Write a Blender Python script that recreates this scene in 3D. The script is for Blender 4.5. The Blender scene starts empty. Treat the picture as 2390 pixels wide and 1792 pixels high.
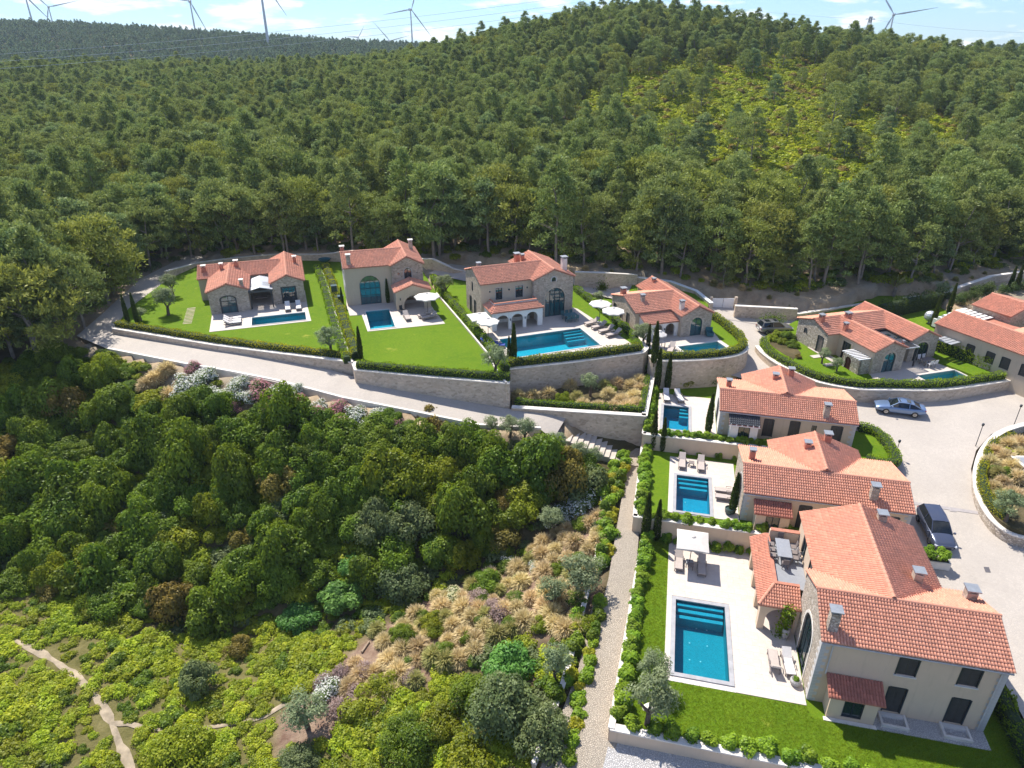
import bpy, bmesh, math, random
import numpy as np
from mathutils import Vector, Matrix
from mathutils.geometry import tessellate_polygon

S = bpy.context.scene
COL = S.collection
R = math.radians
PI = math.pi
random.seed(7)
RNG = np.random.default_rng(11)

# ------------------------------------------------------------------ camera, sky, sun, exposure
CAMZ, PITCH, FPX = 33.0, R(26.6), 1590.0
cam_d = bpy.data.cameras.new('camera')
cam = bpy.data.objects.new('camera', cam_d)
COL.objects.link(cam)
cam.location = (0, 0, CAMZ)
cam.rotation_euler = (R(90) - PITCH, 0, 0)
cam_d.sensor_width = 36
cam_d.lens = 36 * FPX / 2390
cam_d.clip_start = 0.5
cam_d.clip_end = 9000
S.camera = cam

SUN_EL, SUN_AZ = R(55), math.atan2(-0.547, 0.837)     # azimuth from +Y towards +X
world = bpy.data.worlds.new('World')
S.world = world
world.use_nodes = True
wt = world.node_tree
wt.nodes.clear()
w_out = wt.nodes.new('ShaderNodeOutputWorld')
w_bg = wt.nodes.new('ShaderNodeBackground')
w_sky = wt.nodes.new('ShaderNodeTexSky')
w_sky.sky_type = 'NISHITA'
w_sky.sun_disc = False
w_sky.sun_elevation = SUN_EL
w_sky.sun_rotation = SUN_AZ
w_sky.altitude = 200
w_sky.air_density = 1.0
w_sky.dust_density = 0.1
w_sky.ozone_density = 4.0
w_bg.inputs['Strength'].default_value = 0.105
w_tc = wt.nodes.new('ShaderNodeTexCoord')
w_map = wt.nodes.new('ShaderNodeMapping')
w_map.inputs['Scale'].default_value = (8.5, 8.5, 36)
w_map.inputs['Location'].default_value = (3.1, 0.4, 0.2)
w_noise = wt.nodes.new('ShaderNodeTexNoise')
w_noise.inputs['Scale'].default_value = 1.5
w_noise.inputs['Detail'].default_value = 8
w_noise.inputs['Roughness'].default_value = 0.55
w_ramp = wt.nodes.new('ShaderNodeValToRGB')
w_ramp.color_ramp.elements[0].position = 0.52
w_ramp.color_ramp.elements[1].position = 0.62
w_ramp.color_ramp.elements[1].color = (.85, .85, .85, 1)
w_mix = wt.nodes.new('ShaderNodeMix')
w_mix.data_type = 'RGBA'
w_mix.inputs[7].default_value = (8.6, 8.65, 8.7, 1)
wt.links.new(w_tc.outputs['Generated'], w_map.inputs['Vector'])
wt.links.new(w_map.outputs['Vector'], w_noise.inputs['Vector'])
wt.links.new(w_noise.outputs['Fac'], w_ramp.inputs['Fac'])
wt.links.new(w_ramp.outputs['Color'], w_mix.inputs[0])
w_mul = wt.nodes.new('ShaderNodeMix')
w_mul.data_type = 'RGBA'; w_mul.blend_type = 'MULTIPLY'; w_mul.inputs[0].default_value = 1
w_mul.inputs[7].default_value = (.58, .80, 1.12, 1)
wt.links.new(w_sky.outputs['Color'], w_mul.inputs[6])
wt.links.new(w_mul.outputs[2], w_mix.inputs[6])
wt.links.new(w_mix.outputs[2], w_bg.inputs['Color'])
wt.links.new(w_bg.outputs['Background'], w_out.inputs['Surface'])

sun_d = bpy.data.lights.new('sun', 'SUN')
sun = bpy.data.objects.new('sun', sun_d)
COL.objects.link(sun)
sun_d.energy = 5.0
sun_d.angle = R(0.53)
sun_d.color = (1.0, 0.945, 0.86)
sdir = Vector((math.sin(SUN_AZ) * math.cos(SUN_EL), math.cos(SUN_AZ) * math.cos(SUN_EL), math.sin(SUN_EL)))
sun.rotation_euler = (-sdir).to_track_quat('-Z', 'Y').to_euler()
sun.location = sdir * 150

S.view_settings.view_transform = 'Standard'
S.view_settings.look = 'None'
S.view_settings.gamma = 1
S.view_settings.use_curve_mapping = False
S.view_settings.exposure = 0.66
S.render.engine = 'CYCLES'
S.cycles.max_bounces = 7
S.cycles.diffuse_bounces = 3
S.cycles.glossy_bounces = 3
S.cycles.transparent_max_bounces = 10
S.cycles.volume_bounces = 0
S.cycles.use_denoising = True
S.cycles.sample_clamp_indirect = 6

# ------------------------------------------------------------------ photograph geometry
CP, SP = math.cos(PITCH), math.sin(PITCH)
def ray(px, py):
    u = (px - 1195) / FPX; v = (py - 896) / FPX
    return Vector((u, CP - v * SP, -SP - v * CP))
def P(px, py, z):
    d = ray(px, py); t = (z - CAMZ) / d.z
    return (d.x * t, d.y * t, z)
def PP(pts, z=None):
    if z is None: return [P(a, b, c) for a, b, c in pts]
    return [P(a, b, z) for a, b in pts]
def W(x, y, z):
    dz = z - CAMZ
    dep = y * CP - dz * SP
    return 1195 + FPX * x / dep, 896 - FPX * (y * SP + dz * CP) / dep

# ------------------------------------------------------------------ mesh helpers
def link_mesh(name, me, parent=None, loc=None, rz=0.0, kind=None):
    o = bpy.data.objects.new(name, me)
    COL.objects.link(o)
    if parent is not None: o.parent = parent
    if loc is not None: o.location = loc
    if rz: o.rotation_euler = (0, 0, rz)
    if kind: o['kind'] = kind
    return o
def tag(o, label, cat, group=None):
    o['label'] = label; o['category'] = cat
    if group: o['group'] = group
    return o
def empty(name, loc, label, cat, group=None, rz=0.0):
    o = bpy.data.objects.new(name, None)
    COL.objects.link(o)
    o.location = loc; o.rotation_euler = (0, 0, rz)
    o.empty_display_size = .3
    return tag(o, label, cat, group)
def copy_tree(o, parent=None):
    c = o.copy(); COL.objects.link(c)
    if parent is not None:
        c.parent = parent
    for ch in o.children: copy_tree(ch, c)
    return c

class MB:
    def __init__(s): s.v = []; s.f = []
    def add(s, vs, fs):
        b = len(s.v); s.v += [tuple(p) for p in vs]
        s.f += [tuple(b + i for i in f) for f in fs]
    def box(s, x0, x1, y0, y1, z0, z1):
        s.add([(x0,y0,z0),(x1,y0,z0),(x1,y1,z0),(x0,y1,z0),(x0,y0,z1),(x1,y0,z1),(x1,y1,z1),(x0,y1,z1)],
              [(0,3,2,1),(4,5,6,7),(0,1,5,4),(1,2,6,5),(2,3,7,6),(3,0,4,7)])
    def obox(s, c, ax, ay, az):
        c, ax, ay, az = Vector(c), Vector(ax), Vector(ay), Vector(az)
        vs = [c + i * ax + j * ay + k * az for k in (-1, 1) for i, j in ((-1,-1),(1,-1),(1,1),(-1,1))]
        s.add(vs, [(0,3,2,1),(4,5,6,7),(0,1,5,4),(1,2,6,5),(2,3,7,6),(3,0,4,7)])
    def bar(s, a, b, w, h=None, up=(0,0,1)):
        a, b = Vector(a), Vector(b); h = h or w
        d = (b - a); L = d.length; d.normalize()
        up = Vector(up)
        if abs(d.dot(up)) > .98: up = Vector((1, 0, 0))
        sx = d.cross(up).normalized(); sy = sx.cross(d)
        s.obox((a + b) / 2, d * L / 2, sx * w / 2, sy * h / 2)
    def cyl(s, a, b, r0, r1=None, n=8, cap=True):
        a, b = Vector(a), Vector(b); r1 = r0 if r1 is None else r1
        d = (b - a).normalized(); up = Vector((0,0,1)) if abs(d.z) < .95 else Vector((1,0,0))
        u = d.cross(up).normalized(); w = d.cross(u)
        vs = []
        for c, r in ((a, r0), (b, r1)):
            for i in range(n):
                t = 2 * PI * i / n; vs.append(c + u * (r * math.cos(t)) + w * (r * math.sin(t)))
        fs = [(i, (i+1) % n, n + (i+1) % n, n + i) for i in range(n)]
        if cap: fs += [tuple(range(n))[::-1], tuple(range(n, 2*n))]
        s.add(vs, fs)
    def lathe(s, prof, n=12, c=(0,0,0)):
        vs = []; fs = []
        for r, z in prof:
            for i in range(n):
                t = 2*PI*i/n; vs.append((c[0]+r*math.cos(t), c[1]+r*math.sin(t), c[2]+z))
        for k in range(len(prof)-1):
            for i in range(n):
                fs.append((k*n+i, k*n+(i+1)%n, (k+1)*n+(i+1)%n, (k+1)*n+i))
        s.add(vs, fs)
    def mesh(s, name, mat=None, smooth=False):
        me = bpy.data.meshes.new(name)
        me.from_pydata(s.v, [], s.f)
        if mat: me.materials.append(mat)
        if smooth: me.polygons.foreach_set('use_smooth', [True] * len(me.polygons))
        me.update()
        return me
    def build(s, name, mat, parent=None, kind=None, smooth=False, loc=None, rz=0.0):
        return link_mesh(name, s.mesh(name, mat, smooth), parent, loc, rz, kind)

def np_mesh(name, V, F, mat, tint=None, smooth=False):
    """V (n,3), F (m,k) of one face size"""
    V = np.asarray(V, dtype=np.float32); F = np.asarray(F, dtype=np.int32)
    me = bpy.data.meshes.new(name)
    m, k = F.shape
    me.vertices.add(len(V)); me.vertices.foreach_set('co', V.ravel())
    me.loops.add(m * k); me.loops.foreach_set('vertex_index', F.ravel())
    me.polygons.add(m)
    me.polygons.foreach_set('loop_start', np.arange(0, m * k, k, dtype=np.int32))
    if smooth: me.polygons.foreach_set('use_smooth', np.ones(m, dtype=bool))
    if mat: me.materials.append(mat)
    me.update(calc_edges=True)
    if tint is not None:
        a = me.attributes.new('tint', 'FLOAT', 'FACE')
        a.data.foreach_set('value', np.asarray(tint, dtype=np.float32))
    return me

# ------------------------------------------------------------------ materials
def nmat(name):
    m = bpy.data.materials.new(name); m.use_nodes = True
    nt = m.node_tree; nt.nodes.clear()
    out = nt.nodes.new('ShaderNodeOutputMaterial')
    b = nt.nodes.new('ShaderNodeBsdfPrincipled')
    nt.links.new(b.outputs[0], out.inputs['Surface'])
    return m, nt, b, out
def N(nt, typ, **kw):
    n = nt.nodes.new(typ)
    for k, v in kw.items():
        if k.startswith('i_'): n.inputs[k[2:]].default_value = v
        else: setattr(n, k, v)
    return n
def mixc(nt, fac, a, b, mode='MIX'):
    n = nt.nodes.new('ShaderNodeMix'); n.data_type = 'RGBA'; n.blend_type = mode
    for sock, val in ((0, fac), (6, a), (7, b)):
        if isinstance(val, bpy.types.NodeSocket): nt.links.new(val, n.inputs[sock])
        elif sock == 0: n.inputs[0].default_value = val
        else: n.inputs[sock].default_value = (*val, 1) if len(val) == 3 else val
    return n.outputs[2]
def ramp(nt, sock, p0, p1, c0=(0,0,0), c1=(1,1,1)):
    r = nt.nodes.new('ShaderNodeValToRGB')
    r.color_ramp.elements[0].position = p0; r.color_ramp.elements[1].position = p1
    r.color_ramp.elements[0].color = (*c0, 1); r.color_ramp.elements[1].color = (*c1, 1)
    nt.links.new(sock, r.inputs[0]); return r.outputs[0]
def coords(nt, which='Object', scale=(1,1,1)):
    t = nt.nodes.new('ShaderNodeTexCoord'); m = nt.nodes.new('ShaderNodeMapping')
    m.inputs['Scale'].default_value = scale
    nt.links.new(t.outputs[which], m.inputs[0]); return m.outputs[0]
def wpos(nt, scale=(1,1,1)):
    t = nt.nodes.new('ShaderNodeNewGeometry'); m = nt.nodes.new('ShaderNodeMapping')
    m.inputs['Scale'].default_value = scale
    nt.links.new(t.outputs['Position'], m.inputs[0]); return m.outputs[0]
def noise(nt, vec, scale, detail=4, rough=.55, dist=0):
    n = nt.nodes.new('ShaderNodeTexNoise')
    n.inputs['Scale'].default_value = scale; n.inputs['Detail'].default_value = detail
    n.inputs['Roughness'].default_value = rough; n.inputs['Distortion'].default_value = dist
    nt.links.new(vec, n.inputs['Vector']); return n.outputs['Fac']
def voro(nt, vec, scale, feature='F1', out='Color'):
    n = nt.nodes.new('ShaderNodeTexVoronoi'); n.feature = feature
    n.inputs['Scale'].default_value = scale
    nt.links.new(vec, n.inputs['Vector']); return n.outputs[out]
def bump(nt, b, h, strength=.5, dist=.05):
    n = nt.nodes.new('ShaderNodeBump')
    n.inputs['Strength'].default_value = strength; n.inputs['Distance'].default_value = dist
    nt.links.new(h, n.inputs['Height']); nt.links.new(n.outputs[0], b.inputs['Normal'])
def attr(nt, name, out='Fac'):
    n = nt.nodes.new('ShaderNodeAttribute'); n.attribute_name = name; return n.outputs[out]
def link(nt, a, b): nt.links.new(a, b)

def mat_flat(name, c, rough=.6, metal=0, var=.12, scale=3.0, bmp=.15):
    m, nt, b, o = nmat(name)
    v = coords(nt)
    n1 = noise(nt, v, scale, 5)
    f = ramp(nt, n1, .3, .7)
    col = mixc(nt, f, tuple(x * (1 - var) for x in c), tuple(min(1, x * (1 + var)) for x in c))
    link(nt, col, b.inputs['Base Color'])
    b.inputs['Roughness'].default_value = rough; b.inputs['Metallic'].default_value = metal
    if bmp: bump(nt, b, noise(nt, v, scale * 12, 3), bmp, .01)
    return m
def mat_plaster(name, c):
    m, nt, b, o = nmat(name)
    v = coords(nt)
    f = ramp(nt, noise(nt, v, .6, 5, .6), .3, .75)
    col = mixc(nt, f, tuple(x * .9 for x in c), c)
    st = ramp(nt, noise(nt, coords(nt, scale=(2.5, 2.5, .35)), 1.3, 5), .55, .8)
    col = mixc(nt, st, col, tuple(x * .82 for x in c))
    link(nt, col, b.inputs['Base Color']); b.inputs['Roughness'].default_value = .9
    bump(nt, b, noise(nt, v, 30, 3), .15, .01)
    return m
def mat_stone(name, c0, c1, mortar, scale=3.2, edge=.06, squash=1.5, bstr=.8):
    m, nt, b, o = nmat(name)
    t = nt.nodes.new('ShaderNodeTexCoord')
    nz = nt.nodes.new('ShaderNodeTexNoise'); nz.inputs['Scale'].default_value = 1.7
    link(nt, t.outputs['Object'], nz.inputs['Vector'])
    vm = nt.nodes.new('ShaderNodeVectorMath'); vm.operation = 'MULTIPLY_ADD'
    link(nt, nz.outputs['Color'], vm.inputs[0]); vm.inputs[1].default_value = (.12,.12,.12)
    link(nt, t.outputs['Object'], vm.inputs[2])
    mp = nt.nodes.new('ShaderNodeMapping'); mp.inputs['Scale'].default_value = (1, 1, squash)
    link(nt, vm.outputs[0], mp.inputs[0]); v = mp.outputs[0]
    cell = voro(nt, v, scale); d = voro(nt, v, scale, 'DISTANCE_TO_EDGE', 'Distance')
    sep = nt.nodes.new('ShaderNodeSeparateColor'); link(nt, cell, sep.inputs[0])
    col = mixc(nt, sep.outputs[0], c0, c1)
    col = mixc(nt, ramp(nt, sep.outputs[1], .75, .95), col, tuple(x * .86 for x in c0))
    big = ramp(nt, noise(nt, t.outputs['Object'], .45, 4), .35, .7, (.82,.82,.82), (1.08,1.06,1.04))
    col = mixc(nt, 1.0, col, big, 'MULTIPLY')
    e = ramp(nt, d, edge * .35, edge)
    col = mixc(nt, e, mortar, col)
    link(nt, col, b.inputs['Base Color']); b.inputs['Roughness'].default_value = .92
    h = mixc(nt, .35, e, noise(nt, v, 9, 3)); bump(nt, b, h, bstr, .04)
    return m
def mat_leaf(name, c1, c2, trans=.3, hv=.25, rough=.5):
    m, nt, b, o = nmat(name); nt.nodes.remove(b)
    t = attr(nt, 'tint')
    col = mixc(nt, t, c1, c2)
    oi = nt.nodes.new('ShaderNodeObjectInfo')
    hs = nt.nodes.new('ShaderNodeHueSaturation')
    mr = nt.nodes.new('ShaderNodeMapRange'); link(nt, oi.outputs['Random'], mr.inputs[0])
    mr.inputs[3].default_value = 1 - hv; mr.inputs[4].default_value = 1 + hv
    link(nt, mr.outputs[0], hs.inputs['Value'])
    ml = nt.nodes.new('ShaderNodeMath'); ml.operation = 'MULTIPLY'; link(nt, oi.outputs['Random'], ml.inputs[0]); ml.inputs[1].default_value = 7.31
    fr = nt.nodes.new('ShaderNodeMath'); fr.operation = 'FRACT'; link(nt, ml.outputs[0], fr.inputs[0])
    m2 = nt.nodes.new('ShaderNodeMapRange'); link(nt, fr.outputs[0], m2.inputs[0])
    m2.inputs[3].default_value = .5 - .014; m2.inputs[4].default_value = .5 + .01
    link(nt, m2.outputs[0], hs.inputs['Hue']); link(nt, col, hs.inputs['Color'])
    d = nt.nodes.new('ShaderNodeBsdfDiffuse'); tr = nt.nodes.new('ShaderNodeBsdfTranslucent')
    g = nt.nodes.new('ShaderNodeBsdfGlossy'); g.inputs['Roughness'].default_value = rough
    g.inputs['Color'].default_value = (.8, .85, .8, 1)
    link(nt, hs.outputs[0], d.inputs[0]); 
    tc = mixc(nt, .35, hs.outputs[0], (.30, .34, .02)); tcm = mixc(nt, .5, hs.outputs[0], tc)
    link(nt, tcm, tr.inputs[0])
    x = nt.nodes.new('ShaderNodeMixShader'); x.inputs[0].default_value = min(.5, trans + .1)
    link(nt, d.outputs[0], x.inputs[1]); link(nt, tr.outputs[0], x.inputs[2])
    y = nt.nodes.new('ShaderNodeMixShader'); y.inputs[0].default_value = .018
    link(nt, x.outputs[0], y.inputs[1]); link(nt, g.outputs[0], y.inputs[2])
    link(nt, y.outputs[0], o.inputs['Surface'])
    return m
def mat_tile(name, c):
    m, nt, b, o = nmat(name)
    t = attr(nt, 'tint')
    col = mixc(nt, t, tuple(x * .80 for x in c), tuple(min(1, x * 1.16) for x in c))
    w = ramp(nt, noise(nt, coords(nt), .8, 5, .6), .45, .8)
    col = mixc(nt, w, col, (c[0] * .8, c[1] * .85, c[2] * .9))
    link(nt, col, b.inputs['Base Color']); b.inputs['Roughness'].default_value = .8
    b.inputs['Specular IOR Level'].default_value = .25
    return m
def mat_glass(name, c, rough=.03, ior=2.1):
    m, nt, b, o = nmat(name)
    b.inputs['Base Color'].default_value = (*c, 1); b.inputs['Roughness'].default_value = rough
    b.inputs['IOR'].default_value = ior
    bump(nt, b, noise(nt, coords(nt), .9, 2), .02, .05)
    return m
def mat_water(name, tint=(.42, .82, .9)):
    m, nt, b, o = nmat(name); nt.nodes.remove(b)
    tr = nt.nodes.new('ShaderNodeBsdfTransparent'); tr.inputs[0].default_value = (*tint, 1)
    g = nt.nodes.new('ShaderNodeBsdfGlossy'); g.inputs['Roughness'].default_value = .02
    bn = nt.nodes.new('ShaderNodeBump'); bn.inputs['Strength'].default_value = .3; bn.inputs['Distance'].default_value = .05
    link(nt, noise(nt, wpos(nt, (1, 1, 1)), 2.6, 4, .6, .4), bn.inputs['Height'])
    link(nt, bn.outputs[0], g.inputs['Normal'])
    fr = nt.nodes.new('ShaderNodeFresnel'); fr.inputs['IOR'].default_value = 1.33
    link(nt, bn.outputs[0], fr.inputs['Normal'])
    x = nt.nodes.new('ShaderNodeMixShader')
    link(nt, fr.outputs[0], x.inputs[0]); link(nt, tr.outputs[0], x.inputs[1]); link(nt, g.outputs[0], x.inputs[2])
    link(nt, x.outputs[0], o.inputs['Surface'])
    return m
def mat_pooltile(name, c):
    m, nt, b, o = nmat(name)
    v = wpos(nt)
    f = ramp(nt, noise(nt, v, 1.4, 5, .7, 1.2), .35, .7)
    col = mixc(nt, f, tuple(x * .86 for x in c), tuple(x * 1.12 for x in c))
    ca = voro(nt, v, 1.6, 'DISTANCE_TO_EDGE', 'Distance')
    col = mixc(nt, ramp(nt, noise(nt, v, 14, 2), .45, .62), col, tuple(x * .8 for x in c))
    link(nt, col, b.inputs['Base Color']); b.inputs['Roughness'].default_value = .5
    return m
def mat_lawn(name):
    m, nt, b, o = nmat(name)
    v = wpos(nt)
    a = ramp(nt, noise(nt, v, .22, 5, .6, .5), .3, .72)
    c = mixc(nt, a, (.10, .19, .008), (.20, .30, .014))
    f = ramp(nt, noise(nt, v, 1.6, 6, .72), .40, .72)
    c = mixc(nt, f, c, (.205, .275, .018))
    s = ramp(nt, noise(nt, wpos(nt, (3.5, 22, 5)), 1.2, 5, .75, .4), .38, .68)
    c = mixc(nt, s, c, (.066, .132, .007))
    g = ramp(nt, noise(nt, v, 34, 3, .8), .35, .68)
    c = mixc(nt, g, mixc(nt, .4, c, (.06, .13, .004)), c)
    d = ramp(nt, noise(nt, v, .55, 4, .6), .66, .80)
    c = mixc(nt, d, c, (.31, .31, .05))
    link(nt, c, b.inputs['Base Color']); b.inputs['Roughness'].default_value = .9
    b.inputs['Specular IOR Level'].default_value = .1
    bump(nt, b, noise(nt, v, 22, 4, .8), .9, .06)
    return m
def mat_road(name, c, cob=0.0):
    m, nt, b, o = nmat(name)
    v = wpos(nt)
    a = ramp(nt, noise(nt, v, .18, 6, .6, .4), .3, .75)
    col = mixc(nt, a, tuple(x * .80 for x in c), tuple(x * 1.06 for x in c))
    col = mixc(nt, ramp(nt, noise(nt, wpos(nt, (.6, .12, 1)), 1.1, 5, .65, 1.5), .55, .8), col, tuple(x * .8 for x in c))
    d = voro(nt, v, 5.5 if not cob else cob, 'DISTANCE_TO_EDGE', 'Distance')
    e = ramp(nt, d, .02, .1 if not cob else .16)
    dk = tuple(x * (.86 if not cob else .58) for x in c)
    cell = voro(nt, v, 5.5 if not cob else cob)
    sp = nt.nodes.new('ShaderNodeSeparateColor'); link(nt, cell, sp.inputs[0])
    col = mixc(nt, ramp(nt, sp.outputs[0], 0, 1, (.82,.82,.82), (1.1,1.1,1.1)), (0,0,0), col) if False else mixc(nt, 1.0, col, ramp(nt, sp.outputs[0], 0, 1, (.94,.94,.94), (1.04,1.035,1.03)), 'MULTIPLY')
    col = mixc(nt, e, dk, col)
    link(nt, col, b.inputs['Base Color']); b.inputs['Roughness'].default_value = .85
    bump(nt, b, e, .35 if not cob else .8, .02 if not cob else .04)
    return m
def mat_terrain():
    m, nt, b, o = nmat('earth')
    v = wpos(nt)
    dry = mixc(nt, ramp(nt, noise(nt, v, .5, 6, .65), .35, .7), (.32, .235, .15), (.50, .395, .265))
    dry = mixc(nt, ramp(nt, noise(nt, v, .13, 4), .5, .65), dry, (.29, .26, .205))
    dry = mixc(nt, ramp(nt, noise(nt, v, 2.2, 5, .7), .62, .72), dry, (.12, .13, .035))
    flo = mixc(nt, ramp(nt, noise(nt, v, .6, 5), .4, .7), (.075, .065, .032), (.14, .11, .06))
    mea = mixc(nt, ramp(nt, noise(nt, v, .9, 6, .75), .3, .7), (.10, .095, .03), (.21, .18, .075))
    mul = mixc(nt, ramp(nt, noise(nt, v, 1.2, 6, .7), .35, .7), (.17, .105, .075), (.34, .25, .18))
    z = attr(nt, 'zone', 'Color')
    sp = nt.nodes.new('ShaderNodeSeparateColor'); link(nt, z, sp.inputs[0])
    c = mixc(nt, sp.outputs[0], flo, dry)
    c = mixc(nt, sp.outputs[1], c, mea)
    c = mixc(nt, sp.outputs[2], c, mul)
    link(nt, c, b.inputs['Base Color']); b.inputs['Roughness'].default_value = 1
    b.inputs['Specular IOR Level'].default_value = .05
    bump(nt, b, noise(nt, v, 3.5, 6, .75), .8, .15)
    return m

M = {}
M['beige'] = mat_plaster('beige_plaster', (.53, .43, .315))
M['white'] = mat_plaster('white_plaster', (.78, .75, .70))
M['cream'] = mat_plaster('cream_render', (.66, .505, .36))
M['stone'] = mat_stone('rubble_stone', (.38, .305, .235), (.58, .48, .38), (.43, .36, .29), 4.2, .07)
M['stone_pale'] = mat_stone('pale_rubble_stone', (.42, .35, .27), (.70, .62, .52), (.30, .24, .19), 4.2, .1)
M['retain'] = mat_stone('retaining_stone', (.52, .41, .305), (.66, .545, .42), (.54, .445, .345), 3.0, .05, 1.7, .5)
M['coping'] = mat_flat('coping_stone', (.66, .61, .54), .8, var=.14, scale=1.5)
M['quoin'] = mat_flat('grey_quoin_stone', (.50, .48, .46), .85, var=.15, scale=2)
M['tile'] = mat_tile('terracotta_tile', (.69, .32, .212))
M['tile_old'] = mat_tile('weathered_red_tile', (.42, .16, .11))
M['roof_edge'] = mat_flat('terracotta_edge', (.42, .17, .11), .85, var=.2)
M['deck'] = mat_flat('pale_travertine', (.50, .44, .38), .7, var=.06, scale=.8, bmp=.05)
def mat_slab():
    m, nt, b, o = nmat('travertine_slab')
    oi = nt.nodes.new('ShaderNodeObjectInfo')
    c = mixc(nt, oi.outputs['Random'], (.495, .43, .37), (.535, .47, .41))
    c = mixc(nt, ramp(nt, noise(nt, coords(nt), 2.5, 6, .7), .45, .8), c, (.60, .53, .46))
    link(nt, c, b.inputs['Base Color']); b.inputs['Roughness'].default_value = .7
    return m
M['slab'] = mat_slab()
M['pool_edge'] = mat_flat('grey_pool_stone', (.33, .325, .33), .55, var=.15, scale=2)
M['pool_edge_pale'] = mat_flat('pale_pool_stone', (.58, .53, .49), .65, var=.08, scale=2)
M['pool'] = mat_pooltile('turquoise_pool_tile', (.008, .30, .345))
M['pool_pale'] = mat_pooltile('light_turquoise_pool_tile', (.02, .46, .53))
M['pool_blue'] = mat_pooltile('blue_pool_tile', (.010, .335, .44))
M['pool_step'] = mat_pooltile('pale_pool_step', (.024, .355, .425))
M['water'] = mat_water('pool_water', (.40, .80, .90))
M['lawn'] = mat_lawn('lawn_grass')
M['road'] = mat_road('pale_stone_paving', (.455, .405, .35))
M['cobble'] = mat_road('cobble_paving', (.51, .435, .34), 10.0)
M['gravel'] = mat_road('pale_pebbles', (.58, .56, .54), 9.0)
M['earth'] = mat_terrain()
M['glass'] = mat_glass('dark_window_glass', (.012, .03, .035))
M['glass_teal'] = mat_glass('teal_window_glass', (.012, .075, .085))
M['frame'] = mat_flat('dark_frame_metal', (.035, .045, .055), .4, .3, .1)
M['frame_teal'] = mat_flat('teal_frame_paint', (.02, .06, .075), .45, 0, .1)
M['shutter'] = mat_flat('dark_shutter_paint', (.055, .05, .047), .6, 0, .15, bmp=.1)
M['reddoor'] = mat_flat('dark_red_door_paint', (.10, .022, .02), .5, 0, .2)
M['interior'] = mat_flat('interior_wall', (.22, .19, .16), .9)
M['zinc'] = mat_flat('pale_zinc_sheet', (.50, .52, .55), .45, .5, .08)
M['darkmetal'] = mat_flat('dark_roof_metal', (.06, .065, .075), .45, .4, .12)
M['whitepaint'] = mat_flat('white_paint', (.78, .78, .77), .55, 0, .05)
M['canvas'] = mat_flat('white_canvas', (.62, .585, .53), .9, 0, .04)
M['canvas_taupe'] = mat_flat('taupe_canvas', (.56, .52, .47), .9, 0, .05)
M['cushion'] = mat_flat('taupe_cushion', (.42, .36, .32), .9, 0, .08)
M['cushion_pale'] = mat_flat('pale_cushion', (.62, .59, .57), .9, 0, .06)
M['cushion_blue'] = mat_flat('blue_towel', (.05, .08, .32), .9, 0, .2)
M['teal_furn'] = mat_flat('teal_garden_paint', (.03, .12, .14), .5, 0, .15)
M['furn'] = mat_flat('taupe_furniture_frame', (.20, .165, .15), .6, .1, .1)
M['greytop'] = mat_flat('grey_table_top', (.26, .27, .29), .4, 0, .06)
M['bark'] = mat_flat('bark', (.13, .095, .07), .95, 0, .3, 2, .6)
M['bark_pale'] = mat_flat('pale_bark', (.24, .20, .165), .95, 0, .3, 2, .6)
M['rubber'] = mat_flat('tyre_rubber', (.012, .012, .013), .8)
M['rim'] = mat_flat('wheel_alloy', (.42, .41, .40), .3, .9, .05)
M['lamp_red'] = mat_flat('tail_lamp', (.25, .015, .015), .2)
M['lamp_clear'] = mat_flat('head_lamp', (.6, .62, .66), .1, .3)
M['carglass'] = mat_glass('car_glass', (.01, .014, .018), .03, 1.6)
def mat_paint(name, c, metal=.55):
    m, nt, b, o = nmat(name)
    col = mixc(nt, ramp(nt, noise(nt, coords(nt), 40, 2), .3, .7), tuple(x * .95 for x in c), c)
    link(nt, col, b.inputs['Base Color']); b.inputs['Metallic'].default_value = metal
    b.inputs['Roughness'].default_value = .32; b.inputs['Coat Weight'].default_value = .8; b.inputs['Coat Roughness'].default_value = .05
    return m
M['tower'] = mat_flat('turbine_white', (.55, .57, .60), .4, 0, .03)
M['steel'] = mat_flat('galvanised_steel', (.28, .30, .32), .5, .4, .1)
M['wire'] = mat_flat('bright_wire', (.72, .74, .76), .35, .3, .03)
M['pot'] = mat_flat('dark_green_glaze', (.03, .06, .05), .4, 0, .2)
M['pot_grey'] = mat_flat('grey_stone_pot', (.38, .36, .34), .8, 0, .15)
M['grate'] = mat_flat('iron_grate', (.13, .12, .13), .7, .3, .2)
M['log'] = mat_flat('dry_timber', (.30, .22, .15), .9, 0, .25)
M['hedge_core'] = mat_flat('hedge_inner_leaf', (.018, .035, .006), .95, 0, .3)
# leaves
M['pine'] = mat_leaf('pine_needles', (0.13, 0.178, 0.045), (0.335, 0.4, 0.11), .28, .1)
M['pine_b'] = mat_leaf('bluish_pine_needles', (0.11, 0.168, 0.06), (0.28, 0.365, 0.13), .28, .1)
M['pine_y'] = mat_leaf('yellowish_pine_needles', (0.165, 0.2, 0.035), (0.385, 0.41, 0.08), .28, .1)
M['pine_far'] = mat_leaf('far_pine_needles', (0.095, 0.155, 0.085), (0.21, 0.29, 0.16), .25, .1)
M['pine_rust'] = mat_leaf('dying_pine_needles', (0.22, 0.13, 0.05), (0.34, 0.2, 0.09), .25, .2)
M['maq'] = mat_leaf('maquis_leaves', (0.055, 0.11, 0.006), (0.205, 0.29, 0.014), .3, .1)
M['maq_y'] = mat_leaf('yellow_green_leaves', (0.125, 0.17, 0.005), (0.34, 0.375, 0.015), .33, .2)
M['maq_b'] = mat_leaf('brownish_leaves', (0.13, 0.105, 0.02), (0.28, 0.215, 0.035), .25, .1)
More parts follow.
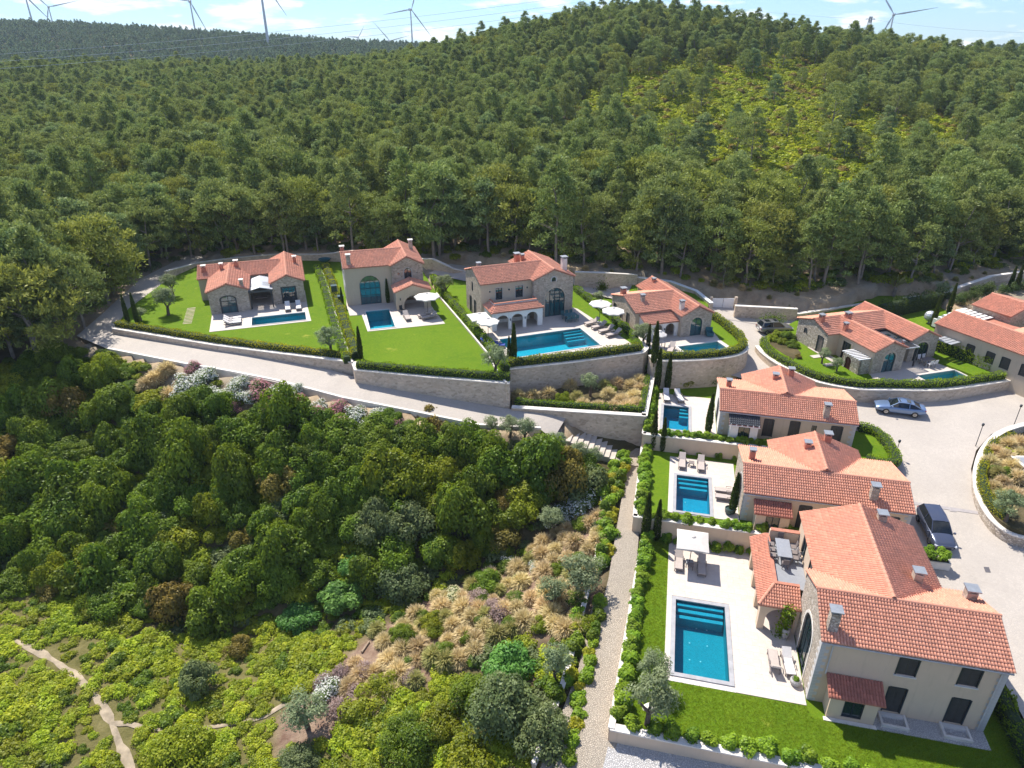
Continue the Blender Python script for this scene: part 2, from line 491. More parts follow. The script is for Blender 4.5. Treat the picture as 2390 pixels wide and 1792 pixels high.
M['maq_g'] = mat_leaf('grey_green_leaves', (0.085, 0.125, 0.04), (0.21, 0.255, 0.095), .25, .1)
M['fig'] = mat_leaf('broad_fresh_leaves', (0.065, 0.18, 0.03), (0.2, 0.39, 0.07), .3, .15)
M['meadow'] = mat_leaf('meadow_leaves', (0.19, 0.275, 0.008), (0.5, 0.56, 0.028), .36, .25)
M['scrub'] = mat_leaf('scrub_leaves', (0.21, 0.265, 0.006), (0.46, 0.49, 0.016), .33, .25)
M['olive'] = mat_leaf('olive_leaves', (0.14, 0.185, 0.085), (0.32, 0.375, 0.19), .25, .12)
M['cyp'] = mat_leaf('cypress_leaves', (0.035, 0.065, 0.014), (0.095, 0.14, 0.03), .2, .15)
M['laurel'] = mat_leaf('laurel_leaves', (0.08, 0.18, 0.008), (0.3, 0.45, 0.025), .32, .18)
M['hedge'] = mat_leaf('hedge_leaves', (0.13, 0.23, 0.008), (0.38, 0.52, 0.028), .33, .12)
M['hedge_y'] = mat_leaf('yellow_hedge_leaves', (0.22, 0.25, 0.01), (0.6, 0.57, 0.03), .33, .12)
M['ole'] = mat_leaf('oleander_leaves', (0.09, 0.15, 0.035), (0.2, 0.28, 0.09), .3, .15)
M['flower_w'] = mat_leaf('white_blossom', (.62, .62, .54), (.82, .82, .76), .3, .06)
M['flower_c'] = mat_leaf('cream_blossom', (.62, .58, .30), (.80, .78, .50), .3, .06)
M['flower_p'] = mat_leaf('pink_blossom', (.50, .17, .20), (.68, .32, .34), .3, .1)
M['straw'] = mat_leaf('straw_grass', (.50, .385, .17), (.85, .70, .41), .35, .15)
M['straw_g'] = mat_leaf('green_straw_grass', (0.26, 0.28, 0.07), (0.56, 0.5, 0.2), .35, .15)
M['mauve'] = mat_leaf('mauve_heather', (0.28, 0.19, 0.17), (0.45, 0.33, 0.29), .3, .15)

# ------------------------------------------------------------------ terrain
ROADZ = [(30,80,.85),(34,72,.55),(36,60,-.3),(54,64,.2),(39,43,-1.6),(32,43,-2.0),(34,35,-2.6),(34,27,-3.2),(24,78,1.2),
         (10,86,2.9),(-20,94,3.0),(-42,92,3.0),(26,69,.5),(50,55,0),(62,60,.3),(-17,64.5,1.75),(-30,68.5,2.42),(-43,75,2.5),(0,59.6,.25),
         (4,58,-.2),(-46,84,2.8),(-8,61.5,.95),(30,62,-.1),(8,80,2.9),(5.6,56.6,-.95),(3.4,54.6,-.95),(45,40,-1.6),(-30,90,3.0)]
def rbf(pts, c=3.0, lam=.05):
    pts = np.array(pts, float); X = pts[:, :2]; z = pts[:, 2]; n = len(X)
    d = np.sqrt(((X[:, None] - X[None]) ** 2).sum(-1) + c * c)
    A = np.zeros((n + 1, n + 1)); A[:n, :n] = -d; A[:n, n] = 1; A[n, :n] = 1
    A[:n, :n] += np.eye(n) * lam
    sol = np.linalg.solve(A, np.append(z, 0))
    def f(x, y):
        x = np.asarray(x, float); y = np.asarray(y, float)
        out = np.full(x.shape, sol[n])
        for i in range(n):
            out -= sol[i] * np.sqrt((x - X[i, 0]) ** 2 + (y - X[i, 1]) ** 2 + c * c)
        return out
    return f
road_z = rbf(ROADZ)
CTRL = [
 # ravine and meadow (pixels of the photograph and heights)
 *[P(*q) for q in ((180,800,1.6),(250,815,1.9),(500,885,.6),(800,965,-.3),(1100,1010,-1.2),(1270,1040,-2.0),
  (0,860,1.2),(0,960,-1.5),(300,1000,-2.5),(600,1050,-4),(900,1080,-5),(1200,1100,-4.6),(1400,1100,-3.4),
  (0,1150,-5),(300,1200,-7.5),(600,1250,-9.5),(900,1250,-9.5),(1150,1250,-7.8),(1300,1210,-5.2),(1400,1200,-4.0),
  (0,1350,-7.5),(250,1400,-8.5),(500,1420,-11),(800,1420,-9.6),(1000,1400,-7.6),(1200,1400,-6.2),(1330,1400,-4.9),
  (0,1500,-8),(250,1600,-8.8),(500,1600,-9.5),(700,1600,-9),(900,1600,-8),(1150,1600,-6.6),(1290,1650,-5.6),
  (0,1792,-8.5),(300,1792,-9.5),(600,1792,-9.5),(900,1792,-8.6),(1200,1792,-6.4),(1330,1792,-5.4),(1350,1600,-4.9),(1440,1300,-3.9),
  (1480,1080,-3.3))],
 (-20,10,-11),(0,8,-11),(20,10,-8),(40,10,-5),(60,20,-3.5),(-50,20,-11),(-90,30,-9),
 # built ground
 (16,70,-.5),(20,62,-1),(20,50,-2.6),(22,38,-4.3),(20,26,-5.1),(32,30,-3.6),(36,45,-2),(36,60,-.6),(50,62,.1),(30,80,.7),(60,75,1.2),(75,70,1),
 (48,72,1.1),(70,50,-.5),(60,35,-2),(24,76,1.2),(4,72,2.2),(-12,76,2.6),(-30,80,2.7),(-20,95,3.0),(6,92,3.2),(-42,80,2.6),(-42,96,3.1),(2,66,1.5),(-55,80,2.4),
 # foot of the hill
 (-60,100,3.2),(-30,104,4.0),(0,102,4.6),(30,98,4.4),(55,92,3.0),(85,95,2.4),(110,95,2),(-90,100,3),(-130,110,3),(140,110,3),
 (-80,70,1.5),(-110,70,1),(-70,55,-2),(-100,45,-5),
 # hill
 (0,130,7),(45,130,7.4),(90,130,6.4),(-60,130,6.5),(-120,140,6),(140,140,6),
 (0,160,10),(50,160,11),(100,160,10),(-60,165,9),(-140,175,9),(170,165,8),
 (0,200,16),(48,200,17.5),(100,200,16.5),(-70,205,12.5),(-150,215,11),(160,200,13),
 (0,240,24.5),(48,240,26.5),(100,240,24),(150,235,20),(-70,250,16),(-160,265,13.5),(-240,260,12),(210,235,16.5),
 (0,275,30.5),(50,288,39.5),(25,285,36.5),(90,270,32),(125,258,27.5),(180,258,22),(230,262,18),
 (-30,285,23.5),(-62,300,18.5),(-95,320,17.5),(-130,335,17.5),(-190,345,17.5),(-260,350,17.5),(-340,350,17),
 (50,360,30),(120,350,22),(-60,380,17),(-150,420,10),(-260,430,9),(200,360,14),(320,330,12),(0,450,18),(100,450,15),
 (-100,520,8),(-250,520,9),(250,480,10),
 # far ridges
 (-620,800,48),(-520,800,45.5),(-420,800,41),(-320,805,35),(-220,810,28.5),(-120,820,23.5),(0,830,20),(100,830,20),(250,820,16),(480,820,19),(600,800,22),(700,800,24),
 (-500,650,20),(-300,650,17),(-150,660,13),(-620,950,40),(-300,1000,25),(0,1050,15),(400,1000,12),
 (-1500,1500,20),(0,1800,5),(1500,1500,10),(-1500,0,0),(1500,0,0),(0,-600,-10),(-2500,3000,0),(2500,3000,0),(-800,-500,-8),(800,-500,-8)]
base_z = rbf(CTRL, 5.0, 1.2)

def pip(x, y, poly):
    x = np.asarray(x, float); y = np.asarray(y, float)
    r = np.zeros(x.shape, bool); n = len(poly)
    for i in range(n):
        x0, y0 = poly[i][:2]; x1, y1 = poly[(i + 1) % n][:2]
        if y0 == y1: continue
        c = ((y0 > y) != (y1 > y)) & (x < (x1 - x0) * (y - y0) / (y1 - y0) + x0)
        r ^= c
    return r
def pdist(x, y, poly):
    d = np.full(np.shape(x), 1e9); n = len(poly)
    for i in range(n):
        ax, ay = poly[i][:2]; bx, by = poly[(i + 1) % n][:2]
        L = (bx-ax)**2 + (by-ay)**2 + 1e-9
        t = np.clip(((x-ax)*(bx-ax) + (y-ay)*(by-ay)) / L, 0, 1)
        d = np.minimum(d, np.hypot(x - ax - t*(bx-ax), y - ay - t*(by-ay)))
    return d

def frame(O, ang):
    a = R(ang); c, s = math.cos(a), math.sin(a)
    return lambda x, y, z=None: (O[0] + x*c - y*s, O[1] + x*s + y*c, O[2] if z is None else z)
OA, AA = (-37.01, 78.89, 3.0), 18
OB, AB = (-20.89, 81.97, 3.0), 16
OC, AC = (-3.63, 76.02, 3.0), 20
OD, AD = (14.95, 76.4, 2.5), 17
OE, AE = (38.5, 65.8, 1.2), 16
O1, A1 = (19.78, 56.6, -.7), -13
O2, A2 = (18.82, 45.27, -2.2), -13
O3, A3 = (18.55, 29.5, -4.0), -13
FA, FB, FC, FD, FE, F1, F2, F3 = (frame(o, a) for o, a in ((OA,AA),(OB,AB),(OC,AC),(OD,AD),(OE,AE),(O1,A1),(O2,A2),(O3,A3)))

PLAT = {   # name: (polygon in world, height)
 'A': ([p[:2] for p in PP([(266,768),(500,806),(822,847),(752,640),(744,606),(480,606),(400,645),(300,720)], 3.0)], 3.0),
 'B': ([p[:2] for p in PP([(822,846),(828,863),(1000,880),(1187,894),(1166,876),(1136,822),(1019,684),(985,630),(744,606),(752,640)], 3.0)], 3.0),
 'C': ([p[:2] for p in PP([(1166,876),(1184,863),(1500,824),(1512,812),(1440,745),(1352,672),(1300,640),(1090,630),(1010,650),(1019,684),(1136,822)], 3.0)], 3.0),
 'D': ([p[:2] for p in PP([(1507,806),(1541,844),(1640,842),(1700,836),(1732,827),(1746,812),(1735,788),(1690,758),(1655,735),(1650,690),(1500,655),(1375,690),(1440,745),(1490,788)], 2.5)], 2.5),
 'bed': ([p[:2] for p in PP([(1196,953),(1508,973),(1522,876),(1530,840),(1190,875)], .4)], .4),
 'E': ([p[:2] for p in PP([(1766,812),(1780,828),(1820,854),(1896,890),(1991,908),(2070,911),(2197,912),(2385,886),(2375,850),(2300,800),(2240,745),(2160,690),(2050,690),(1870,742),(1800,778)], 1.2)], 1.2),
 '1': ([F1(*q)[:2] for q in ((-6.9,-1.9),(-6.9,10.5),(3,11.2),(9.5,8.6),(12.2,6.5),(12.2,-1.9))], -.7),
 '2': ([F2(*q)[:2] for q in ((-8.5,-1.7),(-8.5,9.6),(12.5,9.6),(12.5,-1.7))], -2.2),
 '3': ([F3(*q)[:2] for q in ((-11.8,-4.95),(-10.9,14.1),(11.6,14.1),(12.4,-4.95))], -4.0),
}
PATH = [(1474,1048,-3.05),(1453,1150,-3.3),(1420,1350,-3.9),(1360,1600,-4.65),(1343,1690,-4.85),(1290,1800,-5.0),
        (1420,1800,-5.0),(1445,1722,-4.85),(1462,1590,-4.6),(1482,1350,-3.9),(1500,1150,-3.3),(1520,1048,-3.05)]
STREET = [(1424,1723,-4.9),(1405,1800,-5.0),(1400,2050,-5.3),(2400,2050,-5.0),(2150,1800,-4.75),(1900,1790,-4.7),(1600,1752,-4.85)]
LOWPATH = [(1385,1405,-4.55),(1350,1560,-4.95),(1258,1800,-5.5),(1322,1800,-5.5),(1372,1560,-4.95),(1402,1405,-4.55)]
LEFT_ROAD = [(266,772,2.42),(500,812,2.36),(640,832,2.1),(826,878,1.75),(1000,915,1.1),(1195,955,.3),(1250,960,-.1),(1300,972,-.75),(1322,988,-.95),(1290,1030,-1.0),(1262,1014,-.9),(1120,992,.05),(1000,967,.6),
             (800,925,1.5),(430,850,2.2),(250,812,2.4),(178,782,2.5),(235,735,2.65),(330,650,2.9),(440,596,3.0),(480,602,3.0),(400,648,2.95),(300,722,2.7)]
PLAZA = [*PP([(1050,618,3.0),(1000,640,2.95),(1090,660,2.9),(1200,672,2.8),(1340,690,2.3),(1560,740,1.2),(1700,830,.4)]), (25.6,68.2,.3), (23.4,67.6,.2),
         F1(9.6,8.8),F1(12.4,6.6),F1(12.4,1.5),F1(12.6,-1.9),F2(12.7,9.6),F2(12.7,-1.7),F3(11.8,14.1),F3(8.05,13.4),F3(8.05,6.02),F3(11.9,6.0),F3(12.6,-5.1),F3(12.8,-12),
         *PP([(2500,1800,-3.6),(2500,1270,-1.9),(2390,1249,-1.75),(2340,1232,-1.6),(2300,1195,-1.4),(2272,1150,-1.25),(2264,1100,-1.1),(2275,1060,-.9),(2310,1022,-.6),(2390,1000,-.3),(2600,980,-.1),(2600,900,.3),(2390,884,.3),
         (2380,860,.5),(2100,800,.5),(1860,735,.9),(1715,712,1.0),(1652,714,1.1),(1600,690,1.6),(1480,670,2.2),(1340,656,2.6),(1200,640,2.9)])]
TRACK = [(480,590),(760,590),(950,585),(1100,600),(1330,600),(1480,615),(1640,640),(1790,690),(2000,690),(2200,660),(2390,630),(2390,610),(2150,640),(1990,665),(1850,680),(1700,650),(1560,615),(1400,600)]

def terrain_z(x, y):
    x = np.asarray(x, float); y = np.asarray(y, float)
    z = base_z(x, y)
    def cut(polyw, zt, edge, deep):
        nonlocal z
        ins = pip(x, y, polyw)
        if not ins.any(): return
        d = pdist(x, y, polyw)
        t = np.clip(d / 1.3, 0, 1)
        lim = zt - edge - (deep - edge) * t
        z = np.where(ins, np.minimum(z, lim), z)
    for poly, zt in PLAT.values(): cut(poly, zt, .35, 2.7)
    return z
def carve(x, y, z):
    for pts, off in ((PATH, .08), (LOWPATH, .08), (STREET, .08)):
        w = PP(pts)
        zz = rbf([(a, b, c) for a, b, c in w], 1.0)(x, y)
        ins = pip(x, y, w); d = pdist(x, y, w)
        z = np.where(ins, zz - .12, np.where(d < 1.0, np.minimum(z, zz - .05 + d * 1.2), z))
    for w in (PP(LEFT_ROAD), PLAZA):
        zz = road_z(x, y)
        ins = pip(x, y, w); d = pdist(x, y, w)
        z = np.where(ins, np.minimum(z, zz - .15), np.where(d < 1.5, np.minimum(z, zz - .1 + d * .15), z))
        if w is not PLAZA:
            low = (~ins) & (d < 32) & (y < 78) & (x < 12) & (x > -60) & ~np.any([pip(x, y, PLAT[k][0]) for k in ('A', 'B', 'C', 'D', 'bed', '1')], axis=0)
            z = np.where(low, np.maximum(z, zz - .12 - d * .5), z)
    return z
def axis(lo, hi, step, far0, far1, g=1.13):
    a = list(np.arange(lo, hi + 1e-6, step))
    s = step
    while a[-1] < far1: s = min(s * g, 90); a.append(a[-1] + s)
    s = step; b = []
    c = lo
    while c > far0: s = min(s * g, 90); c -= s; b.append(c)
    return np.array(b[::-1] + a)
gx = axis(-62, 72, .8, -2600, 2600); gy = axis(20, 108, .8, -700, 3200, 1.08)
GX, GY = np.meshgrid(gx, gy)
GZ = carve(GX, GY, terrain_z(GX, GY))
rough = RNG.normal(0, 1, GX.shape)
near = np.exp(-((GX / 90) ** 2 + ((GY - 60) / 70) ** 2))
GZ = GZ + rough * .03 * near
from math import floor
def zt(x, y):
    """bilinear terrain height"""
    x = np.asarray(x, float); y = np.asarray(y, float)
    i = np.clip(np.searchsorted(gx, x) - 1, 0, len(gx) - 2); j = np.clip(np.searchsorted(gy, y) - 1, 0, len(gy) - 2)
    u = np.clip((x - gx[i]) / (gx[i+1] - gx[i]), 0, 1); v = np.clip((y - gy[j]) / (gy[j+1] - gy[j]), 0, 1)
    return GZ[j, i]*(1-u)*(1-v) + GZ[j, i+1]*u*(1-v) + GZ[j+1, i]*(1-u)*v + GZ[j+1, i+1]*u*v
def PT(px, py):
    """point where the sight line through a photo pixel meets the ground"""
    d = ray(px, py); t = np.concatenate([np.linspace(20, 140, 1600), np.linspace(140, 900, 3000)])
    xs, ys, zs = d.x * t, d.y * t, CAMZ + d.z * t
    k = np.argmax(zs < zt(xs, ys))
    return (float(xs[k]), float(ys[k]), float(zt(xs[k:k+1], ys[k:k+1])[0]))

ny, nx = GX.shape
idx = np.arange(nx * ny).reshape(ny, nx)
F = np.stack([idx[:-1, :-1], idx[:-1, 1:], idx[1:, 1:], idx[1:, :-1]], -1).reshape(-1, 4)
me = np_mesh('ground', np.stack([GX, GY, GZ], -1).reshape(-1, 3), F, M['earth'], smooth=True)
# ground cover zones: r dry earth, g meadow, b planted mulch
trackw = [p[:2] for p in PP([(a, b) for a, b in TRACK], 3.5)]
dry = np.clip(1.3 - pdist(GX, GY, trackw) / 5, 0, 1); dry[pip(GX, GY, trackw)] = 1
dry = np.maximum(dry, np.clip((GX + 60) / 8, 0, 1) * np.clip((76 - GX) / 8, 0, 1) * np.clip((104 - GY) / 5, 0, 1) * np.clip((GY - 70) / 3, 0, 1) * .9)
dry = np.maximum(dry, np.clip(1 - np.hypot((GX + 24.5) / 6, (GY - 62.5) / 3), 0, 1) * 1.4).clip(0, 1)
lrw = PP(LEFT_ROAD); dry = np.maximum(dry, np.clip(1.1 - pdist(GX, GY, lrw)/3.0, 0, 1)); dry[pip(GX, GY, lrw)] = 1
mul_poly = [PT(*q)[:2] for q in ((1240,1290),(1330,1215),(1410,1130),(1400,1330),(1360,1485),(1200,1485),(1080,1545),(960,1615),(820,1705),(650,1765),(640,1690),(740,1600),(860,1490),(1000,1400),(1130,1340))]
mul = np.clip(.6 - pdist(GX, GY, mul_poly) / 1.2, 0, 1); mul[pip(GX, GY, mul_poly)] = 1
mea_poly = [PT(*q)[:2] for q in ((0,1330),(130,1380),(230,1450),(430,1490),(640,1450),(900,1500),(1100,1600),(1300,1700),(1300,1791),(0,1791))]
mea_poly += [(0, 5), (-70, 5), (-70, 32)]
mea = np.clip(.7 - pdist(GX, GY, mea_poly) / 2, 0, 1); mea[pip(GX, GY, mea_poly)] = 1
pxg, pyg = W(GX, GY, GZ)
PATCH = [(1270,300),(1390,200),(1500,150),(1700,135),(1850,118),(1990,170),(2010,250),(2160,240),(2300,330),(2250,400),(2080,430),(2040,550),(1850,560),(1720,530),(1620,500),(1500,400),(1420,350),(1370,360)]
mea = np.where(pip(pxg, pyg, PATCH) & (GY > 110) & (GY < 400), .9, mea)
ca = me.color_attributes.new('zone', 'FLOAT_COLOR', 'POINT')
ca.data.foreach_set('color', np.stack([dry, mea, mul, np.ones_like(dry)], -1).astype(np.float32).ravel())
link_mesh('ground', me, kind='structure')

# ------------------------------------------------------------------ sheets and slabs
def tess(polys):
    """polys: list of 3d loops (outer first) -> verts, tris"""
    vs = [Vector(p) for l in polys for p in l]
    tr = tessellate_polygon([[Vector(p) for p in l] for l in polys])
    return vs, [tuple(t) for t in tr]
def up(vs, fs):
    out = []
    for f in fs:
        a, b, c = (Vector(vs[i]) for i in f[:3])
        out.append(f if (b - a).cross(c - a).z > 0 else tuple(reversed(f)))
    return out
def slab(name, loops, z, mat, depth=.3, parent=None, kind='structure'):
    """flat-topped solid; loops of (x,y), first outer, others holes"""
    L = [[(p[0], p[1], z) for p in l] for l in loops]
    vs, fs = tess(L); mb = MB(); mb.add(vs, up(vs, fs))
    for l in L:
        n = len(l)
        for i in range(n):
            a, b = l[i], l[(i+1) % n]
            mb.add([a, b, (b[0], b[1], z-depth), (a[0], a[1], z-depth)], [(0, 1, 2, 3)])
    return mb.build(name, mat, parent, kind)
def road(name, pts, mat, zf=None, cuts=7, lift=.02, world=False):
    w = pts if world else PP(pts)
    vs, fs = tess([w]); bm = bmesh.new()
    bv = [bm.verts.new(v) for v in vs]
    for f in up(vs, fs):
        try: bm.faces.new([bv[i] for i in f])
        except ValueError: pass
    bmesh.ops.subdivide_edges(bm, edges=bm.edges[:], cuts=cuts, use_grid_fill=True)
    for v in bm.verts:
        v.co.z = float((zf or road_z)(np.array([v.co.x]), np.array([v.co.y]))[0]) + lift
    me = bpy.data.meshes.new(name); bm.to_mesh(me); bm.free(); me.materials.append(mat)
    return link_mesh(name, me, kind='structure')
road('road', LEFT_ROAD, M['road'])
road('road', PLAZA, M['road'], cuts=9, world=True)
pz = rbf([p for p in PP(PATH)], 1.0); road('path', PATH, M['cobble'], pz)
sz = rbf([p for p in PP(STREET)], 1.0); road('pavement', STREET, M['gravel'], sz, lift=.035)
lz = rbf([p for p in PP(LOWPATH)], 1.0); road('path', LOWPATH, M['cobble'], lz)
# dirt trail in the meadow
def trail(name, pix, wd, mat, lift=.03):
    pts = [PT(*q) for q in pix]
    fine = []
    for a, b in zip(pts[:-1], pts[1:]):
        n = max(2, int(math.dist(a[:2], b[:2]) / .6))
        for k in range(n): t = k / n; fine.append((a[0]+(b[0]-a[0])*t, a[1]+(b[1]-a[1])*t))
    fine.append(pts[-1][:2]); mb = MB(); n = len(fine); vs = []
    for i, p in enumerate(fine):
        q0, q1 = fine[max(0, i-1)], fine[min(n-1, i+1)]
        d = Vector((q1[0]-q0[0], q1[1]-q0[1])).normalized(); nn = Vector((-d.y, d.x))
        ww = wd * (1 + .35 * math.sin(i * .9) + .2 * math.sin(i * 2.3)) / 2
        for s in (-1, -.5, 0, .5, 1):
            x, y = p[0] + nn.x*s*ww, p[1] + nn.y*s*ww
            vs.append((x, y, float(zt(np.array([x]), np.array([y]))[0]) + lift + .03 * (1 - s*s)))
    fs = [(i*5+k, i*5+k+1, (i+1)*5+k+1, (i+1)*5+k) for i in range(n-1) for k in range(4)]
    mb.add(vs, up(vs, fs)); return mb.build(name, mat, kind='structure')
M['trail'] = mat_flat('trodden_earth', (.33, .265, .18), .95, 0, .32, 1.6, .6)
TRAIL = [(-160,1440),(-20,1478),(60,1505),(130,1545),(190,1590),(232,1635),(262,1690),(280,1740),(305,1791),(312,1860)]
TRAIL2 = [(262,1690),(300,1690),(340,1702),(400,1708),(480,1700),(560,1690),(620,1672),(672,1640)]
trail('path', TRAIL, .52, M['trail']); trail('path', TRAIL2, .32, M['trail'], .05)

# ------------------------------------------------------------------ retaining walls
def wall(name, label, pts, th, mat, cat='wall', cop=True, copmat=None, group=None, side=1, copt=.1, over=.05):
    """pts (x, y, top, bottom); side: +1 puts thickness to the left of travel"""
    n = len(pts); mb = MB(); vs = []; offs = []
    for i in range(n):
        a, b = pts[max(0, i-1)], pts[min(n-1, i+1)]
        d = Vector((b[0]-a[0], b[1]-a[1])).normalized(); offs.append(Vector((-d.y, d.x)) * side)
    for p, o in zip(pts, offs):
        q = (p[0] + o.x*th, p[1] + o.y*th)
        p = (p[0] - o.x*.07, p[1] - o.y*.07, p[2], p[3])
        vs += [(p[0], p[1], p[3]), (p[0], p[1], p[2]), (q[0], q[1], p[2]), (q[0], q[1], p[3])]
    fs = []
    for i in range(n-1):
        a, b = 4*i, 4*i+4
        fs += [(a, b, b+1, a+1), (a+1, b+1, b+2, a+2), (a+2, b+2, b+3, a+3)]
    fs += [(0, 1, 2, 3), (4*n-1, 4*n-2, 4*n-3, 4*n-4)]
    mb.add(vs, fs)
    o = mb.build(name, mat); tag(o, label, cat, group)
    if cop:
        mb = MB(); vs = []
        for p, f in zip(pts, offs):
            a = (p[0] - f.x*(over+.07), p[1] - f.y*(over+.07)); b = (p[0] + f.x*(th+over), p[1] + f.y*(th+over))
            z0 = p[2] + .002
            vs += [(*a, z0), (*a, z0+copt), (*b, z0+copt), (*b, z0)]
        fs = []
        for i in range(n-1):
            a, b = 4*i, 4*i+4
            fs += [(a, b, b+1, a+1), (a+1, b+1, b+2, a+2), (a+2, b+2, b+3, a+3), (a+3, b+3, b, a)]
        fs += [(0, 1, 2, 3), (4*n-1, 4*n-2, 4*n-3, 4*n-4)]
        mb.add(vs, fs); mb.build('coping', copmat or M['coping'], o)
    return o
def wpx(pts, ztop, zbot):
    return [(*P(a, b, ztop)[:2], ztop, (zbot[i] if isinstance(zbot, (list, tuple)) else zbot)) for i, (a, b) in enumerate(pts)]
def dense(pts, step=1.2):
    out = []
    for a, b in zip(pts[:-1], pts[1:]):
        n = max(1, int(math.dist(a[:2], b[:2]) / step))
        for k in range(n): t = k/n; out.append(tuple(a[i]+(b[i]-a[i])*t for i in range(4)))
    return out + [tuple(pts[-1])]
def smooth_px(pts, n=6):
    out = []
    m = len(pts)
    for i in range(m-1):
        p0, p1, p2, p3 = (Vector(pts[max(0,min(m-1,j))]) for j in (i-1, i, i+1, i+2))
        for k in range(n):
            t = k/n
            out.append(tuple(.5*((2*p1)+(-p0+p2)*t+(2*p0-5*p1+4*p2-p3)*t*t+(-p0+3*p1-3*p2+p3)*t**3)))
    return out + [tuple(pts[-1])]
wall('retaining_wall', 'long low stone wall under the leftmost lawn rising from the road', wpx([(262,767),(500,806),(640,824),(822,846)], 3.02, [2.0,1.8,1.5,1.0]), .4, M['retain'])
wall('retaining_wall', 'stone wall below the second lawn along the sloping pale road', wpx([(822,846),(828,864),(1000,881),(1189,896)], 2.98, [1.0,1.0,.4,-.4]), .4, M['retain'])
wall('dividing_wall', 'thin white-topped wall between the leftmost garden and the arched-window villa', wpx([(822,846),(790,760),(765,670),(748,625)], 3.15, 2.0), .1, M['retain'], side=-1, over=.0)
wall('dividing_wall', 'thin white-topped wall beside the hedge left of the big pool', wpx([(1182,893),(1166,876),(1136,822),(1080,755),(1019,684)], 3.15, 1.2), .1, M['retain'], side=1, over=.0)
wall('retaining_wall', 'grey stone wall below the big pool behind the planted bed', wpx([(1184,863),(1340,846),(1502,824)], 3.0, [-.2,-.2,-.2]), .4, M['retain'])
wall('retaining_wall', 'stepped stone wall between the big pool terrace and the small arcade villa', wpx([(1502,824),(1512,813),(1508,806),(1490,788),(1440,745)], 2.9, -.4), .35, M['retain'])
wall('retaining_wall', 'curved stone wall under the rounded pool garden of the small arcade villa',
     [(*P(a, b, 2.55)[:2], 2.55, -1.2) for a, b in smooth_px([(1515,830),(1541,843),(1640,841),(1700,835),(1730,827),(1746,813),(1738,792),(1715,772)])], .35, M['retain'])
wall('retaining_wall', 'tall stone wall in front of the bed of straw grasses', wpx([(1194,952),(1300,959),(1508,972)], .5, [-.3,-1.6,-4.2]), .4, M['retain'])
wall('retaining_wall', 'stone side wall right of the straw grass bed with narrow hedge', wpx([(1508,972),(1522,900),(1530,850)], .5, -3.8), .4, M['retain'])
wall('retaining_wall', 'long curving stone wall round the garden behind the silver car',
     [(*P(a, b, 1.28)[:2], 1.28, -1.0) for a, b in smooth_px([(1764,808),(1780,826),(1820,853),(1896,889),(1991,908),(2070,911),(2197,911),(2300,898),(2386,884)])], .35, M['retain'])
# perimeter wall behind the villas, in stretches of different height
def perim(label, pix, h, nb=.6, cm=None):
    pts = []
    for px, py in pix:
        p = PT(px, py); g = p[2]
        pts.append((p[0], p[1], g + h, g - nb))
    return wall('boundary_wall', label, dense(pts), .35, M['retain'], copmat=cm or M['coping'])
perim('boundary wall bending round behind the leftmost villa', [(395,662),(470,640),(560,628),(640,622),(745,620),(830,612)], 1.7)
perim('boundary wall stretch between second and third villa', [(965,632),(1010,630),(1060,655),(1090,660)], 1.6)
perim('tall boundary wall with ivy patch behind the stone villa', [(1340,679),(1410,682),(1484,684)], 2.6)
perim('white-topped boundary wall stepping down past the small arcade villa roof', [(1484,672),(1560,682),(1620,705),(1655,734)], 1.5, cm=M['whitepaint'])
perim('boundary wall right of the white gate behind the parked estate car', [(1712,744),(1780,747),(1856,752)], 1.7)
perim('long boundary wall with pale top climbing to the right behind the hedges', [(1856,752),(1960,736),(2090,715),(2200,702),(2240,686),(2310,662),(2400,648)], 1.0)
# low walls around the right-hand villas
def wl(F, pts, top, bot): return [(*F(x, y)[:2], top, bot) for x, y in pts]
wall('garden_wall', 'cream rendered wall along the bottom of the nearest lawn', wl(F3, [(-11.85,-5.0),(12.45,-5.0)], -3.86, -5.6), .35, M['cream'], copmat=M['coping'])
wall('garden_wall', 'cream wall between the nearest lawn and the middle garden', wl(F2, [(-8.6,-1.72),(-2,-1.72),(4.6,-1.72),(12.6,-1.72)], -2.1, -4.6), .28, M['cream'], copmat=M['coping'])
wall('garden_wall', 'cream wall above the middle lawn below the far right-hand pool', wl(F1, [(-6.95,-1.92),(12.25,-1.92)], -.6, -3.0), .28, M['cream'], copmat=M['coping'])
wall('kerb_wall', 'pale kerb wall along the cobbled path beside the nearest lawn', [(*F3(-11.85,-5.0)[:2],-3.8,-5.6),(*F3(-10.95,14.2)[:2],-3.8,-5.0)], .22, M['cream'], side=-1)
wall('kerb_wall', 'pale kerb wall along the cobbled path beside the middle lawn', [(*F2(-8.55,-1.7)[:2],-2.1,-4.8),(*F2(-8.55,9.7)[:2],-2.1,-4.0)], .22, M['cream'], side=-1)
wall('kerb_wall', 'pale kerb wall at the path end beside the farthest right-hand pool', [(*F1(-6.95,-1.9)[:2],-.6,-4.2),(*F1(-6.95,9.5)[:2],-.6,-4.0)], .22, M['cream'], side=-1)
ISL = smooth_px([(2480,1000),(2390,1008),(2330,1026),(2296,1058),(2283,1100),(2288,1145),(2312,1190),(2346,1222),(2392,1240),(2480,1250)])
wall('kerb_wall', 'curved low stone kerb wall round the planted island at right',
     [(*P(a, b, -.45)[:2], float(road_z(np.array([P(a,b,-.45)[0]]), np.array([P(a,b,-.45)[1]]))[0]) + .25 + .55*max(0,min(1,(b-1010)/200)), -3.4) for a, b in ISL], .35, M['stone_pale'], side=-1)
isl_w = [P(a, b, -.45)[:2] for a, b in ISL]
slab('planting_ground', [isl_w], -.5, M['earth'], 2.5)
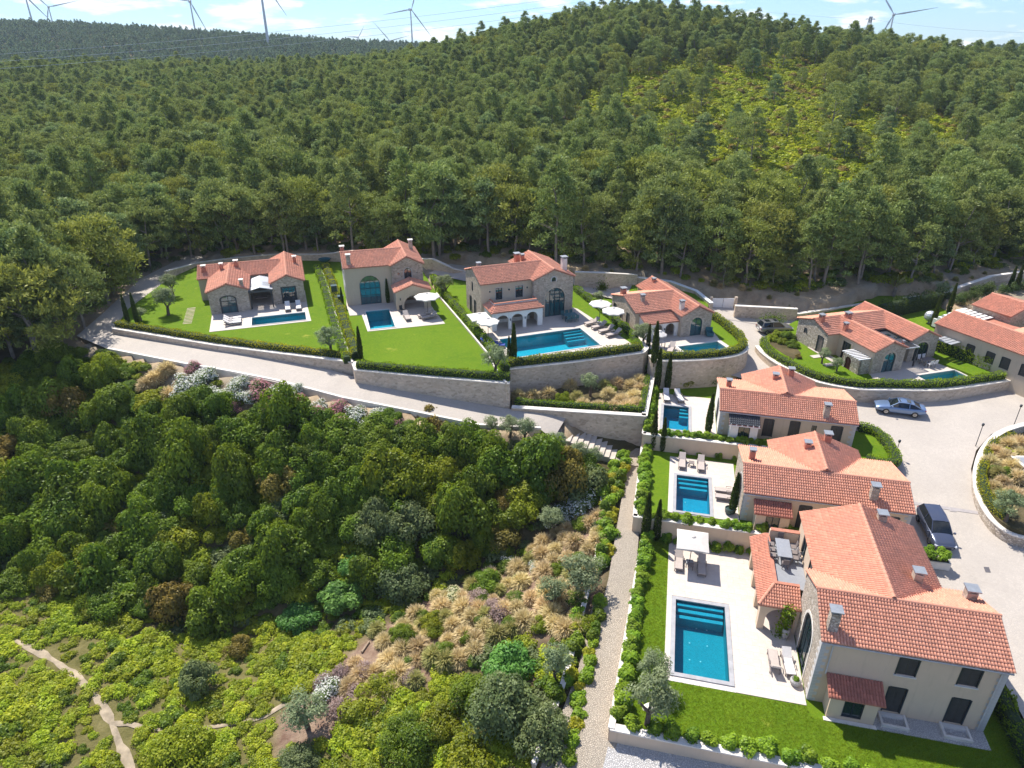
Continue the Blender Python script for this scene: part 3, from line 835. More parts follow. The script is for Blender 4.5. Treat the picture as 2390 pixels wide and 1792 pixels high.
LW = [PT(*q) for q in ((1410,1140),(1402,1240),(1392,1330),(1376,1372),(1346,1500),(1318,1600),(1284,1700),(1248,1795))]
wall('garden_wall', 'long low edging wall left of the cobbled paths', dense([(p[0], p[1], p[2] + .38, p[2] - 1.2) for p in LW], 1.0), .2, M['retain'], side=-1)
KE = dense(wpx([(250,812),(430,850),(640,889),(800,925),(1000,967),(1120,992),(1262,1012)], 1.0, 0), 1.5)
kpx = [W(*q[:3]) for q in KE]
KE = []
for (a, c) in kpx:
    x, y, _ = P(a, c, float(np.interp(a, [250,430,800,1000,1120,1262], [2.4,2.2,1.5,.6,.05,-.9])))
    zr = float(road_z(np.array([x]), np.array([y]))[0]); KE.append((x, y, zr + .1, zr - .9))
wall('kerb', 'long pale kerb along the lower edge of the left road above the oleanders', KE, .22, M['coping'], 'kerb', False)
# steps from the road down to the path
M['step'] = mat_flat('worn_step_stone', (.46, .40, .335), .85, 0, .16, 1.2)
slab('pavement', [[P(a, c, -3.02)[:2] for a, c in ((1425,1030),(1508,1030),(1512,1085),(1452,1090))]], -3.0, M['cobble'], .6)
stp = empty('stone_steps', P(1300,990,-.8), 'flight of pale stone steps going down beside the tall bed wall', 'steps')
a0, a1 = Vector(P(1296,976,-.85)), Vector(P(1470,1046,-3.05)); b0 = Vector(P(1258,1012,-.85))
tdir = (a1 - a0); wv = Vector((b0.x - a0.x, b0.y - a0.y, 0)).normalized() * -1
sw = 3.4; nstep = 14
for k in range(nstep):
    t0, t1 = k / nstep, (k + 1) / nstep
    p0 = a0 + tdir * t0; p1 = a0 + tdir * t1; hd = Vector((tdir.x, tdir.y, 0)).normalized()
    nrm = Vector((hd.y, -hd.x, 0)); run = Vector((p1.x-p0.x, p1.y-p0.y, 0)).length
    c = (p0 + p1) / 2 + nrm * (sw / 2 - .3); c.z = p1.z - .45 - stp.location.z
    c.x -= stp.location.x; c.y -= stp.location.y
    mb = MB(); mb.obox(c, hd * (run / 2 + .02), nrm * sw / 2, (0, 0, .55)); mb.build('step', M['step'], stp)

# ------------------------------------------------------------------ lawns, decks, pools
def rect(F, x0, x1, y0, y1): return [F(*q)[:2] for q in ((x0,y0),(x1,y0),(x1,y1),(x0,y1))]
def pool(O, ang, r, z, label, cop=.3, edge='pool_edge_pale', tile='pool', steps=None, depth=1.35, lights=0, group=None):
    x0, x1, y0, y1 = r; F = frame(O, ang)
    cx, cy = (x0+x1)/2, (y0+y1)/2
    root = empty('swimming_pool', F(cx, cy, z), label, 'pool', group, R(ang))
    hx, hy = (x1-x0)/2, (y1-y0)/2; ix, iy = hx-cop, hy-cop
    for b in ((-hx,hx,-hy,-iy),(-hx,hx,iy,hy),(-hx,-ix,-iy,iy),(ix,hx,-iy,iy)):
        mb = MB(); mb.box(*b, -.35, .065); mb.build('coping', M[edge], root)
    mb = MB(); a, c = ix, iy
    mb.add([(-a,-c,-.02),(a,-c,-.02),(a,c,-.02),(-a,c,-.02),(-a,-c,-depth),(a,-c,-depth),(a,c,-depth),(-a,c,-depth)],
           [(4,5,6,7),(0,1,5,4),(1,2,6,5),(2,3,7,6),(3,0,4,7)])
    mb.build('basin', M[tile], root)
    mb = MB(); mb.add([(-a,-c,-.07),(a,-c,-.07),(a,c,-.07),(-a,c,-.07)], [(0,1,2,3)]); mb.build('water', M['water'], root)
    if steps:
        side, n, w0, w1 = steps
        for k in range(n):
            d0, d1 = k*.42, (k+1)*.42; zz = -.2 - k*.2
            if side == 'B': b = (w0*a, w1*a, c-d1+.1, c-d0-.004)
            else: b = (-a+d0+.004, -a+d1-.1, w0*c, w1*c)
            mb = MB(); mb.box(*b, -depth+.004, zz); mb.build('pool_step', M['pool_step'], root)
    for k in range(lights):
        mb = MB(); u = (-.35, .35)[k % 2] * a * (1 if k % 3 else .2); v = (-.7 + .45*(k//2)) * c
        mb.lathe([(.001,.0),(.05,.0),(.06,-.02)], 8, (u, v, -depth+.04)); mb.build('pool_light', M['whitepaint'], root)
    return rect(F, x0+.012, x1-.012, y0+.012, y1-.012)

hA = pool(OA, AA, (4.65,11.1,-5.5,-2.55), 3.03, 'long narrow pool in front of the leftmost stone villa', .1, lights=2, tile='pool_pale')
hB = pool(OB, AB, (1.85,5.0,-8.95,-2.5), 3.03, 'rectangular pool before the tall arched window of the beige villa', .13, lights=4, tile='pool_pale')
hC = pool(OC, AC, (.2,10.5,-10.9,-5.3), 3.03, 'largest pool with corner steps below the white arcade', .12, steps=('B',4,.55,1.0), lights=4, tile='pool_pale')
hD = pool(OD, AD, (1.3,7.0,-9.4,-6.75), 2.53, 'small pool behind the rounded hedge by the little white arcade', .3, tile='pool_pale')
hE = pool(OE, AE, (4.2,9.55,-3.75,-1.55), 1.23, 'pool in the walled garden behind the silver car', .15, tile='pool_pale')
h1 = pool(O1, A1, (-5.45,-2.4,-.5,4.92), -.67, 'bright blue pool of the farthest right-hand villa', .28, 'pool_edge', 'pool_blue', ('B',3,.3,1.0), lights=2)
h2 = pool(O2, A2, (-5.45,-2.12,-.25,5.68), -2.17, 'blue pool with three steps at the middle right-hand villa', .27, 'pool_edge', 'pool_blue', ('B',3,-.95,.95), lights=5)
h3 = pool(O3, A3, (-8.45,-4.35,-.1,7.2), -3.97, 'nearest and largest grey-edged pool beside the corner lawn', .3, 'pool_edge', 'pool', ('B',3,-.95,.95), lights=8)

for k, hole in (('A',hA),('B',hB),('C',hC),('D',hD),('E',hE),('1',h1),('2',h2),('3',h3)):
    poly, z = PLAT[k]
    slab('lawn', [poly, hole], z, M['lawn'], 1.0)
slab('planting_ground', [PLAT['bed'][0]], .2, M['earth'], 1.2)

def deck(loops, z, name='terrace'): return slab(name, loops, z + .04, M['deck'], .2)
deck([[FA(*q)[:2] for q in ((.1,-5.9),(11.55,-5.9),(11.4,-.9),(11.4,6),(-.02,6))], hA], 3.0)
deck([[FB(*q)[:2] for q in ((-.15,-.0),(0,-3.5),(1.43,-3.62),(1.62,-9.3),(10.75,-9.35),(10.35,-5),(10.1,0),(9.7,6),(.1,6))], hB], 3.0)
deck([[FC(*q)[:2] for q in ((-.6,-11.5),(13.9,-12.1),(12.9,.6),(11.5,3),(.1,3),(-.9,1.5),(-1.6,-4),(-1.5,-7))], hC], 3.0)
deck([[FD(*q)[:2] for q in ((-1.3,-9.75),(7.3,-9.75),(7.3,-6.5),(7.9,-4.2),(7.2,0),(-1.2,0),(-1.6,-6))], hD], 2.5)
deck([[FE(*q)[:2] for q in ((-.6,-.9),(1.6,-2.4),(3.4,-4.4),(4.0,-4.3),(4.1,-3.9),(9.8,-3.9),(9.8,-1.3),(9.7,3),(9,6),(.5,6),(-.2,-.2))], hE], 1.2)
def paved(F, O, ang, x0, x1, y0, y1, holes, hole, z, sw=.9, sd=.6):
    t = slab('terrace', [rect(F, x0, x1, y0, y1), hole], z + .02, M['pool_edge_pale'], .2)
    meshes = {}
    px0, px1, py0, py1 = holes
    j = 0; y = y0
    while y < y1 - .1:
        h = min(sd, y1 - y); x = x0 - (sw/2 if j % 2 else 0)
        while x < x1 - .05:
            a, b = max(x, x0), min(x + sw, x1)
            # clip against the pool
            segs = [(a, b)]
            if y + h > py0 + .01 and y < py1 - .01:
                segs = []
                if a < px0 - .06: segs.append((a, min(b, px0)))
                if b > px1 + .06: segs.append((max(a, px1), b))
            yy0, yy1 = y, y + h
            for s0, s1 in segs:
                if s1 - s0 < .12: continue
                key = (round(s1-s0, 2), round(h, 2))
                if key not in meshes:
                    mb = MB(); mb.box(-key[0]/2+.003, key[0]/2-.003, -h/2+.003, h/2-.003, -.01, .022)
                    meshes[key] = mb.mesh('paving_slab', M['slab'])
                p = F((s0+s1)/2, (yy0+yy1)/2, z + .02 + random.uniform(0, .003))
                link_mesh('paving_slab', meshes[key], t, p, R(ang))
            x += sw
        y += sd; j += 1
    return t
paved(F3, O3, A3, -8.8, -.06, -.5, 13.9, (-8.45,-4.35,-.1,7.2), h3, -4.0)
paved(F2, O2, A2, -5.85, -.06, -.32, 8.5, (-5.45,-2.12,-.25,5.68), h2, -2.2)
paved(F1, O1, A1, -5.75, -.06, -.7, 7.3, (-5.45,-2.4,-.5,4.92), h1, -.7)

# ------------------------------------------------------------------ villas
class Tiles:
    """tile relief on a rectangular slope; p0 lower left corner, U along the eave, V up the slope"""
def tile_slope(p0, U, V, mat, parent, cw=.18, rl=.27, name='roof_tiles'):
    p0, U, V = (np.array(q, float) for q in (p0, U, V))
    Lu, Lv = np.linalg.norm(U), np.linalg.norm(V); u, v = U/Lu, V/Lv
    n = np.cross(u, v); n = n if n[2] > 0 else -n
    nc = max(2, round(Lu/cw)); nr = max(2, round(Lv/rl)); cw, rl = Lu/nc, Lv/nr
    prof = np.array([(0,.0),(.26,.0),(.36,.055),(.63,.088),(.90,.055),(1.0,.0)])
    C = (np.arange(nc)[:, None] + prof[None, :, 0]) * cw            # nc,6
    Hh = np.broadcast_to(prof[:, 1], (nc, 6))
    verts = []; faces = []; tint = []
    base = 0
    for r in range(nr):
        jit = RNG.uniform(-.012, .012, nc)[:, None]
        lo = r * rl - .03 + jit; hi = (r + 1) * rl + np.zeros((nc, 1))
        A = p0 + C[..., None]*u + (lo + 0*C)[..., None]*v + (Hh + .052)[..., None]*n
        B = p0 + C[..., None]*u + (hi + 0*C)[..., None]*v + (Hh + .012)[..., None]*n
        D = A - .045*n
        blk = np.stack([D, A, B], 1)                                 # nc,3,6,3
        verts.append(blk.reshape(-1, 3))
        i = base + np.arange(nc)[:, None]*18
        k = np.arange(5)[None, :]
        f1 = np.stack([i+k, i+k+1, i+6+k+1, i+6+k], -1); f2 = np.stack([i+6+k, i+6+k+1, i+12+k+1, i+12+k], -1)
        faces += [f1.reshape(-1, 4), f2.reshape(-1, 4)]
        t = np.clip(RNG.normal(.5, .24, nc), 0, 1)
        tt = np.repeat(t[:, None], 5, 1)
        pan = np.array([.75, .9, 1, 1, .9])                          # individual pans a little duller
        tint += [(tt*.8).reshape(-1), (tt*pan).reshape(-1)]
        base += nc*18
    me = np_mesh(name, np.concatenate(verts), np.concatenate(faces), mat, np.concatenate(tint))
    return link_mesh(name, me, parent, kind='stuff')
def ridge_tiles(a, b, mat, parent, r=.13, L=.42):
    a, b = Vector(a), Vector(b); d = b - a; n = max(2, round(d.length/L)); d /= n
    side = d.cross(Vector((0,0,1))).normalized(); upv = side.cross(d).normalized()
    mb = MB(); prof = [(math.cos(t), math.sin(t)) for t in np.linspace(-.25, PI+.25, 7)]
    for i in range(n):
        p, q = a + d*i, a + d*(i+1.08); vs = []
        for c, rr in ((p, r*1.0), (q, r*.86)):
            vs += [c + side*(rr*x) + upv*(rr*y - .03) for x, y in prof]
        mb.add(vs, [(k, k+1, 8+k, 7+k) for k in range(6)])
    return mb.build('ridge_tiles', mat, parent, 'stuff')

def arc_pts(u, w, z, h, arch):
    """outline of an opening; arch 0 flat, 1 semicircle, .5 segmental"""
    if not arch: return [(u, z), (u+w, z), (u+w, z+h), (u, z+h)]
    rise = w/2*arch; sp = z + h - rise; n = 12
    return [(u, z), (u+w, z)] + [(u+w/2 + w/2*math.cos(t), sp + rise*math.sin(t)) for t in np.linspace(0, PI, n)]
def top_at(x, u, w, z, h, arch):
    if not arch: return z + h
    rise = w/2*arch; sp = z + h - rise; q = (x - u - w/2)/(w/2)
    return sp + rise*math.sqrt(max(0, 1 - q*q))

class Villa:
    def __init__(s, O, ang, label, name='villa', cat='villa'):
        s.root = empty(name, O, label, cat, 'tile-roofed villas' if cat == 'villa' else None, R(ang)); s.O = O
    def fmap(s, face, x0, x1, y0, y1):
        return {'F': lambda u, z, d=0: (u, y0-d, z), 'B': lambda u, z, d=0: (u, y1+d, z),
                'L': lambda u, z, d=0: (x0-d, u, z), 'R': lambda u, z, d=0: (x1+d, u, z)}[face]
    def wallface(s, fm, outer, ops, mat, dep=.16, name='wall', back=False):
        mb = MB()
        loops = [[fm(u, z) for u, z in outer]]
        holes = [arc_pts(*o['r'], o.get('arch', 0)) for o in ops]
        loops += [[fm(u, z) for u, z in h] for h in holes]
        vs, fs = tess(loops); mb.add(vs, fs)
        for h in holes:
            for i in range(len(h)):
                a, b = h[i], h[(i+1) % len(h)]
                mb.add([fm(*a), fm(*b), fm(*b, -dep), fm(*a, -dep)], [(0,1,2,3)])
        if back:
            L2 = [[fm(u, z, -dep) for u, z in outer]] + [[fm(u, z, -dep) for u, z in h] for h in holes]
            vs, fs = tess(L2); mb.add(vs, fs)
            for i in range(len(outer)):
                a, b = outer[i], outer[(i+1) % len(outer)]
                mb.add([fm(*a), fm(*b), fm(*b, -dep), fm(*a, -dep)], [(0,1,2,3)])
        w = mb.build(name, mat, s.root)
        for o in ops: s.fill(fm, o, dep)
        return w
    def fill(s, fm, o, dep=.16):
        k = o.get('k', 'window')
        if k == 'open': return
        u, w, z, h = o['r']; arch = o.get('arch', 0); pts = arc_pts(u, w, z, h, arch)
        if k == 'shutter':
            half = w/2
            fr = MB(); d0 = -.0
            for (ua, ub, za, zb) in ((u-.05,u+.03,z,z+h),(u+w-.03,u+w+.05,z,z+h),(u+.03,u+w-.03,z+h-.03,z+h+.05)):
                fr.add([fm(ua,za,.03),fm(ub,za,.03),fm(ub,zb,.03),fm(ua,zb,.03),fm(ua,za,-.06),fm(ub,za,-.06),fm(ub,zb,-.06),fm(ua,zb,-.06)],
                       [(0,1,2,3),(4,7,6,5),(0,4,5,1),(1,5,6,2),(2,6,7,3),(3,7,4,0)])
            wn = fr.build('window', M['frame'], s.root)
            for i in (0, 1):
                mb = MB(); ua, ub = u+.03+i*(half-.03)+.008, u+half-.0+i*(half-.03)-.008
                def bx(ua, ub, za, zb, da, db):
                    mb.add([fm(ua,za,db),fm(ub,za,db),fm(ub,zb,db),fm(ua,zb,db),fm(ua,za,da),fm(ub,za,da),fm(ub,zb,da),fm(ua,zb,da)],
                           [(0,1,2,3),(4,7,6,5),(0,4,5,1),(1,5,6,2),(2,6,7,3),(3,7,4,0)])
                bx(ua, ub, z+.02, z+h-.035, -.1, -.055)
                for za, zb in ((z+.02, z+.1), (z+h-.12, z+h-.035)): bx(ua, ub, za, zb, -.055, -.03)
                nsl = max(4, int(h/.11))
                for q in range(nsl):
                    zz = z + .12 + (h-.26)*q/nsl; bx(ua+.06, ub-.06, zz, zz+.05, -.055, -.038)
                mb.build('shutter', o.get('mat', M['shutter']), wn)
            return
        gl = o.get('glass', M['glass']); fmmat = o.get('frame', M['frame'])
        # frame ring
        cx, cz = u + w/2, z + h/2; t = o.get('t', .07)
        inn = []
        for a in pts:
            dx, dz = a[0]-cx, a[1]-cz
            sx = (w/2 - t)/(w/2); sz = (h/2 - t)/(h/2)
            inn.append((cx + dx*sx, cz + dz*sz))
        mb = MB(); n = len(pts); df, db = -dep+.1, -dep+.02
        for i in range(n):
            a, b, c, d = pts[i], pts[(i+1) % n], inn[(i+1) % n], inn[i]
            mb.add([fm(*a,df), fm(*b,df), fm(*c,df), fm(*d,df), fm(*c,db), fm(*d,db)], [(0,1,2,3),(3,2,4,5)])
        def vbar(x, za, zb, tt):
            mb.add([fm(x-tt,za,df-.01),fm(x+tt,za,df-.01),fm(x+tt,zb,df-.01),fm(x-tt,zb,df-.01),fm(x-tt,za,db),fm(x+tt,za,db),fm(x+tt,zb,db),fm(x-tt,zb,db)],
                   [(0,1,2,3),(0,4,5,1),(1,5,6,2),(2,6,7,3),(3,7,4,0)])
        nv = o.get('nv', 1); tb = o.get('tb', .028)
        for q in range(1, nv+1):
            x = u + w*q/(nv+1); vbar(x, z, top_at(x, u, w, z, h, arch)-.02, tb)
        for zz in o.get('hz', ()):
            rise = w/2*arch
            hw = w/2
            if arch and zz > h - rise: hw = w/2*math.sqrt(max(0, 1-((zz-(h-rise))/rise)**2))
            mb.add([fm(cx-hw+.02,z+zz-.035,df-.006),fm(cx+hw-.02,z+zz-.035,df-.006),fm(cx+hw-.02,z+zz+.035,df-.006),fm(cx-hw+.02,z+zz+.035,df-.006)], [(0,1,2,3)])
        if o.get('fan'):
            rise = w/2*arch; sp = z+h-rise; q = [(cx+.5*w/2*math.cos(t), sp+.5*rise*math.sin(t)) for t in np.linspace(0, PI, 10)]
            for a, b in zip(q[:-1], q[1:]):
                sc = 1.08; A2 = (cx+(a[0]-cx)*sc, sp+(a[1]-sp)*sc); B2 = (cx+(b[0]-cx)*sc, sp+(b[1]-sp)*sc)
                mb.add([fm(*a,df-.006),fm(*b,df-.006),fm(*B2,df-.006),fm(*A2,df-.006)], [(0,1,2,3)])
        wn = mb.build(k, fmmat, s.root)
        pm = MB(); loop = [fm(a, b, -dep+.045) for a, b in pts]; vs, fs = tess([loop]); pm.add(vs, fs)
        pm.build('pane', gl, wn)
        if o.get('solid'):        # boarded lower part
            sm = MB(); zz = z + o['solid']
            sm.add([fm(u+t,z+.03,df-.03),fm(u+w-t,z+.03,df-.03),fm(u+w-t,zz,df-.03),fm(u+t,zz,df-.03)], [(0,1,2,3)])
            sm.build('panel', fmmat, wn)
        if o.get('surround'):
            q = o['surround']; sm = MB(); out2 = []
            for a in pts:
                dx, dz = a[0]-cx, a[1]-cz; out2.append((cx + dx*(w/2+q)/(w/2), max(z, cz + dz*(h/2+q)/(h/2))))
            for i in range(1, n):
                a, b, c, d = pts[i], pts[(i+1) % n], out2[(i+1) % n], out2[i]
                sm.add([fm(*a,.03),fm(*b,.03),fm(*c,.03),fm(*d,.03),fm(*c,0),fm(*d,0)], [(0,1,2,3),(3,2,4,5)])
            sm.build('surround', M['quoin'] if not o.get('smat') else o['smat'], s.root)
    def block(s, x0, x1, y0, y1, h, rise, axis, mats, ops=None, ridge=None, ov=.16, hb=None, roof_a=None, tiles=('a','b'), skip='', tmat=None, cw=.18, rl=.27, zb=-.4, ova=.12):
        ops = ops or {}; hb = h if hb is None else hb
        if axis == 'x': A0, A1_, B0, B1 = x0, x1, y0, y1; T = lambda a, b, z: (a, b, z)
        else: A0, A1_, B0, B1 = y0, y1, x0, x1; T = lambda a, b, z: (b, a, z)
        rb = (B0+B1)/2 if ridge is None else ridge
        for face in 'FBLR':
            if face in skip: continue
            fm = s.fmap(face, x0, x1, y0, y1)
            u0, u1 = (x0, x1) if face in 'FB' else (y0, y1)
            gable = (face in 'LR') == (axis == 'x')
            if gable: outer = [(u0, zb), (u1, zb), (u1, hb), (rb, h+rise), (u0, h)]
            else:
                hh = h if face in ('F' if axis == 'x' else 'L') else hb
                outer = [(u0, zb), (u1, zb), (u1, hh), (u0, hh)]
            s.wallface(fm, outer, ops.get(face, []), mats.get(face, mats.get('*')))
        ra0, ra1 = roof_a or (A0-ova, A1_+ova)
        m0 = rise/(rb-B0); m1 = (h+rise-hb)/(B1-rb); zr = h + rise + .03
        e0, e1 = (B0-ov, h+.03-m0*ov), (B1+ov, hb+.03-m1*ov); th = .09
        mb = MB(); vs = []
        for a in (ra0, ra1):
            vs += [T(a, e0[0], e0[1]), T(a, rb, zr), T(a, e1[0], e1[1]), T(a, e1[0], e1[1]+th), T(a, rb, zr+th), T(a, e0[0], e0[1]+th)]
        mb.add(vs, [(0,1,4,5),(1,2,3,4),(6,11,10,7),(7,10,9,8),(0,6,7,1),(1,7,8,2),(3,9,10,4),(4,10,11,5),(0,5,11,6),(2,8,9,3)])
        rf = mb.build('roof', M['roof_edge'], s.root)
        tm = tmat or M['tile']; q = .06
        for side, e in (('a', e0), ('b', e1)):
            if side not in tiles: continue
            p0 = T(ra0-.03, e[0]+(-q if side == 'a' else q), e[1]+th+.004 - q*(m0 if side == 'a' else m1))
            tile_slope(p0, np.array(T(ra1+.03, e[0], 0)) - np.array(T(ra0-.03, e[0], 0)),
                       np.array(T(0, rb, zr+th)) - np.array(T(0, e[0]+(-q if side == 'a' else q), e[1]+th - q*(m0 if side == 'a' else m1))), tm, rf, cw, rl)
        ridge_tiles(T(ra0-.03, rb, zr+th+.06), T(ra1+.03, rb, zr+th+.06), tm, rf)
        return rf
    def pent(s, p0, p1, q0, q1, mat=None, parent=None, cw=.18, rl=.27):
        """single lean-to slope from eave p0-p1 up to q0-q1 (q may be shorter at the ends)"""
        mb = MB(); vs = [Vector(p) for p in (p0, p1, q1, q0)]; d = Vector((0,0,-.08))
        mb.add(vs + [v + d for v in vs], [(0,1,2,3),(7,6,5,4),(0,4,5,1),(1,5,6,2),(2,6,7,3),(3,7,4,0)])
        rf = mb.build('roof', M['roof_edge'], s.root)
        # clipped tile relief column by column
        P0, P1, Q0, Q1 = (np.array(p, float) for p in (p0, p1, q0, q1))
        U = P1 - P0; Lu = np.linalg.norm(U); u = U/Lu
        vd = Q0 - P0; vd = vd - u*np.dot(vd, u); Lv = np.linalg.norm(vd); v = vd/Lv
        a0 = np.dot(Q0-P0, u); a1 = np.dot(Q1-P1, u)
        n = np.cross(u, v); n = n if n[2] > 0 else -n
        nc = max(2, round(Lu/cw)); nr = max(1, round(Lv/rl)); V = []; Fc = []; tn = []
        prof = [(0,.0),(.26,.0),(.36,.055),(.63,.088),(.90,.055),(1.0,.0)]
        for c in range(nc):
            for r in range(nr):
                f = (r+.5)/nr; lo_u, hi_u = a0*f, Lu + a1*f
                uc = (c+.5)*Lu/nc
                if uc < lo_u or uc > hi_u: continue
                b = len(V)
                for (vv, zz) in ((r*Lv/nr-.03, .01), (r*Lv/nr-.03, .055), ((r+1)*Lv/nr, .015)):
                    for pu, ph in prof: V.append(P0 + u*((c+pu)*Lu/nc) + v*vv + n*(ph+zz))
                t = min(1, max(0, random.gauss(.5, .2)))
                for k in range(5):
                    Fc += [(b+k, b+k+1, b+6+k+1, b+6+k), (b+6+k, b+6+k+1, b+12+k+1, b+12+k)]; tn += [t*.8, t]
        me = np_mesh('roof_tiles', V, Fc, mat or M['tile'], tn); link_mesh('roof_tiles', me, rf, kind='stuff')
        return rf
    def chimney(s, x, y, zb, zt_, w=.5, mat=None, cap=None):
        mb = MB(); mb.box(x-w/2, x+w/2, y-w/2, y+w/2, zb-.9, zt_); c = mb.build('chimney', mat or M['stone'], s.root)
        mb = MB()
        for i in (-1, 1):
            for j in (-1, 1): mb.box(x+i*w*.38-.05, x+i*w*.38+.05, y+j*w*.38-.05, y+j*w*.38+.05, zt_+.001, zt_+.16)
        mb.box(x-w*.66, x+w*.66, y-w*.66, y+w*.66, zt_+.16, zt_+.24); mb.build('chimney_cap', cap or M['steel'], c)
        return c
    def box(s, name, b, mat, parent=None):
        mb = MB(); mb.box(*b); return mb.build(name, mat, parent or s.root)
    def lamp(s, fm, u, z):
        mb = MB(); a = fm(u, z, .02); b = fm(u, z, .14)
        mb.bar((a[0], a[1], z), (b[0], b[1], z), .05); mb.cyl((b[0], b[1], z-.14), (b[0], b[1], z+.1), .06, .05, 6); return mb.build('wall_lamp', M['frame'], s.root)
    def quoins(s, x, y, sx, sy, h, mat=None):
        """corner stones climbing one corner; sx, sy outward signs"""
        k = 0; z = .02; ms = s.__dict__.setdefault('_q', {})
        while z < h - .2:
            L, K = ((.48, .26), (.26, .48))[k % 2]; key = (L, K, sx, sy)
            if key not in ms:
                mb = MB(); e = .012
                mb.box(min(-sx*L, sx*e), max(-sx*L, sx*e), min(-sy*K, sy*e), max(-sy*K, sy*e), .004, .255); ms[key] = mb.mesh('quoin', mat or M['quoin'])
            link_mesh('quoin', ms[key], s.root, (x, y, z)); z += .26; k += 1
    def gutter(s, a, b):
        mb = MB(); mb.cyl(a, b, .06, n=6); return mb.build('gutter', M['quoin'], s.root)

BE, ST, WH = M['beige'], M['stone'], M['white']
# --- leftmost villa
v = Villa(OA, AA, 'leftmost single-storey stone villa with pale metal porch roof between two gables')
v.block(0, 4.6, 0, 6, 2.8, .85, 'y', {'F': ST, '*': BE}, {'F': [dict(r=(1.3,1.75,0,2.2), arch=.5, k='door', glass=M['glass_teal'], nv=1, hz=(.95,1.55), surround=.1, smat=M['frame'])]}, roof_a=(-.12, 9), cw=.19, rl=.29)
v.block(-1.5, 8.5, 6, 12, 2.8, .85, 'x', {'*': BE}, cw=.19, rl=.29)
v.block(7.4, 11.3, 1.4, 12.4, 2.8, .85, 'y', {'F': ST, '*': BE}, {'F': [dict(r=(8.55,1.65,0,2.15), k='door', nv=3, hz=(.75,1.2,1.7), surround=.12, smat=M['frame'], solid=.7)]}, cw=.19, rl=.29)
for x, y, zb, w in ((-.75,7.4,3.2,.5),(1.45,7.0,3.4,.42),(3.2,7.9,3.4,.5),(4.0,.55,2.95,.42),(10.6,8.3,3.2,.45)): v.chimney(x, y, zb, zb+.85, w, M['roof_edge'] if y > 2 else None, M['coping'])
for sx in (0, 1):        # metal porch roof with louvred skylights
    xa, xb = (4.55, 6.0) if sx == 0 else (6.0, 7.5)
    za, zb_ = (2.42, 2.78) if sx == 0 else (2.78, 2.42)
    def pz_(x): return za + (zb_-za)*(x-xa)/(xb-xa)
    mb = MB()
    def panel(x0, x1, y0, y1, th=.05):
        vs = [(x0,y0,pz_(x0)),(x1,y0,pz_(x1)),(x1,y1,pz_(x1)),(x0,y1,pz_(x0))]
        mb.add(vs + [(a, b, c-th) for a, b, c in vs], [(0,1,2,3),(7,6,5,4),(0,4,5,1),(1,5,6,2),(2,6,7,3),(3,7,4,0)])
    o0, o1 = xa+.35, xb-.35
    panel(xa, xb, .5, 1.5); panel(xa, o0, 1.5, 3.2); panel(o1, xb, 1.5, 3.2); panel(xa, xb, 3.2, 5.6)
    rp = mb.build('roof_panel', M['zinc'], v.root)
    for k in range(6):
        mb = MB(); panel(o0+.002, o1-.002, 1.56+k*.28, 1.74+k*.28, .02); mb.build('louvre', M['zinc'], rp)
v.box('fascia', (4.5,7.55,.36,.49,2.2,2.42), M['darkmetal'])
for x in (4.75, 7.3): v.box('post', (x-.06,x+.06,.5,.62,0,2.2), M['darkmetal'])
v.box('wall', (4.62,7.38,5.5,5.62,0,2.4), M['interior'])
v.box('dining_table', (5.2,6.6,2.6,3.4,.68,.74), M['furn'])
# --- arched-window villa
v = Villa(OB, AB, 'two-storey beige villa with huge arched window and gabled porch')
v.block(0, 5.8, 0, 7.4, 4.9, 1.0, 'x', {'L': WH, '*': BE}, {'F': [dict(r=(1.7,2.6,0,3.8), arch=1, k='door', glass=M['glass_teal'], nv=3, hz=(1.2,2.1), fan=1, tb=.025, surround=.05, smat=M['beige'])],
    'L': [dict(r=(1.5,.7,3,1.2), k='shutter', mat=M['teal_furn']), dict(r=(4.5,.7,3,1.2), k='shutter', mat=M['teal_furn']), dict(r=(1.4,.9,0,2.1), k='shutter', mat=M['teal_furn'])]}, roof_a=(-.12, 7.75), cw=.19, rl=.29)
v.block(5.8, 9.75, -.5, 7.5, 4.9, 1.0, 'y', {'F': ST, '*': BE}, {'F': [dict(r=(7.35,.95,2.95,1.6), arch=1, k='door', nv=1, hz=(.5,), surround=.06), dict(r=(6.55,.24,3.75,.24), t=.03, nv=0), dict(r=(8.85,.24,3.75,.24), t=.03, nv=0)]}, cw=.19, rl=.29)
v.block(5.8, 10.1, -3.4, -.5, 2.35, .8, 'y', {'F': BE, '*': BE}, {'F': [dict(r=(6.75,2.5,0,1.85), arch=1, k='open')], 'L': [], 'R': [dict(r=(-3.0,1.9,0,1.9), k='open')]}, skip='B', cw=.19, rl=.29, ov=.14, roof_a=(-3.52,-.55))
v.box('floor', (5.85,10.05,-3.3,-.6,.05,.07), M['deck'])
fm = v.fmap('F', 5.8, 10.1, -3.4, 0); v.lamp(fm, 6.3, 1.55); v.lamp(fm, 9.75, 1.55)
v.chimney(.7, .75, 5.1, 6.3, .5, None, M['coping']); v.chimney(.2, 4.6, 5.7, 6.4, .5, M['roof_edge'], M['coping']); v.chimney(9.1, 5.0, 5.2, 6.5, .5, None, M['coping'])
v.box('bench', (6.4,9.4,-1.2,-.7,.05,.5), M['cushion'])
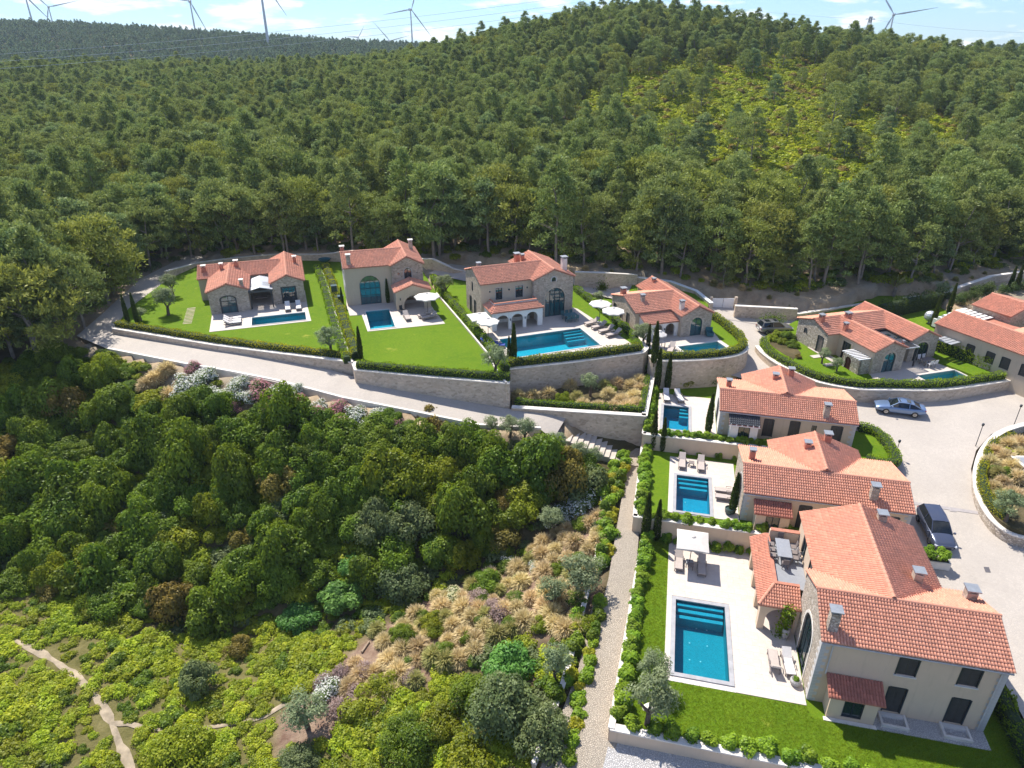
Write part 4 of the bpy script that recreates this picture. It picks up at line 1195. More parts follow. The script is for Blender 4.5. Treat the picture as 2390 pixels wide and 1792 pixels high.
# --- stone villa with arcade
v = Villa(OC, AC, 'two-storey stone villa with white three-arch arcade over the largest pool')
sh = dict(k='shutter', mat=M['furn'])
v.block(0, 6.35, 0, 6.2, 4.8, 1.05, 'x', {'F': BE, 'L': ST, '*': BE}, {'F': [dict(r=(1.8,.85,2.75,1.45), k='door', nv=1, surround=.05), dict(r=(4.3,.95,2.75,1.45), k='door', nv=1, surround=.05), *[dict(r=(x,.2,3.75,.2), t=.03, nv=0) for x in (1.0,3.4,5.7)]],
    'L': [dict(r=(3.3,.35,3.0,1.1), **sh), dict(r=(2.1,.75,0,2.1), **sh), dict(r=(3.9,.75,0,2.1), **sh)]}, roof_a=(-.12, 8.9), cw=.19, rl=.29)
v.block(6.35, 11.5, -.7, 7.6, 4.8, 1.05, 'y', {'F': ST, '*': ST}, {'F': [dict(r=(7.85,2.6,0,3.65), arch=1, k='door', glass=M['glass_teal'], nv=3, hz=(1.85,), surround=.1, smat=M['retain'], tb=.035), dict(r=(8.65,.56,4.45,.56), arch=1, t=.06, nv=0, surround=.12, smat=M['quoin'])]}, cw=.19, rl=.29)
fm = lambda u, z, d=0: (u, -2.9-d, z)
v.wallface(fm, [(.35,-.3),(6.65,-.3),(6.65,2.3),(.35,2.3)], [dict(r=(.95,1.45,0,1.85), arch=1, k='open'), dict(r=(2.75,1.45,0,1.85), arch=1, k='open'), dict(r=(4.6,1.45,0,1.85), arch=1, k='open')], WH, .3, back=True)
fl = lambda u, z, d=0: (.35-d, u, z)
v.wallface(fl, [(-2.59,-.3),(0,-.3),(0,2.3),(-2.59,2.3)], [dict(r=(-2.2,1.5,0,1.85), arch=1, k='open')], WH, .25, back=True)
v.wallface(lambda u, z, d=0: (6.65+d, u, z), [(-2.59,-.3),(-.71,-.3),(-.71,2.3),(-2.59,2.3)], [], WH, .2, back=True)
for u in (2.57, 4.4): v.lamp(fm, u, 1.3)
v.pent((.2,-3.08,2.3),(6.8,-3.08,2.3),(1.15,-1.75,2.72),(6.3,-1.75,2.72), cw=.19, rl=.29)
v.pent((.2,0,2.3),(.2,-3.08,2.3),(1.15,0,2.72),(1.15,-1.75,2.72), cw=.19, rl=.29)
v.box('terrace_floor', (.4,6.6,-2.5,-.01,2.32,2.4), M['deck'])
for b in ((1.05,6.32,-1.76,-1.62,2.41,2.92),(1.02,1.16,-1.62,-.02,2.41,2.92),(6.18,6.32,-1.61,-.72,2.41,2.92)): v.box('parapet', b, M['white'])
for b in ((1.0,6.36,-1.82,-1.56,2.923,2.99),(.97,1.21,-1.555,-.02,2.923,2.99),(6.12,6.37,-1.555,-.72,2.923,2.99)): v.box('parapet_cap', b, M['roof_edge'])
v.box('bench', (1.4,5.9,-.6,-.2,.04,.5), M['coping'])
v.chimney(.9, 3.6, 5.3, 6.2, .45, None); v.chimney(6.55, 5.6, 5.2, 6.3, .6, M['roof_edge']); v.chimney(10.9, .9, 5.1, 6.7, .6, M['coping']); v.chimney(7.4, 5.9, 5.4, 6.0, .4, M['roof_edge'])
# --- small arcade villa
v = Villa(OD, AD, 'low stone villa with small white two-arch porch inside the rounded garden wall')
v.block(-1.35, 3.3, -2.2, 4.3, 2.6, .95, 'x', {'L': ST, '*': BE}, {'L': [dict(r=(-.6,.7,.3,1.6), **sh), dict(r=(1.2,.6,.6,1.2), **sh), dict(r=(3.0,.7,.3,1.6), **sh)]}, roof_a=(-1.47, 5.2), cw=.19, rl=.29)
v.block(3.25, 7.15, -4.7, 6.6, 2.6, .95, 'y', {'F': ST, '*': BE}, {'F': [dict(r=(4.45,1.5,0,2.3), arch=1, k='door', glass=M['glass_teal'], frame=M['frame_teal'], nv=1, hz=(1.35,), surround=.14, smat=M['retain'])]}, cw=.19, rl=.29)
fm = lambda u, z, d=0: (u, -4.05-d, z)
v.wallface(fm, [(-.85,-.3),(3.24,-.3),(3.24,1.82),(-.85,1.82)], [dict(r=(.1,1.15,0,1.65), arch=1, k='open'), dict(r=(1.6,1.2,0,1.65), arch=1, k='open')], WH, .25, back=True)
v.wallface(lambda u, z, d=0: (-.85-d, u, z), [(-3.79,-.3),(-2.21,-.3),(-2.21,2.35),(-3.79,1.85)], [dict(r=(-3.45,.9,.55,1.05), arch=1, k='open')], WH, .22, back=True)
v.pent((-1.0,-4.22,1.86),(3.24,-4.22,1.86),(-1.0,-2.35,2.42),(3.24,-2.35,2.42), cw=.19, rl=.29)
v.lamp(fm, 1.42, 1.1)
v.chimney(-1.0, 2.1, 3.2, 4.1, .55, M['roof_edge']); v.chimney(.35, -.3, 3.0, 3.9, .45); v.chimney(3.75, -3.5, 2.75, 3.9, .45, M['coping']); v.chimney(4.7, 5.2, 3.3, 3.8, .4, M['roof_edge'])
# --- walled-garden villa with dark flat roof
v = Villa(OE, AE, 'stone villa with dark flat roof between two tiled wings behind the hedge')
v.block(-1.7, 7.8, 5.4, 10.6, 2.6, .85, 'x', {'L': M['stone_pale'], '*': BE}, {'L': [dict(r=(6.0,.9,0,2.0), **sh), dict(r=(8.9,.4,1.4,.6), **sh)]}, roof_a=(-1.82, 7.8), cw=.19, rl=.29)
v.block(-.15, 3.85, 0, 5.4, 2.6, .85, 'y', {'F': ST, '*': BE}, {'F': [dict(r=(1.2,1.5,0,2.35), arch=1, k='door', glass=M['glass_teal'], frame=M['frame_teal'], nv=1, hz=(1.3,), surround=.15, smat=M['retain'])], 'L': [dict(r=(3.4,1.3,0,2.1), k='door', nv=2, surround=.12, smat=M['retain'])]}, roof_a=(-.12, 8), cw=.19, rl=.29)
v.block(6.0, 9.7, 1.5, 11, 2.6, .85, 'y', {'F': ST, '*': BE}, {'F': [dict(r=(6.7,1.9,0,2.25), arch=.9, k='door', nv=3, surround=.12, smat=M['retain'])]}, cw=.19, rl=.29)
v.box('flat_roof', (3.7,6.1,1.7,5.45,2.3,2.42), M['darkmetal'])
for x, y in ((4.4,3.6),(5.0,3.9),(5.4,3.0)):
    v.box('skylight', (x-.25,x+.25,y-.17,y+.17,2.421,2.5), M['glass'])
for b in ((3.86,5.99,.3,.4,2.3,2.4),(3.86,3.96,.4,1.7,2.3,2.4),(5.89,5.99,.4,1.7,2.3,2.4)): v.box('pergola_beam', b, M['zinc'])
for k in range(5): v.box('pergola_slat', (3.97,5.88,.5+k*.25,.62+k*.25,2.33,2.37), M['darkmetal'])
v.wallface(lambda u, z, d=0: (u, 5.35-d, z), [(3.86,-.1),(5.99,-.1),(5.99,2.3),(3.86,2.3)], [dict(r=(4.1,1.6,0,2.0), k='door', nv=3)], BE)
for x in (4.0, 5.85): v.box('post', (x-.07,x+.07,.32,.46,0,2.3), M['darkmetal'])
# little stone lean-to with slats and red door
v.wallface(lambda u, z, d=0: (-1.5-d, u, z), [(.3,-.3),(2.9,-.3),(2.9,1.7),(.3,1.7)], [dict(r=(1.55,.9,0,1.35), arch=.8, k='door', glass=M['reddoor'], frame=M['reddoor'], nv=1)], M['stone_pale'], .2, back=True)
v.wallface(lambda u, z, d=0: (u, .3-d, z), [(-1.5,-.3),(-.16,-.3),(-.16,1.7),(-1.5,1.7)], [], M['stone_pale'], .2, back=True)
v.wallface(lambda u, z, d=0: (u, 2.9+d, z), [(-1.5,-.3),(-.16,-.3),(-.16,1.7),(-1.5,1.7)], [], M['stone_pale'], .2, back=True)
for k in range(8): v.box('pergola_slat', (-1.75,-.17,.3+k*.35,.42+k*.35,1.72,1.8), M['whitepaint'])
v.chimney(-1.3, 7.4, 3.3, 4.1, .5, M['roof_edge']); v.chimney(2.0, 7.1, 3.3, 4.1, .55, M['roof_edge']); v.chimney(.3, 5.3, 3.1, 3.7, .4, M['roof_edge']); v.chimney(3.75, .5, 2.7, 3.1, .2, M['roof_edge'])
v.box('path_slab', (-1.9,-.9,3.6,8.0,.03,.06), M['deck']); v.box('path_slab', (-3.2,-1.9,5.2,5.9,.03,.06), M['deck']); v.box('path_slab', (-3.3,-1.6,2.95,3.6,.03,.06), M['deck'])
# --- farthest right villa, cut by the frame
fo = P(2070+605*320/1770, 640+635*320/1770, 4.4); OF, AF = (fo[0], fo[1], 1.5), -65
FF = frame(OF, AF)
pf = [FF(*q)[:2] for q in ((-7,-2.5),(-7,17),(12.5,17),(12.5,5.0),(9,5.0),(9,.3),(8.3,.2),(8,-2.4))]
slab('lawn', [pf], 1.48, M['lawn'], 1.4)
v = Villa(OF, AF, 'long rendered villa with dark shutters at the right edge behind the tall hedge')
v.block(.2, 14, .15, 5.6, 2.9, .95, 'x', {'*': BE}, {'F': [dict(r=(x,.85,.75,1.25), k='shutter') for x in (4.2,6.4,8.0,10.0)]}, cw=.19, rl=.29, zb=-2)
v.block(5.5, 9.6, 5.7, 12, 2.9, .85, 'y', {'*': BE}, roof_a=(3.1, 12.1), cw=.19, rl=.29)
v.block(-1.2, 3.2, 8.5, 15, 3.4, .85, 'x', {'*': ST, 'F': ST}, {'F': [dict(r=(.2,.6,1.9,.5), nv=0)]}, cw=.19, rl=.29)
v.box('flat_roof', (.3,5.4,5.72,8.45,2.5,2.6), M['roof_edge'])
for k in range(6): v.box('white_slat', (-2.0+k*.62,-1.6+k*.62,6.2,8.4,2.75,2.82), M['whitepaint'])
for k in range(4): v.box('terrace_step', (-2.4-k*.5,-1.95-k*.5,6,8.6,.2,2.4-k*.4), M['whitepaint'])
v.chimney(10.6, 1.6, 3.3, 4.0, .6, M['roof_edge'])
for k in range(4): v.box('awning_slat', (1.6+k*.5,2.0+k*.5,-1.6,.1,1.9,1.95), M['zinc'])
# --- three right-hand villas
def porch(v, x0, x1, y0, top, eave, body, tm, frame_white=False):
    fm = lambda u, z, d=0: (u, y0-d, z)
    w = x1 - x0
    v.wallface(fm, [(x0,-.3),(x1,-.3),(x1,eave),(x0,eave)], [dict(r=(x0+w*.3,w*.42,0 if frame_white else .25,eave-.3-(0 if frame_white else .25)), k='door', nv=1)], body, .15)
    for x in (x0, x1):
        v.wallface(lambda u, z, d=0, x=x: (x, u, z), [(y0,-.3),(0,-.3),(0,top),(y0,eave)], [], body, .15)
v = Villa(O1, A1, 'farthest of three right-hand villas with white glazed porch and slate lean-to')
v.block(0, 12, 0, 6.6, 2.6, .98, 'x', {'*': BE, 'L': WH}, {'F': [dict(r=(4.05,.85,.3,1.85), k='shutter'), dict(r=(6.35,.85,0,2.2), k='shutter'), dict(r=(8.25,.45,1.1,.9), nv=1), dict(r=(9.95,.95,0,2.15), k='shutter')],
    'L': [dict(r=(1.8,1.9,0,2.4), arch=.9, k='door', nv=2, surround=.1)]}, ridge=2.3, cw=.178, rl=.26)
v.block(2.65, 9.3, 6.0, 8.25, 2.6, 1.28, 'y', {'*': BE}, roof_a=(2.2, 8.35), cw=.178, rl=.26)
porch(v, .95, 3.45, -1.15, 2.3, 1.95, WH, None, True)
v.pent((.8,-1.35,1.92),(3.6,-1.35,1.92),(.8,-.02,2.32),(3.6,-.02,2.32), M['darkmetal'])
for k in range(6): v.box('rafter_end', (.95+k*.5-.04,.95+k*.5+.04,-1.42,-1.36,1.86,2.02), M['whitepaint'])
v.box('fascia', (.8,3.6,-1.40,-1.36,1.8,1.86), M['whitepaint'])
v.chimney(.75, 3.4, 3.2, 4.1, .45, M['roof_edge']); v.chimney(5.3, 5.6, 3.3, 4.2, .5, M['roof_edge']); v.chimney(6.9, 6.8, 3.6, 4.4, .5, M['roof_edge']); v.chimney(9.3, .35, 2.85, 4.0, .5, M['stone'])
v.quoins(0, 0, -1, -1, 2.6); v.quoins(12, 0, 1, -1, 2.6); v.gutter((-.1,-.2,2.52),(12.1,-.2,2.52))
v = Villa(O2, A2, 'middle of three right-hand villas with tiled porch and cypress at its corner')
v.block(0, 12.4, 0, 6.9, 2.8, 1.0, 'x', {'*': M['cream'], 'L': M['stone_pale']}, {'F': [dict(r=(4.3,.9,0,2.2), k='shutter'), dict(r=(6.15,.8,.9,1.3), k='shutter'), dict(r=(10.6,1.0,.9,1.3), k='shutter')],
    'L': [dict(r=(1.9,2.1,0,2.5), arch=.95, k='door', nv=3, surround=.1)]}, ridge=2.5, cw=.178, rl=.26)
v.block(2.75, 9.9, 6.3, 8.5, 2.8, 1.32, 'y', {'*': BE}, roof_a=(2.5, 8.6), cw=.178, rl=.26)
porch(v, .95, 3.5, -1.2, 2.3, 1.85, M['cream'], None)
v.pent((.75,-1.42,1.8),(3.65,-1.42,1.8),(.75,-.02,2.25),(3.65,-.02,2.25), M['tile_old'])
v.chimney(.65, 3.7, 3.4, 4.5, .45, M['roof_edge']); v.chimney(5.4, 6.2, 3.6, 4.4, .5, M['roof_edge']); v.chimney(7.2, 7.6, 3.8, 4.7, .55, M['roof_edge']); v.chimney(9.6, .75, 3.1, 4.3, .55, M['stone'])
v.quoins(0, 0, -1, -1, 2.8); v.quoins(12.4, 0, 1, -1, 2.8); v.gutter((-.1,-.2,2.72),(12.5,-.2,2.72))
v = Villa(O3, A3, 'nearest two-storey cream villa with roof terrace over its arched loggia')
v.block(0, 10, 0, 5.9, 5.2, 1.17, 'x', {'*': M['cream'], 'L': M['stone_pale']}, {'F': [dict(r=(4.35,1.05,3.45,1.35), k='shutter'), dict(r=(7.65,1.05,3.45,1.35), k='shutter'), dict(r=(4.3,1.0,0.25,2.1), k='shutter'), dict(r=(7.75,1.0,.25,2.1), k='shutter')],
    'L': [dict(r=(1.75,2.4,0,4.0), arch=1, k='door', nv=2, hz=(2.1,), surround=.18, smat=M['coping'])]}, cw=.176, rl=.25)
v.block(.6, 7.95, 5.4, 12.5, 5.2, 1.3, 'y', {'*': M['cream']}, {'L': [dict(r=(7.0,1.0,3.0,2.0), k='shutter'), dict(r=(9.6,1.3,3.0,1.9), k='door', nv=1)]}, roof_a=(2.95, 12.62), cw=.176, rl=.25)
porch(v, .95, 3.65, -1.05, 2.55, 2.15, M['cream'], None)
v.pent((.7,-1.4,2.08),(3.85,-1.4,2.08),(.7,-.02,2.6),(3.85,-.02,2.6), M['tile_old'])
v.chimney(.5, .65, 5.5, 6.9, .55, M['stone_pale']); v.chimney(6.5, 5.9, 5.6, 6.5, .55, M['stone']); v.chimney(9.3, 5.0, 5.5, 6.4, .6, M['stone']); v.chimney(5.6, 11.6, 5.8, 6.7, .55, M['stone'])
v.quoins(0, 0, -1, -1, 5.2); v.quoins(10, 0, 1, -1, 5.2); v.gutter((-.1,-.2,5.1),(10.1,-.2,5.1))
for x in (4.25, 7.55): v.box('window_sill', (x, x+1.25, -.1, .02, 3.36, 3.43), M['coping'])
mb = MB(); mb.cyl((9.62,-.09,0),(9.62,-.09,5.05),.045,n=8); mb.build('downpipe', M['quoin'], v.root)
mb = MB(); mb.cyl((.62,-.09,2.6),(.62,-.09,5.05),.045,n=8); mb.build('downpipe', M['quoin'], v.root)
# loggia with roof terrace
cr = M['cream']
v.wallface(lambda u, z, d=0: (u, 5.35-d, z), [(-2.6,-.3),(-.01,-.3),(-.01,2.4),(-2.6,2.4)], [dict(r=(-2.15,1.95,0,2.1), arch=1, k='open')], cr, .35, back=True)
v.wallface(lambda u, z, d=0: (-2.6-d, u, z), [(5.71,-.3),(12.1,-.3),(12.1,2.4),(5.71,2.4)], [dict(r=(5.95,1.5,0,2.05), arch=1, k='open'), dict(r=(7.95,1.6,0,2.05), arch=1, k='open'), dict(r=(10.1,1.5,0,2.05), arch=1, k='open')], cr, .35, back=True)
v.wallface(lambda u, z, d=0: (u, 12.1+d, z), [(-2.24,-.3),(.59,-.3),(.59,2.4),(-2.24,2.4)], [], cr, .25, back=True)
v.wallface(lambda u, z, d=0: (.58, u, z), [(5.92,-.3),(11.8,-.3),(11.8,2.5),(5.92,2.5)], [dict(r=(7.0,2.0,0,2.1), k='door', nv=2)], cr, .15)
v.pent((-2.8,12.5,2.42),(-2.8,5.12,2.42),(-1.72,12.5,3.02),(-1.72,6.75,3.02), cw=.176, rl=.25)
v.pent((-2.8,5.12,2.42),(.0,5.12,2.42),(-1.72,6.75,3.02),(.0,6.75,3.02), cw=.176, rl=.25)
ridge_tiles((-2.8,5.12,2.5),(-1.74,6.72,3.1), M['tile'], v.root)
v.box('terrace_floor', (-1.7,.585,6.8,12.0,2.75,2.83), M['greytop'])
for b in ((-1.72,-1.56,6.78,12.3,2.84,3.1),(-1.55,-.02,6.78,6.92,2.84,3.1),(-1.55,.57,12.0,12.3,2.84,3.7)): v.box('parapet', b, cr)
for b in ((-1.78,-1.5,6.72,12.34,3.103,3.16),(-1.495,-.02,6.72,6.98,3.103,3.16),(-1.495,.57,11.96,12.34,3.703,3.76)): v.box('parapet_cap', b, M['roof_edge'])
# basement light wells against the front wall
for x in (4.1, 7.55):
    for b in ((x,x+1.55,-1.05,-.9,-.05,.22),(x,x+.13,-.89,-.02,-.05,.22),(x+1.42,x+1.55,-.89,-.02,-.05,.22)): v.box('light_well_kerb', b, M['coping'])
    v.box('light_well_glass', (x+.14,x+1.41,-.88,-.03,-.02,.02), M['glass_teal']); v.box('light_well_hood', (x+.15,x+1.40,-.3,-.04,.03,.2), M['canvas'])
v.box('paved_strip', (3.7,10.0,-1.3,-.01,-.06,.03), M['gravel'])
v.box('doorstep', (.8,3.8,-1.35,-1.07,-.1,.05), M['coping'])

# ------------------------------------------------------------------ plants: leaf geometry
def unit(v): return v / (np.linalg.norm(v, axis=-1, keepdims=True) + 1e-9)
def rdir(n): return unit(RNG.normal(0, 1, (n, 3)))
def quads(c, ax, nrm_hint, L, Wd):
    """leaf quads: centre, long axis, a vector roughly normal"""
    ax = unit(ax); sx = unit(np.cross(ax, nrm_hint))   # flat side faces nrm_hint
    L = np.broadcast_to(np.asarray(L, float).reshape(-1, 1), (len(c), 1)); Wd = np.broadcast_to(np.asarray(Wd, float).reshape(-1, 1), (len(c), 1))
    return np.stack([c - ax*L/2 - sx*Wd*.3, c + sx*Wd/2*-1 + ax*L*.05, c + ax*L/2, c + sx*Wd/2 + ax*L*.05], 1)
def quad_mesh(name, Q, mat, tint):
    n = len(Q); return np_mesh(name, Q.reshape(-1, 3), np.arange(n*4).reshape(n, 4), mat, np.clip(tint, 0, 1))
def leaves_on(centers, radii, per, L, Wd, upb=.3, shell=.6, ctint=None, flat=.75, out=.9):
    """tufts: for every clump centre scatter leaves on its outer shell"""
    n = len(centers); idx = np.repeat(np.arange(n), per); m = len(idx)
    d = rdir(m); d[:, 2] = np.where(d[:, 2] < -.35, -d[:, 2], d[:, 2])
    rr = radii[idx][:, None] * (shell + (1-shell)*RNG.random((m, 1)))
    c = centers[idx] + d*rr*np.array([1, 1, flat])
    if L > .3*0 and out > .85:        # broad leaves lie on the clump, facing outwards and up
        nn = unit(d + np.array([0, 0, .45]) + rdir(m)*.62); ax = np.cross(nn, rdir(m)); hint = nn
    else:                             # needle tufts point outwards and up, their flat side to the light
        nn = unit(d + np.array([0, 0, .5]) + rdir(m)*.7); ax = unit(np.cross(nn, rdir(m))) + d*.55 + np.array([0, 0, .6*upb]); hint = nn
    t = (ctint[idx] if ctint is not None else .5) + RNG.normal(0, .16, m)
    return quads(c, ax, hint, L*RNG.uniform(.7, 1.25, m), Wd*RNG.uniform(.7, 1.25, m)), t
def trunk_mesh(name, H, r0, bends=.15, mat=None, limbs=0, lz=(.4,.9), lr=1.0, fork=False):
    mb = MB(); pts = [Vector((0,0,-.5))]; n = 5
    for k in range(1, n+1): pts.append(Vector((random.gauss(0, bends)*k/n, random.gauss(0, bends)*k/n, H*k/n)))
    for k in range(n): mb.cyl(pts[k], pts[k+1], r0*(1-.8*k/n), r0*(1-.8*(k+1)/n), 6, False)
    for k in range(limbs):
        t = random.uniform(*lz); b = pts[0].lerp(pts[-1], t); b = Vector((pts[min(n,int(t*n))].x, pts[min(n,int(t*n))].y, H*t))
        a = random.uniform(0, 2*PI); L = lr*random.uniform(.6, 1.1)
        mb.cyl(b, b + Vector((math.cos(a)*L, math.sin(a)*L, L*random.uniform(.2,.8))), r0*.35, r0*.1, 5, False)
    return mb.mesh(name, mat or M['bark'], True)

def pine_crown(H, Rr, shape, nclump, per, mat, L=.5, Wd=.15, base=.16):
    t = RNG.random(nclump)**.85; z = H*(base + (1-base)*t)
    if shape == 'cone': rad = Rr*np.sqrt(np.clip(1-(1.45*t-.45)**2, .015, 1))*(1.12-.6*t)
    elif shape == 'round': rad = Rr*np.sqrt(np.clip(1-(2*t-.9)**2/1.25, .04, 1))
    else: rad = Rr*np.clip(np.sqrt(np.clip(1-(1.6*t-.85)**2, .05, 1)), .2, 1)     # umbrella
    a = RNG.random(nclump)*2*PI; q = np.sqrt(RNG.uniform(.25, 1, nclump))
    c = np.stack([rad*q*np.cos(a), rad*q*np.sin(a), z + RNG.normal(0, .15, nclump)], 1)
    cr = RNG.uniform(.42, .85, nclump)*Rr/2.3
    ct = np.clip(RNG.normal(.45, .2, nclump), 0, 1)
    Q, tt = leaves_on(c, cr, per, L, Wd, .9, .35, ct, .7, .8)
    return quad_mesh('crown', Q, mat, tt)
PINES = []
for H, Rr, sh, mt in ((9.0,3.2,'round','pine'),(8.5,2.7,'cone','pine_b'),(10.0,3.0,'cone','pine'),(7.5,3.4,'round','pine_y'),(10.5,2.8,'cone','pine'),(8.5,2.9,'round','pine')):
    PINES.append((pine_crown(H, Rr, sh, 84, 60, M[mt], .42, .13, .2), trunk_mesh('trunk', H*.85, .19, .3, M['bark_pale'], 5, (.35,.8), Rr*.7)))
PINES.append((pine_crown(9, 4.0, 'umb', 90, 60, M['pine'], .5, .15, .55), trunk_mesh('trunk', 7, .3, .4, M['bark'], 9, (.6,.95), 3.0)))
PINES.append((pine_crown(6.5, 1.9, 'round', 42, 46, M['pine_rust']), trunk_mesh('trunk', 5.5, .14, .3, M['bark'], 6, (.3,.8), 1.6)))
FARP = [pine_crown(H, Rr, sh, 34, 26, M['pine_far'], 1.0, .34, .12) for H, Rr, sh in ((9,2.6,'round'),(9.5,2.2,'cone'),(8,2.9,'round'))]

def plant(name, crown, trunk, loc, s, rz, label, cat, group, sz=None, tilt=None):
    o = empty(name, loc, label, cat, group, rz); o.scale = (s, s, s*(sz or 1))
    if tilt: o.rotation_euler = (tilt[0], tilt[1], rz)
    link_mesh('crown', crown, o)
    if trunk: link_mesh('trunk', trunk, o)
    return o
def one(name, me, loc, s, rz, label, cat, group=None, sz=None):
    o = link_mesh(name, me); o.location = loc; o.rotation_euler = (0, 0, rz); o.scale = (s, s, s*(sz or 1))
    return tag(o, label, cat, group)

# instanced masses: one object, geometry nodes put the plant meshes on its points
def mass(name, pts, scl, rot, idx, meshes, zs=None):
    pts = np.asarray(pts, np.float32); n = len(pts)
    me = bpy.data.meshes.new(name); me.vertices.add(n); me.vertices.foreach_set('co', pts.ravel()); me.update()
    for nm, arr, ty in (('scl', scl, 'FLOAT'), ('rot', rot, 'FLOAT'), ('idx', idx, 'INT')):
        a = me.attributes.new(nm, ty, 'POINT'); a.data.foreach_set('value', np.asarray(arr, np.int32 if ty == 'INT' else np.float32))
    o = link_mesh(name, me, kind='stuff')
    ng = bpy.data.node_groups.new(name, 'GeometryNodeTree')
    ng.interface.new_socket('Geometry', in_out='INPUT', socket_type='NodeSocketGeometry')
    ng.interface.new_socket('Geometry', in_out='OUTPUT', socket_type='NodeSocketGeometry')
    gi = ng.nodes.new('NodeGroupInput'); go = ng.nodes.new('NodeGroupOutput'); jn = ng.nodes.new('GeometryNodeJoinGeometry')
    def na(nm, ty):
        q = ng.nodes.new('GeometryNodeInputNamedAttribute'); q.data_type = ty; q.inputs[0].default_value = nm; return q.outputs[0]
    for k, m in enumerate(meshes):
        src = bpy.data.objects.new(name + '_source', m)
        oi = ng.nodes.new('GeometryNodeObjectInfo'); oi.inputs[0].default_value = src; oi.inputs['As Instance'].default_value = True
        ip = ng.nodes.new('GeometryNodeInstanceOnPoints')
        cmp = ng.nodes.new('FunctionNodeCompare'); cmp.data_type = 'INT'; cmp.operation = 'EQUAL'
        ng.links.new(na('idx', 'INT'), cmp.inputs[2]); cmp.inputs[3].default_value = k
        cx = ng.nodes.new('ShaderNodeCombineXYZ'); ng.links.new(na('rot', 'FLOAT'), cx.inputs[2])
        ng.links.new(gi.outputs[0], ip.inputs['Points']); ng.links.new(cmp.outputs[0], ip.inputs['Selection'])
        ng.links.new(oi.outputs['Geometry'], ip.inputs['Instance']); ng.links.new(cx.outputs[0], ip.inputs['Rotation'])
        ng.links.new(na('scl', 'FLOAT'), ip.inputs['Scale']); ng.links.new(ip.outputs[0], jn.inputs[0])
    ng.links.new(jn.outputs[0], go.inputs[0])
    md = o.modifiers.new('scatter', 'NODES'); md.node_group = ng
    return o
def join_mesh(name, parts):
    """crown and trunk as one mesh with two materials, for the instanced masses"""
    bm = bmesh.new(); mats = []
    V = []; F = []; T = []; MI = []; b = 0
    for k, m in enumerate(parts):
        co = np.empty(len(m.vertices)*3, np.float32); m.vertices.foreach_get('co', co); V.append(co.reshape(-1, 3))
        fs = [tuple(i + b for i in p.vertices) for p in m.polygons]; F += fs; MI += [k]*len(fs)
        t = np.full(len(fs), .5, np.float32)
        if 'tint' in m.attributes: m.attributes['tint'].data.foreach_get('value', t)
        T.append(t); b += len(m.vertices); mats.append(m.materials[0])
    bm.free()
    me = bpy.data.meshes.new(name); me.from_pydata(np.concatenate(V).tolist(), [], F)
    for q in mats: me.materials.append(q)
    me.polygons.foreach_set('material_index', MI)
    a = me.attributes.new('tint', 'FLOAT', 'FACE'); a.data.foreach_set('value', np.concatenate(T)); me.update()
    return me
def Wv(x, y, z):
    dz = z - CAMZ; dep = y*CP - dz*SP
    return 1195 + FPX*x/dep, 896 - FPX*(y*SP + dz*CP)/dep, dep

# ------------------------------------------------------------------ pine forest
EDGE = np.array([(-400,980),(0,865),(120,815),(190,760),(300,650),(420,598),(560,588),(760,578),(960,590),(1120,604),(1330,612),(1480,622),(1560,645),(1640,668),(1760,674),(1900,668),(2060,660),(2200,646),(2300,624),(2390,608),(2700,560)], float)
PATCH = [(1270,300),(1390,200),(1500,150),(1700,135),(1850,118),(1990,170),(2010,250),(2160,240),(2300,330),(2250,400),(2080,430),(2040,550),(1850,560),(1720,530),(1620,500),(1500,400),(1420,350),(1370,360)]
def scatter(x0, x1, y0, y1, s):
    xs, ys = np.arange(x0, x1, s), np.arange(y0, y1, s); X, Y = np.meshgrid(xs, ys)
    X = X + RNG.uniform(-.45, .45, X.shape)*s + (np.arange(len(ys)) % 2)[:, None]*s/2; Y = Y + RNG.uniform(-.45, .45, Y.shape)*s
    return X.ravel(), Y.ravel()
X, Y = scatter(-330, 300, 48, 380, 3.5)
m_ = Y < 150; X, Y = X[m_], Y[m_]
X2, Y2 = scatter(-330, 300, 150, 385, 2.85); X, Y = np.concatenate([X, X2]), np.concatenate([Y, Y2])
Z = zt(X, Y); px, py, dep = Wv(X, Y, Z + 1.0)
ok = (dep > 20) & (px > -260) & (px < 2650) & (py < np.interp(px, EDGE[:, 0], EDGE[:, 1])) & (py > -60)
# clearing and thin spots
inp = pip(px, py, PATCH); pd_ = pdist(px, py, PATCH); keep = RNG.random(len(X)) < np.where(inp, .035 + .35*np.exp(-pd_/24) + .10*(np.sin(X*.21)*np.sin(Y*.17) > .45), np.clip(.45 + pd_/90, 0, 1))
thin = RNG.random(len(X)) < np.clip(1.02 - (dep-120)/900, .72, 1)
# behind crest: what the camera cannot see is thinned
ok &= keep & thin
X, Y, Z, px, py, dep = (q[ok] for q in (X, Y, Z, px, py, dep))
order = np.argsort(dep + np.where((px < -40) | (px > 2430) , 400, 0))
hs = np.clip(RNG.normal(.98, .2, len(X)), .55, 1.5) * np.clip(1.06 - np.clip(dep-95, 0, 90)/330, .78, 1.06)
pi_ = RNG.choice(6, len(X)); rz_ = RNG.random(len(X))*6.28
side = ('left part of the forest edge', 'middle of the forest edge', 'right part of the forest edge')
zone = np.digitize(px, [520, 760, 1010, 1330, 1640, 1900])
zn = ['by the left road bend', 'behind the leftmost villa', 'behind the arched-window villa', 'behind the stone villa', 'behind the small arcade villa', 'behind the white gate', 'above the far right villas']
rowi = np.digitize(np.interp(px, EDGE[:, 0], EDGE[:, 1]) - py, [22, 55]); rn = ['in the front row', 'in the second row', 'deeper in the wood']
first = order[:292]; rest = order[292:]
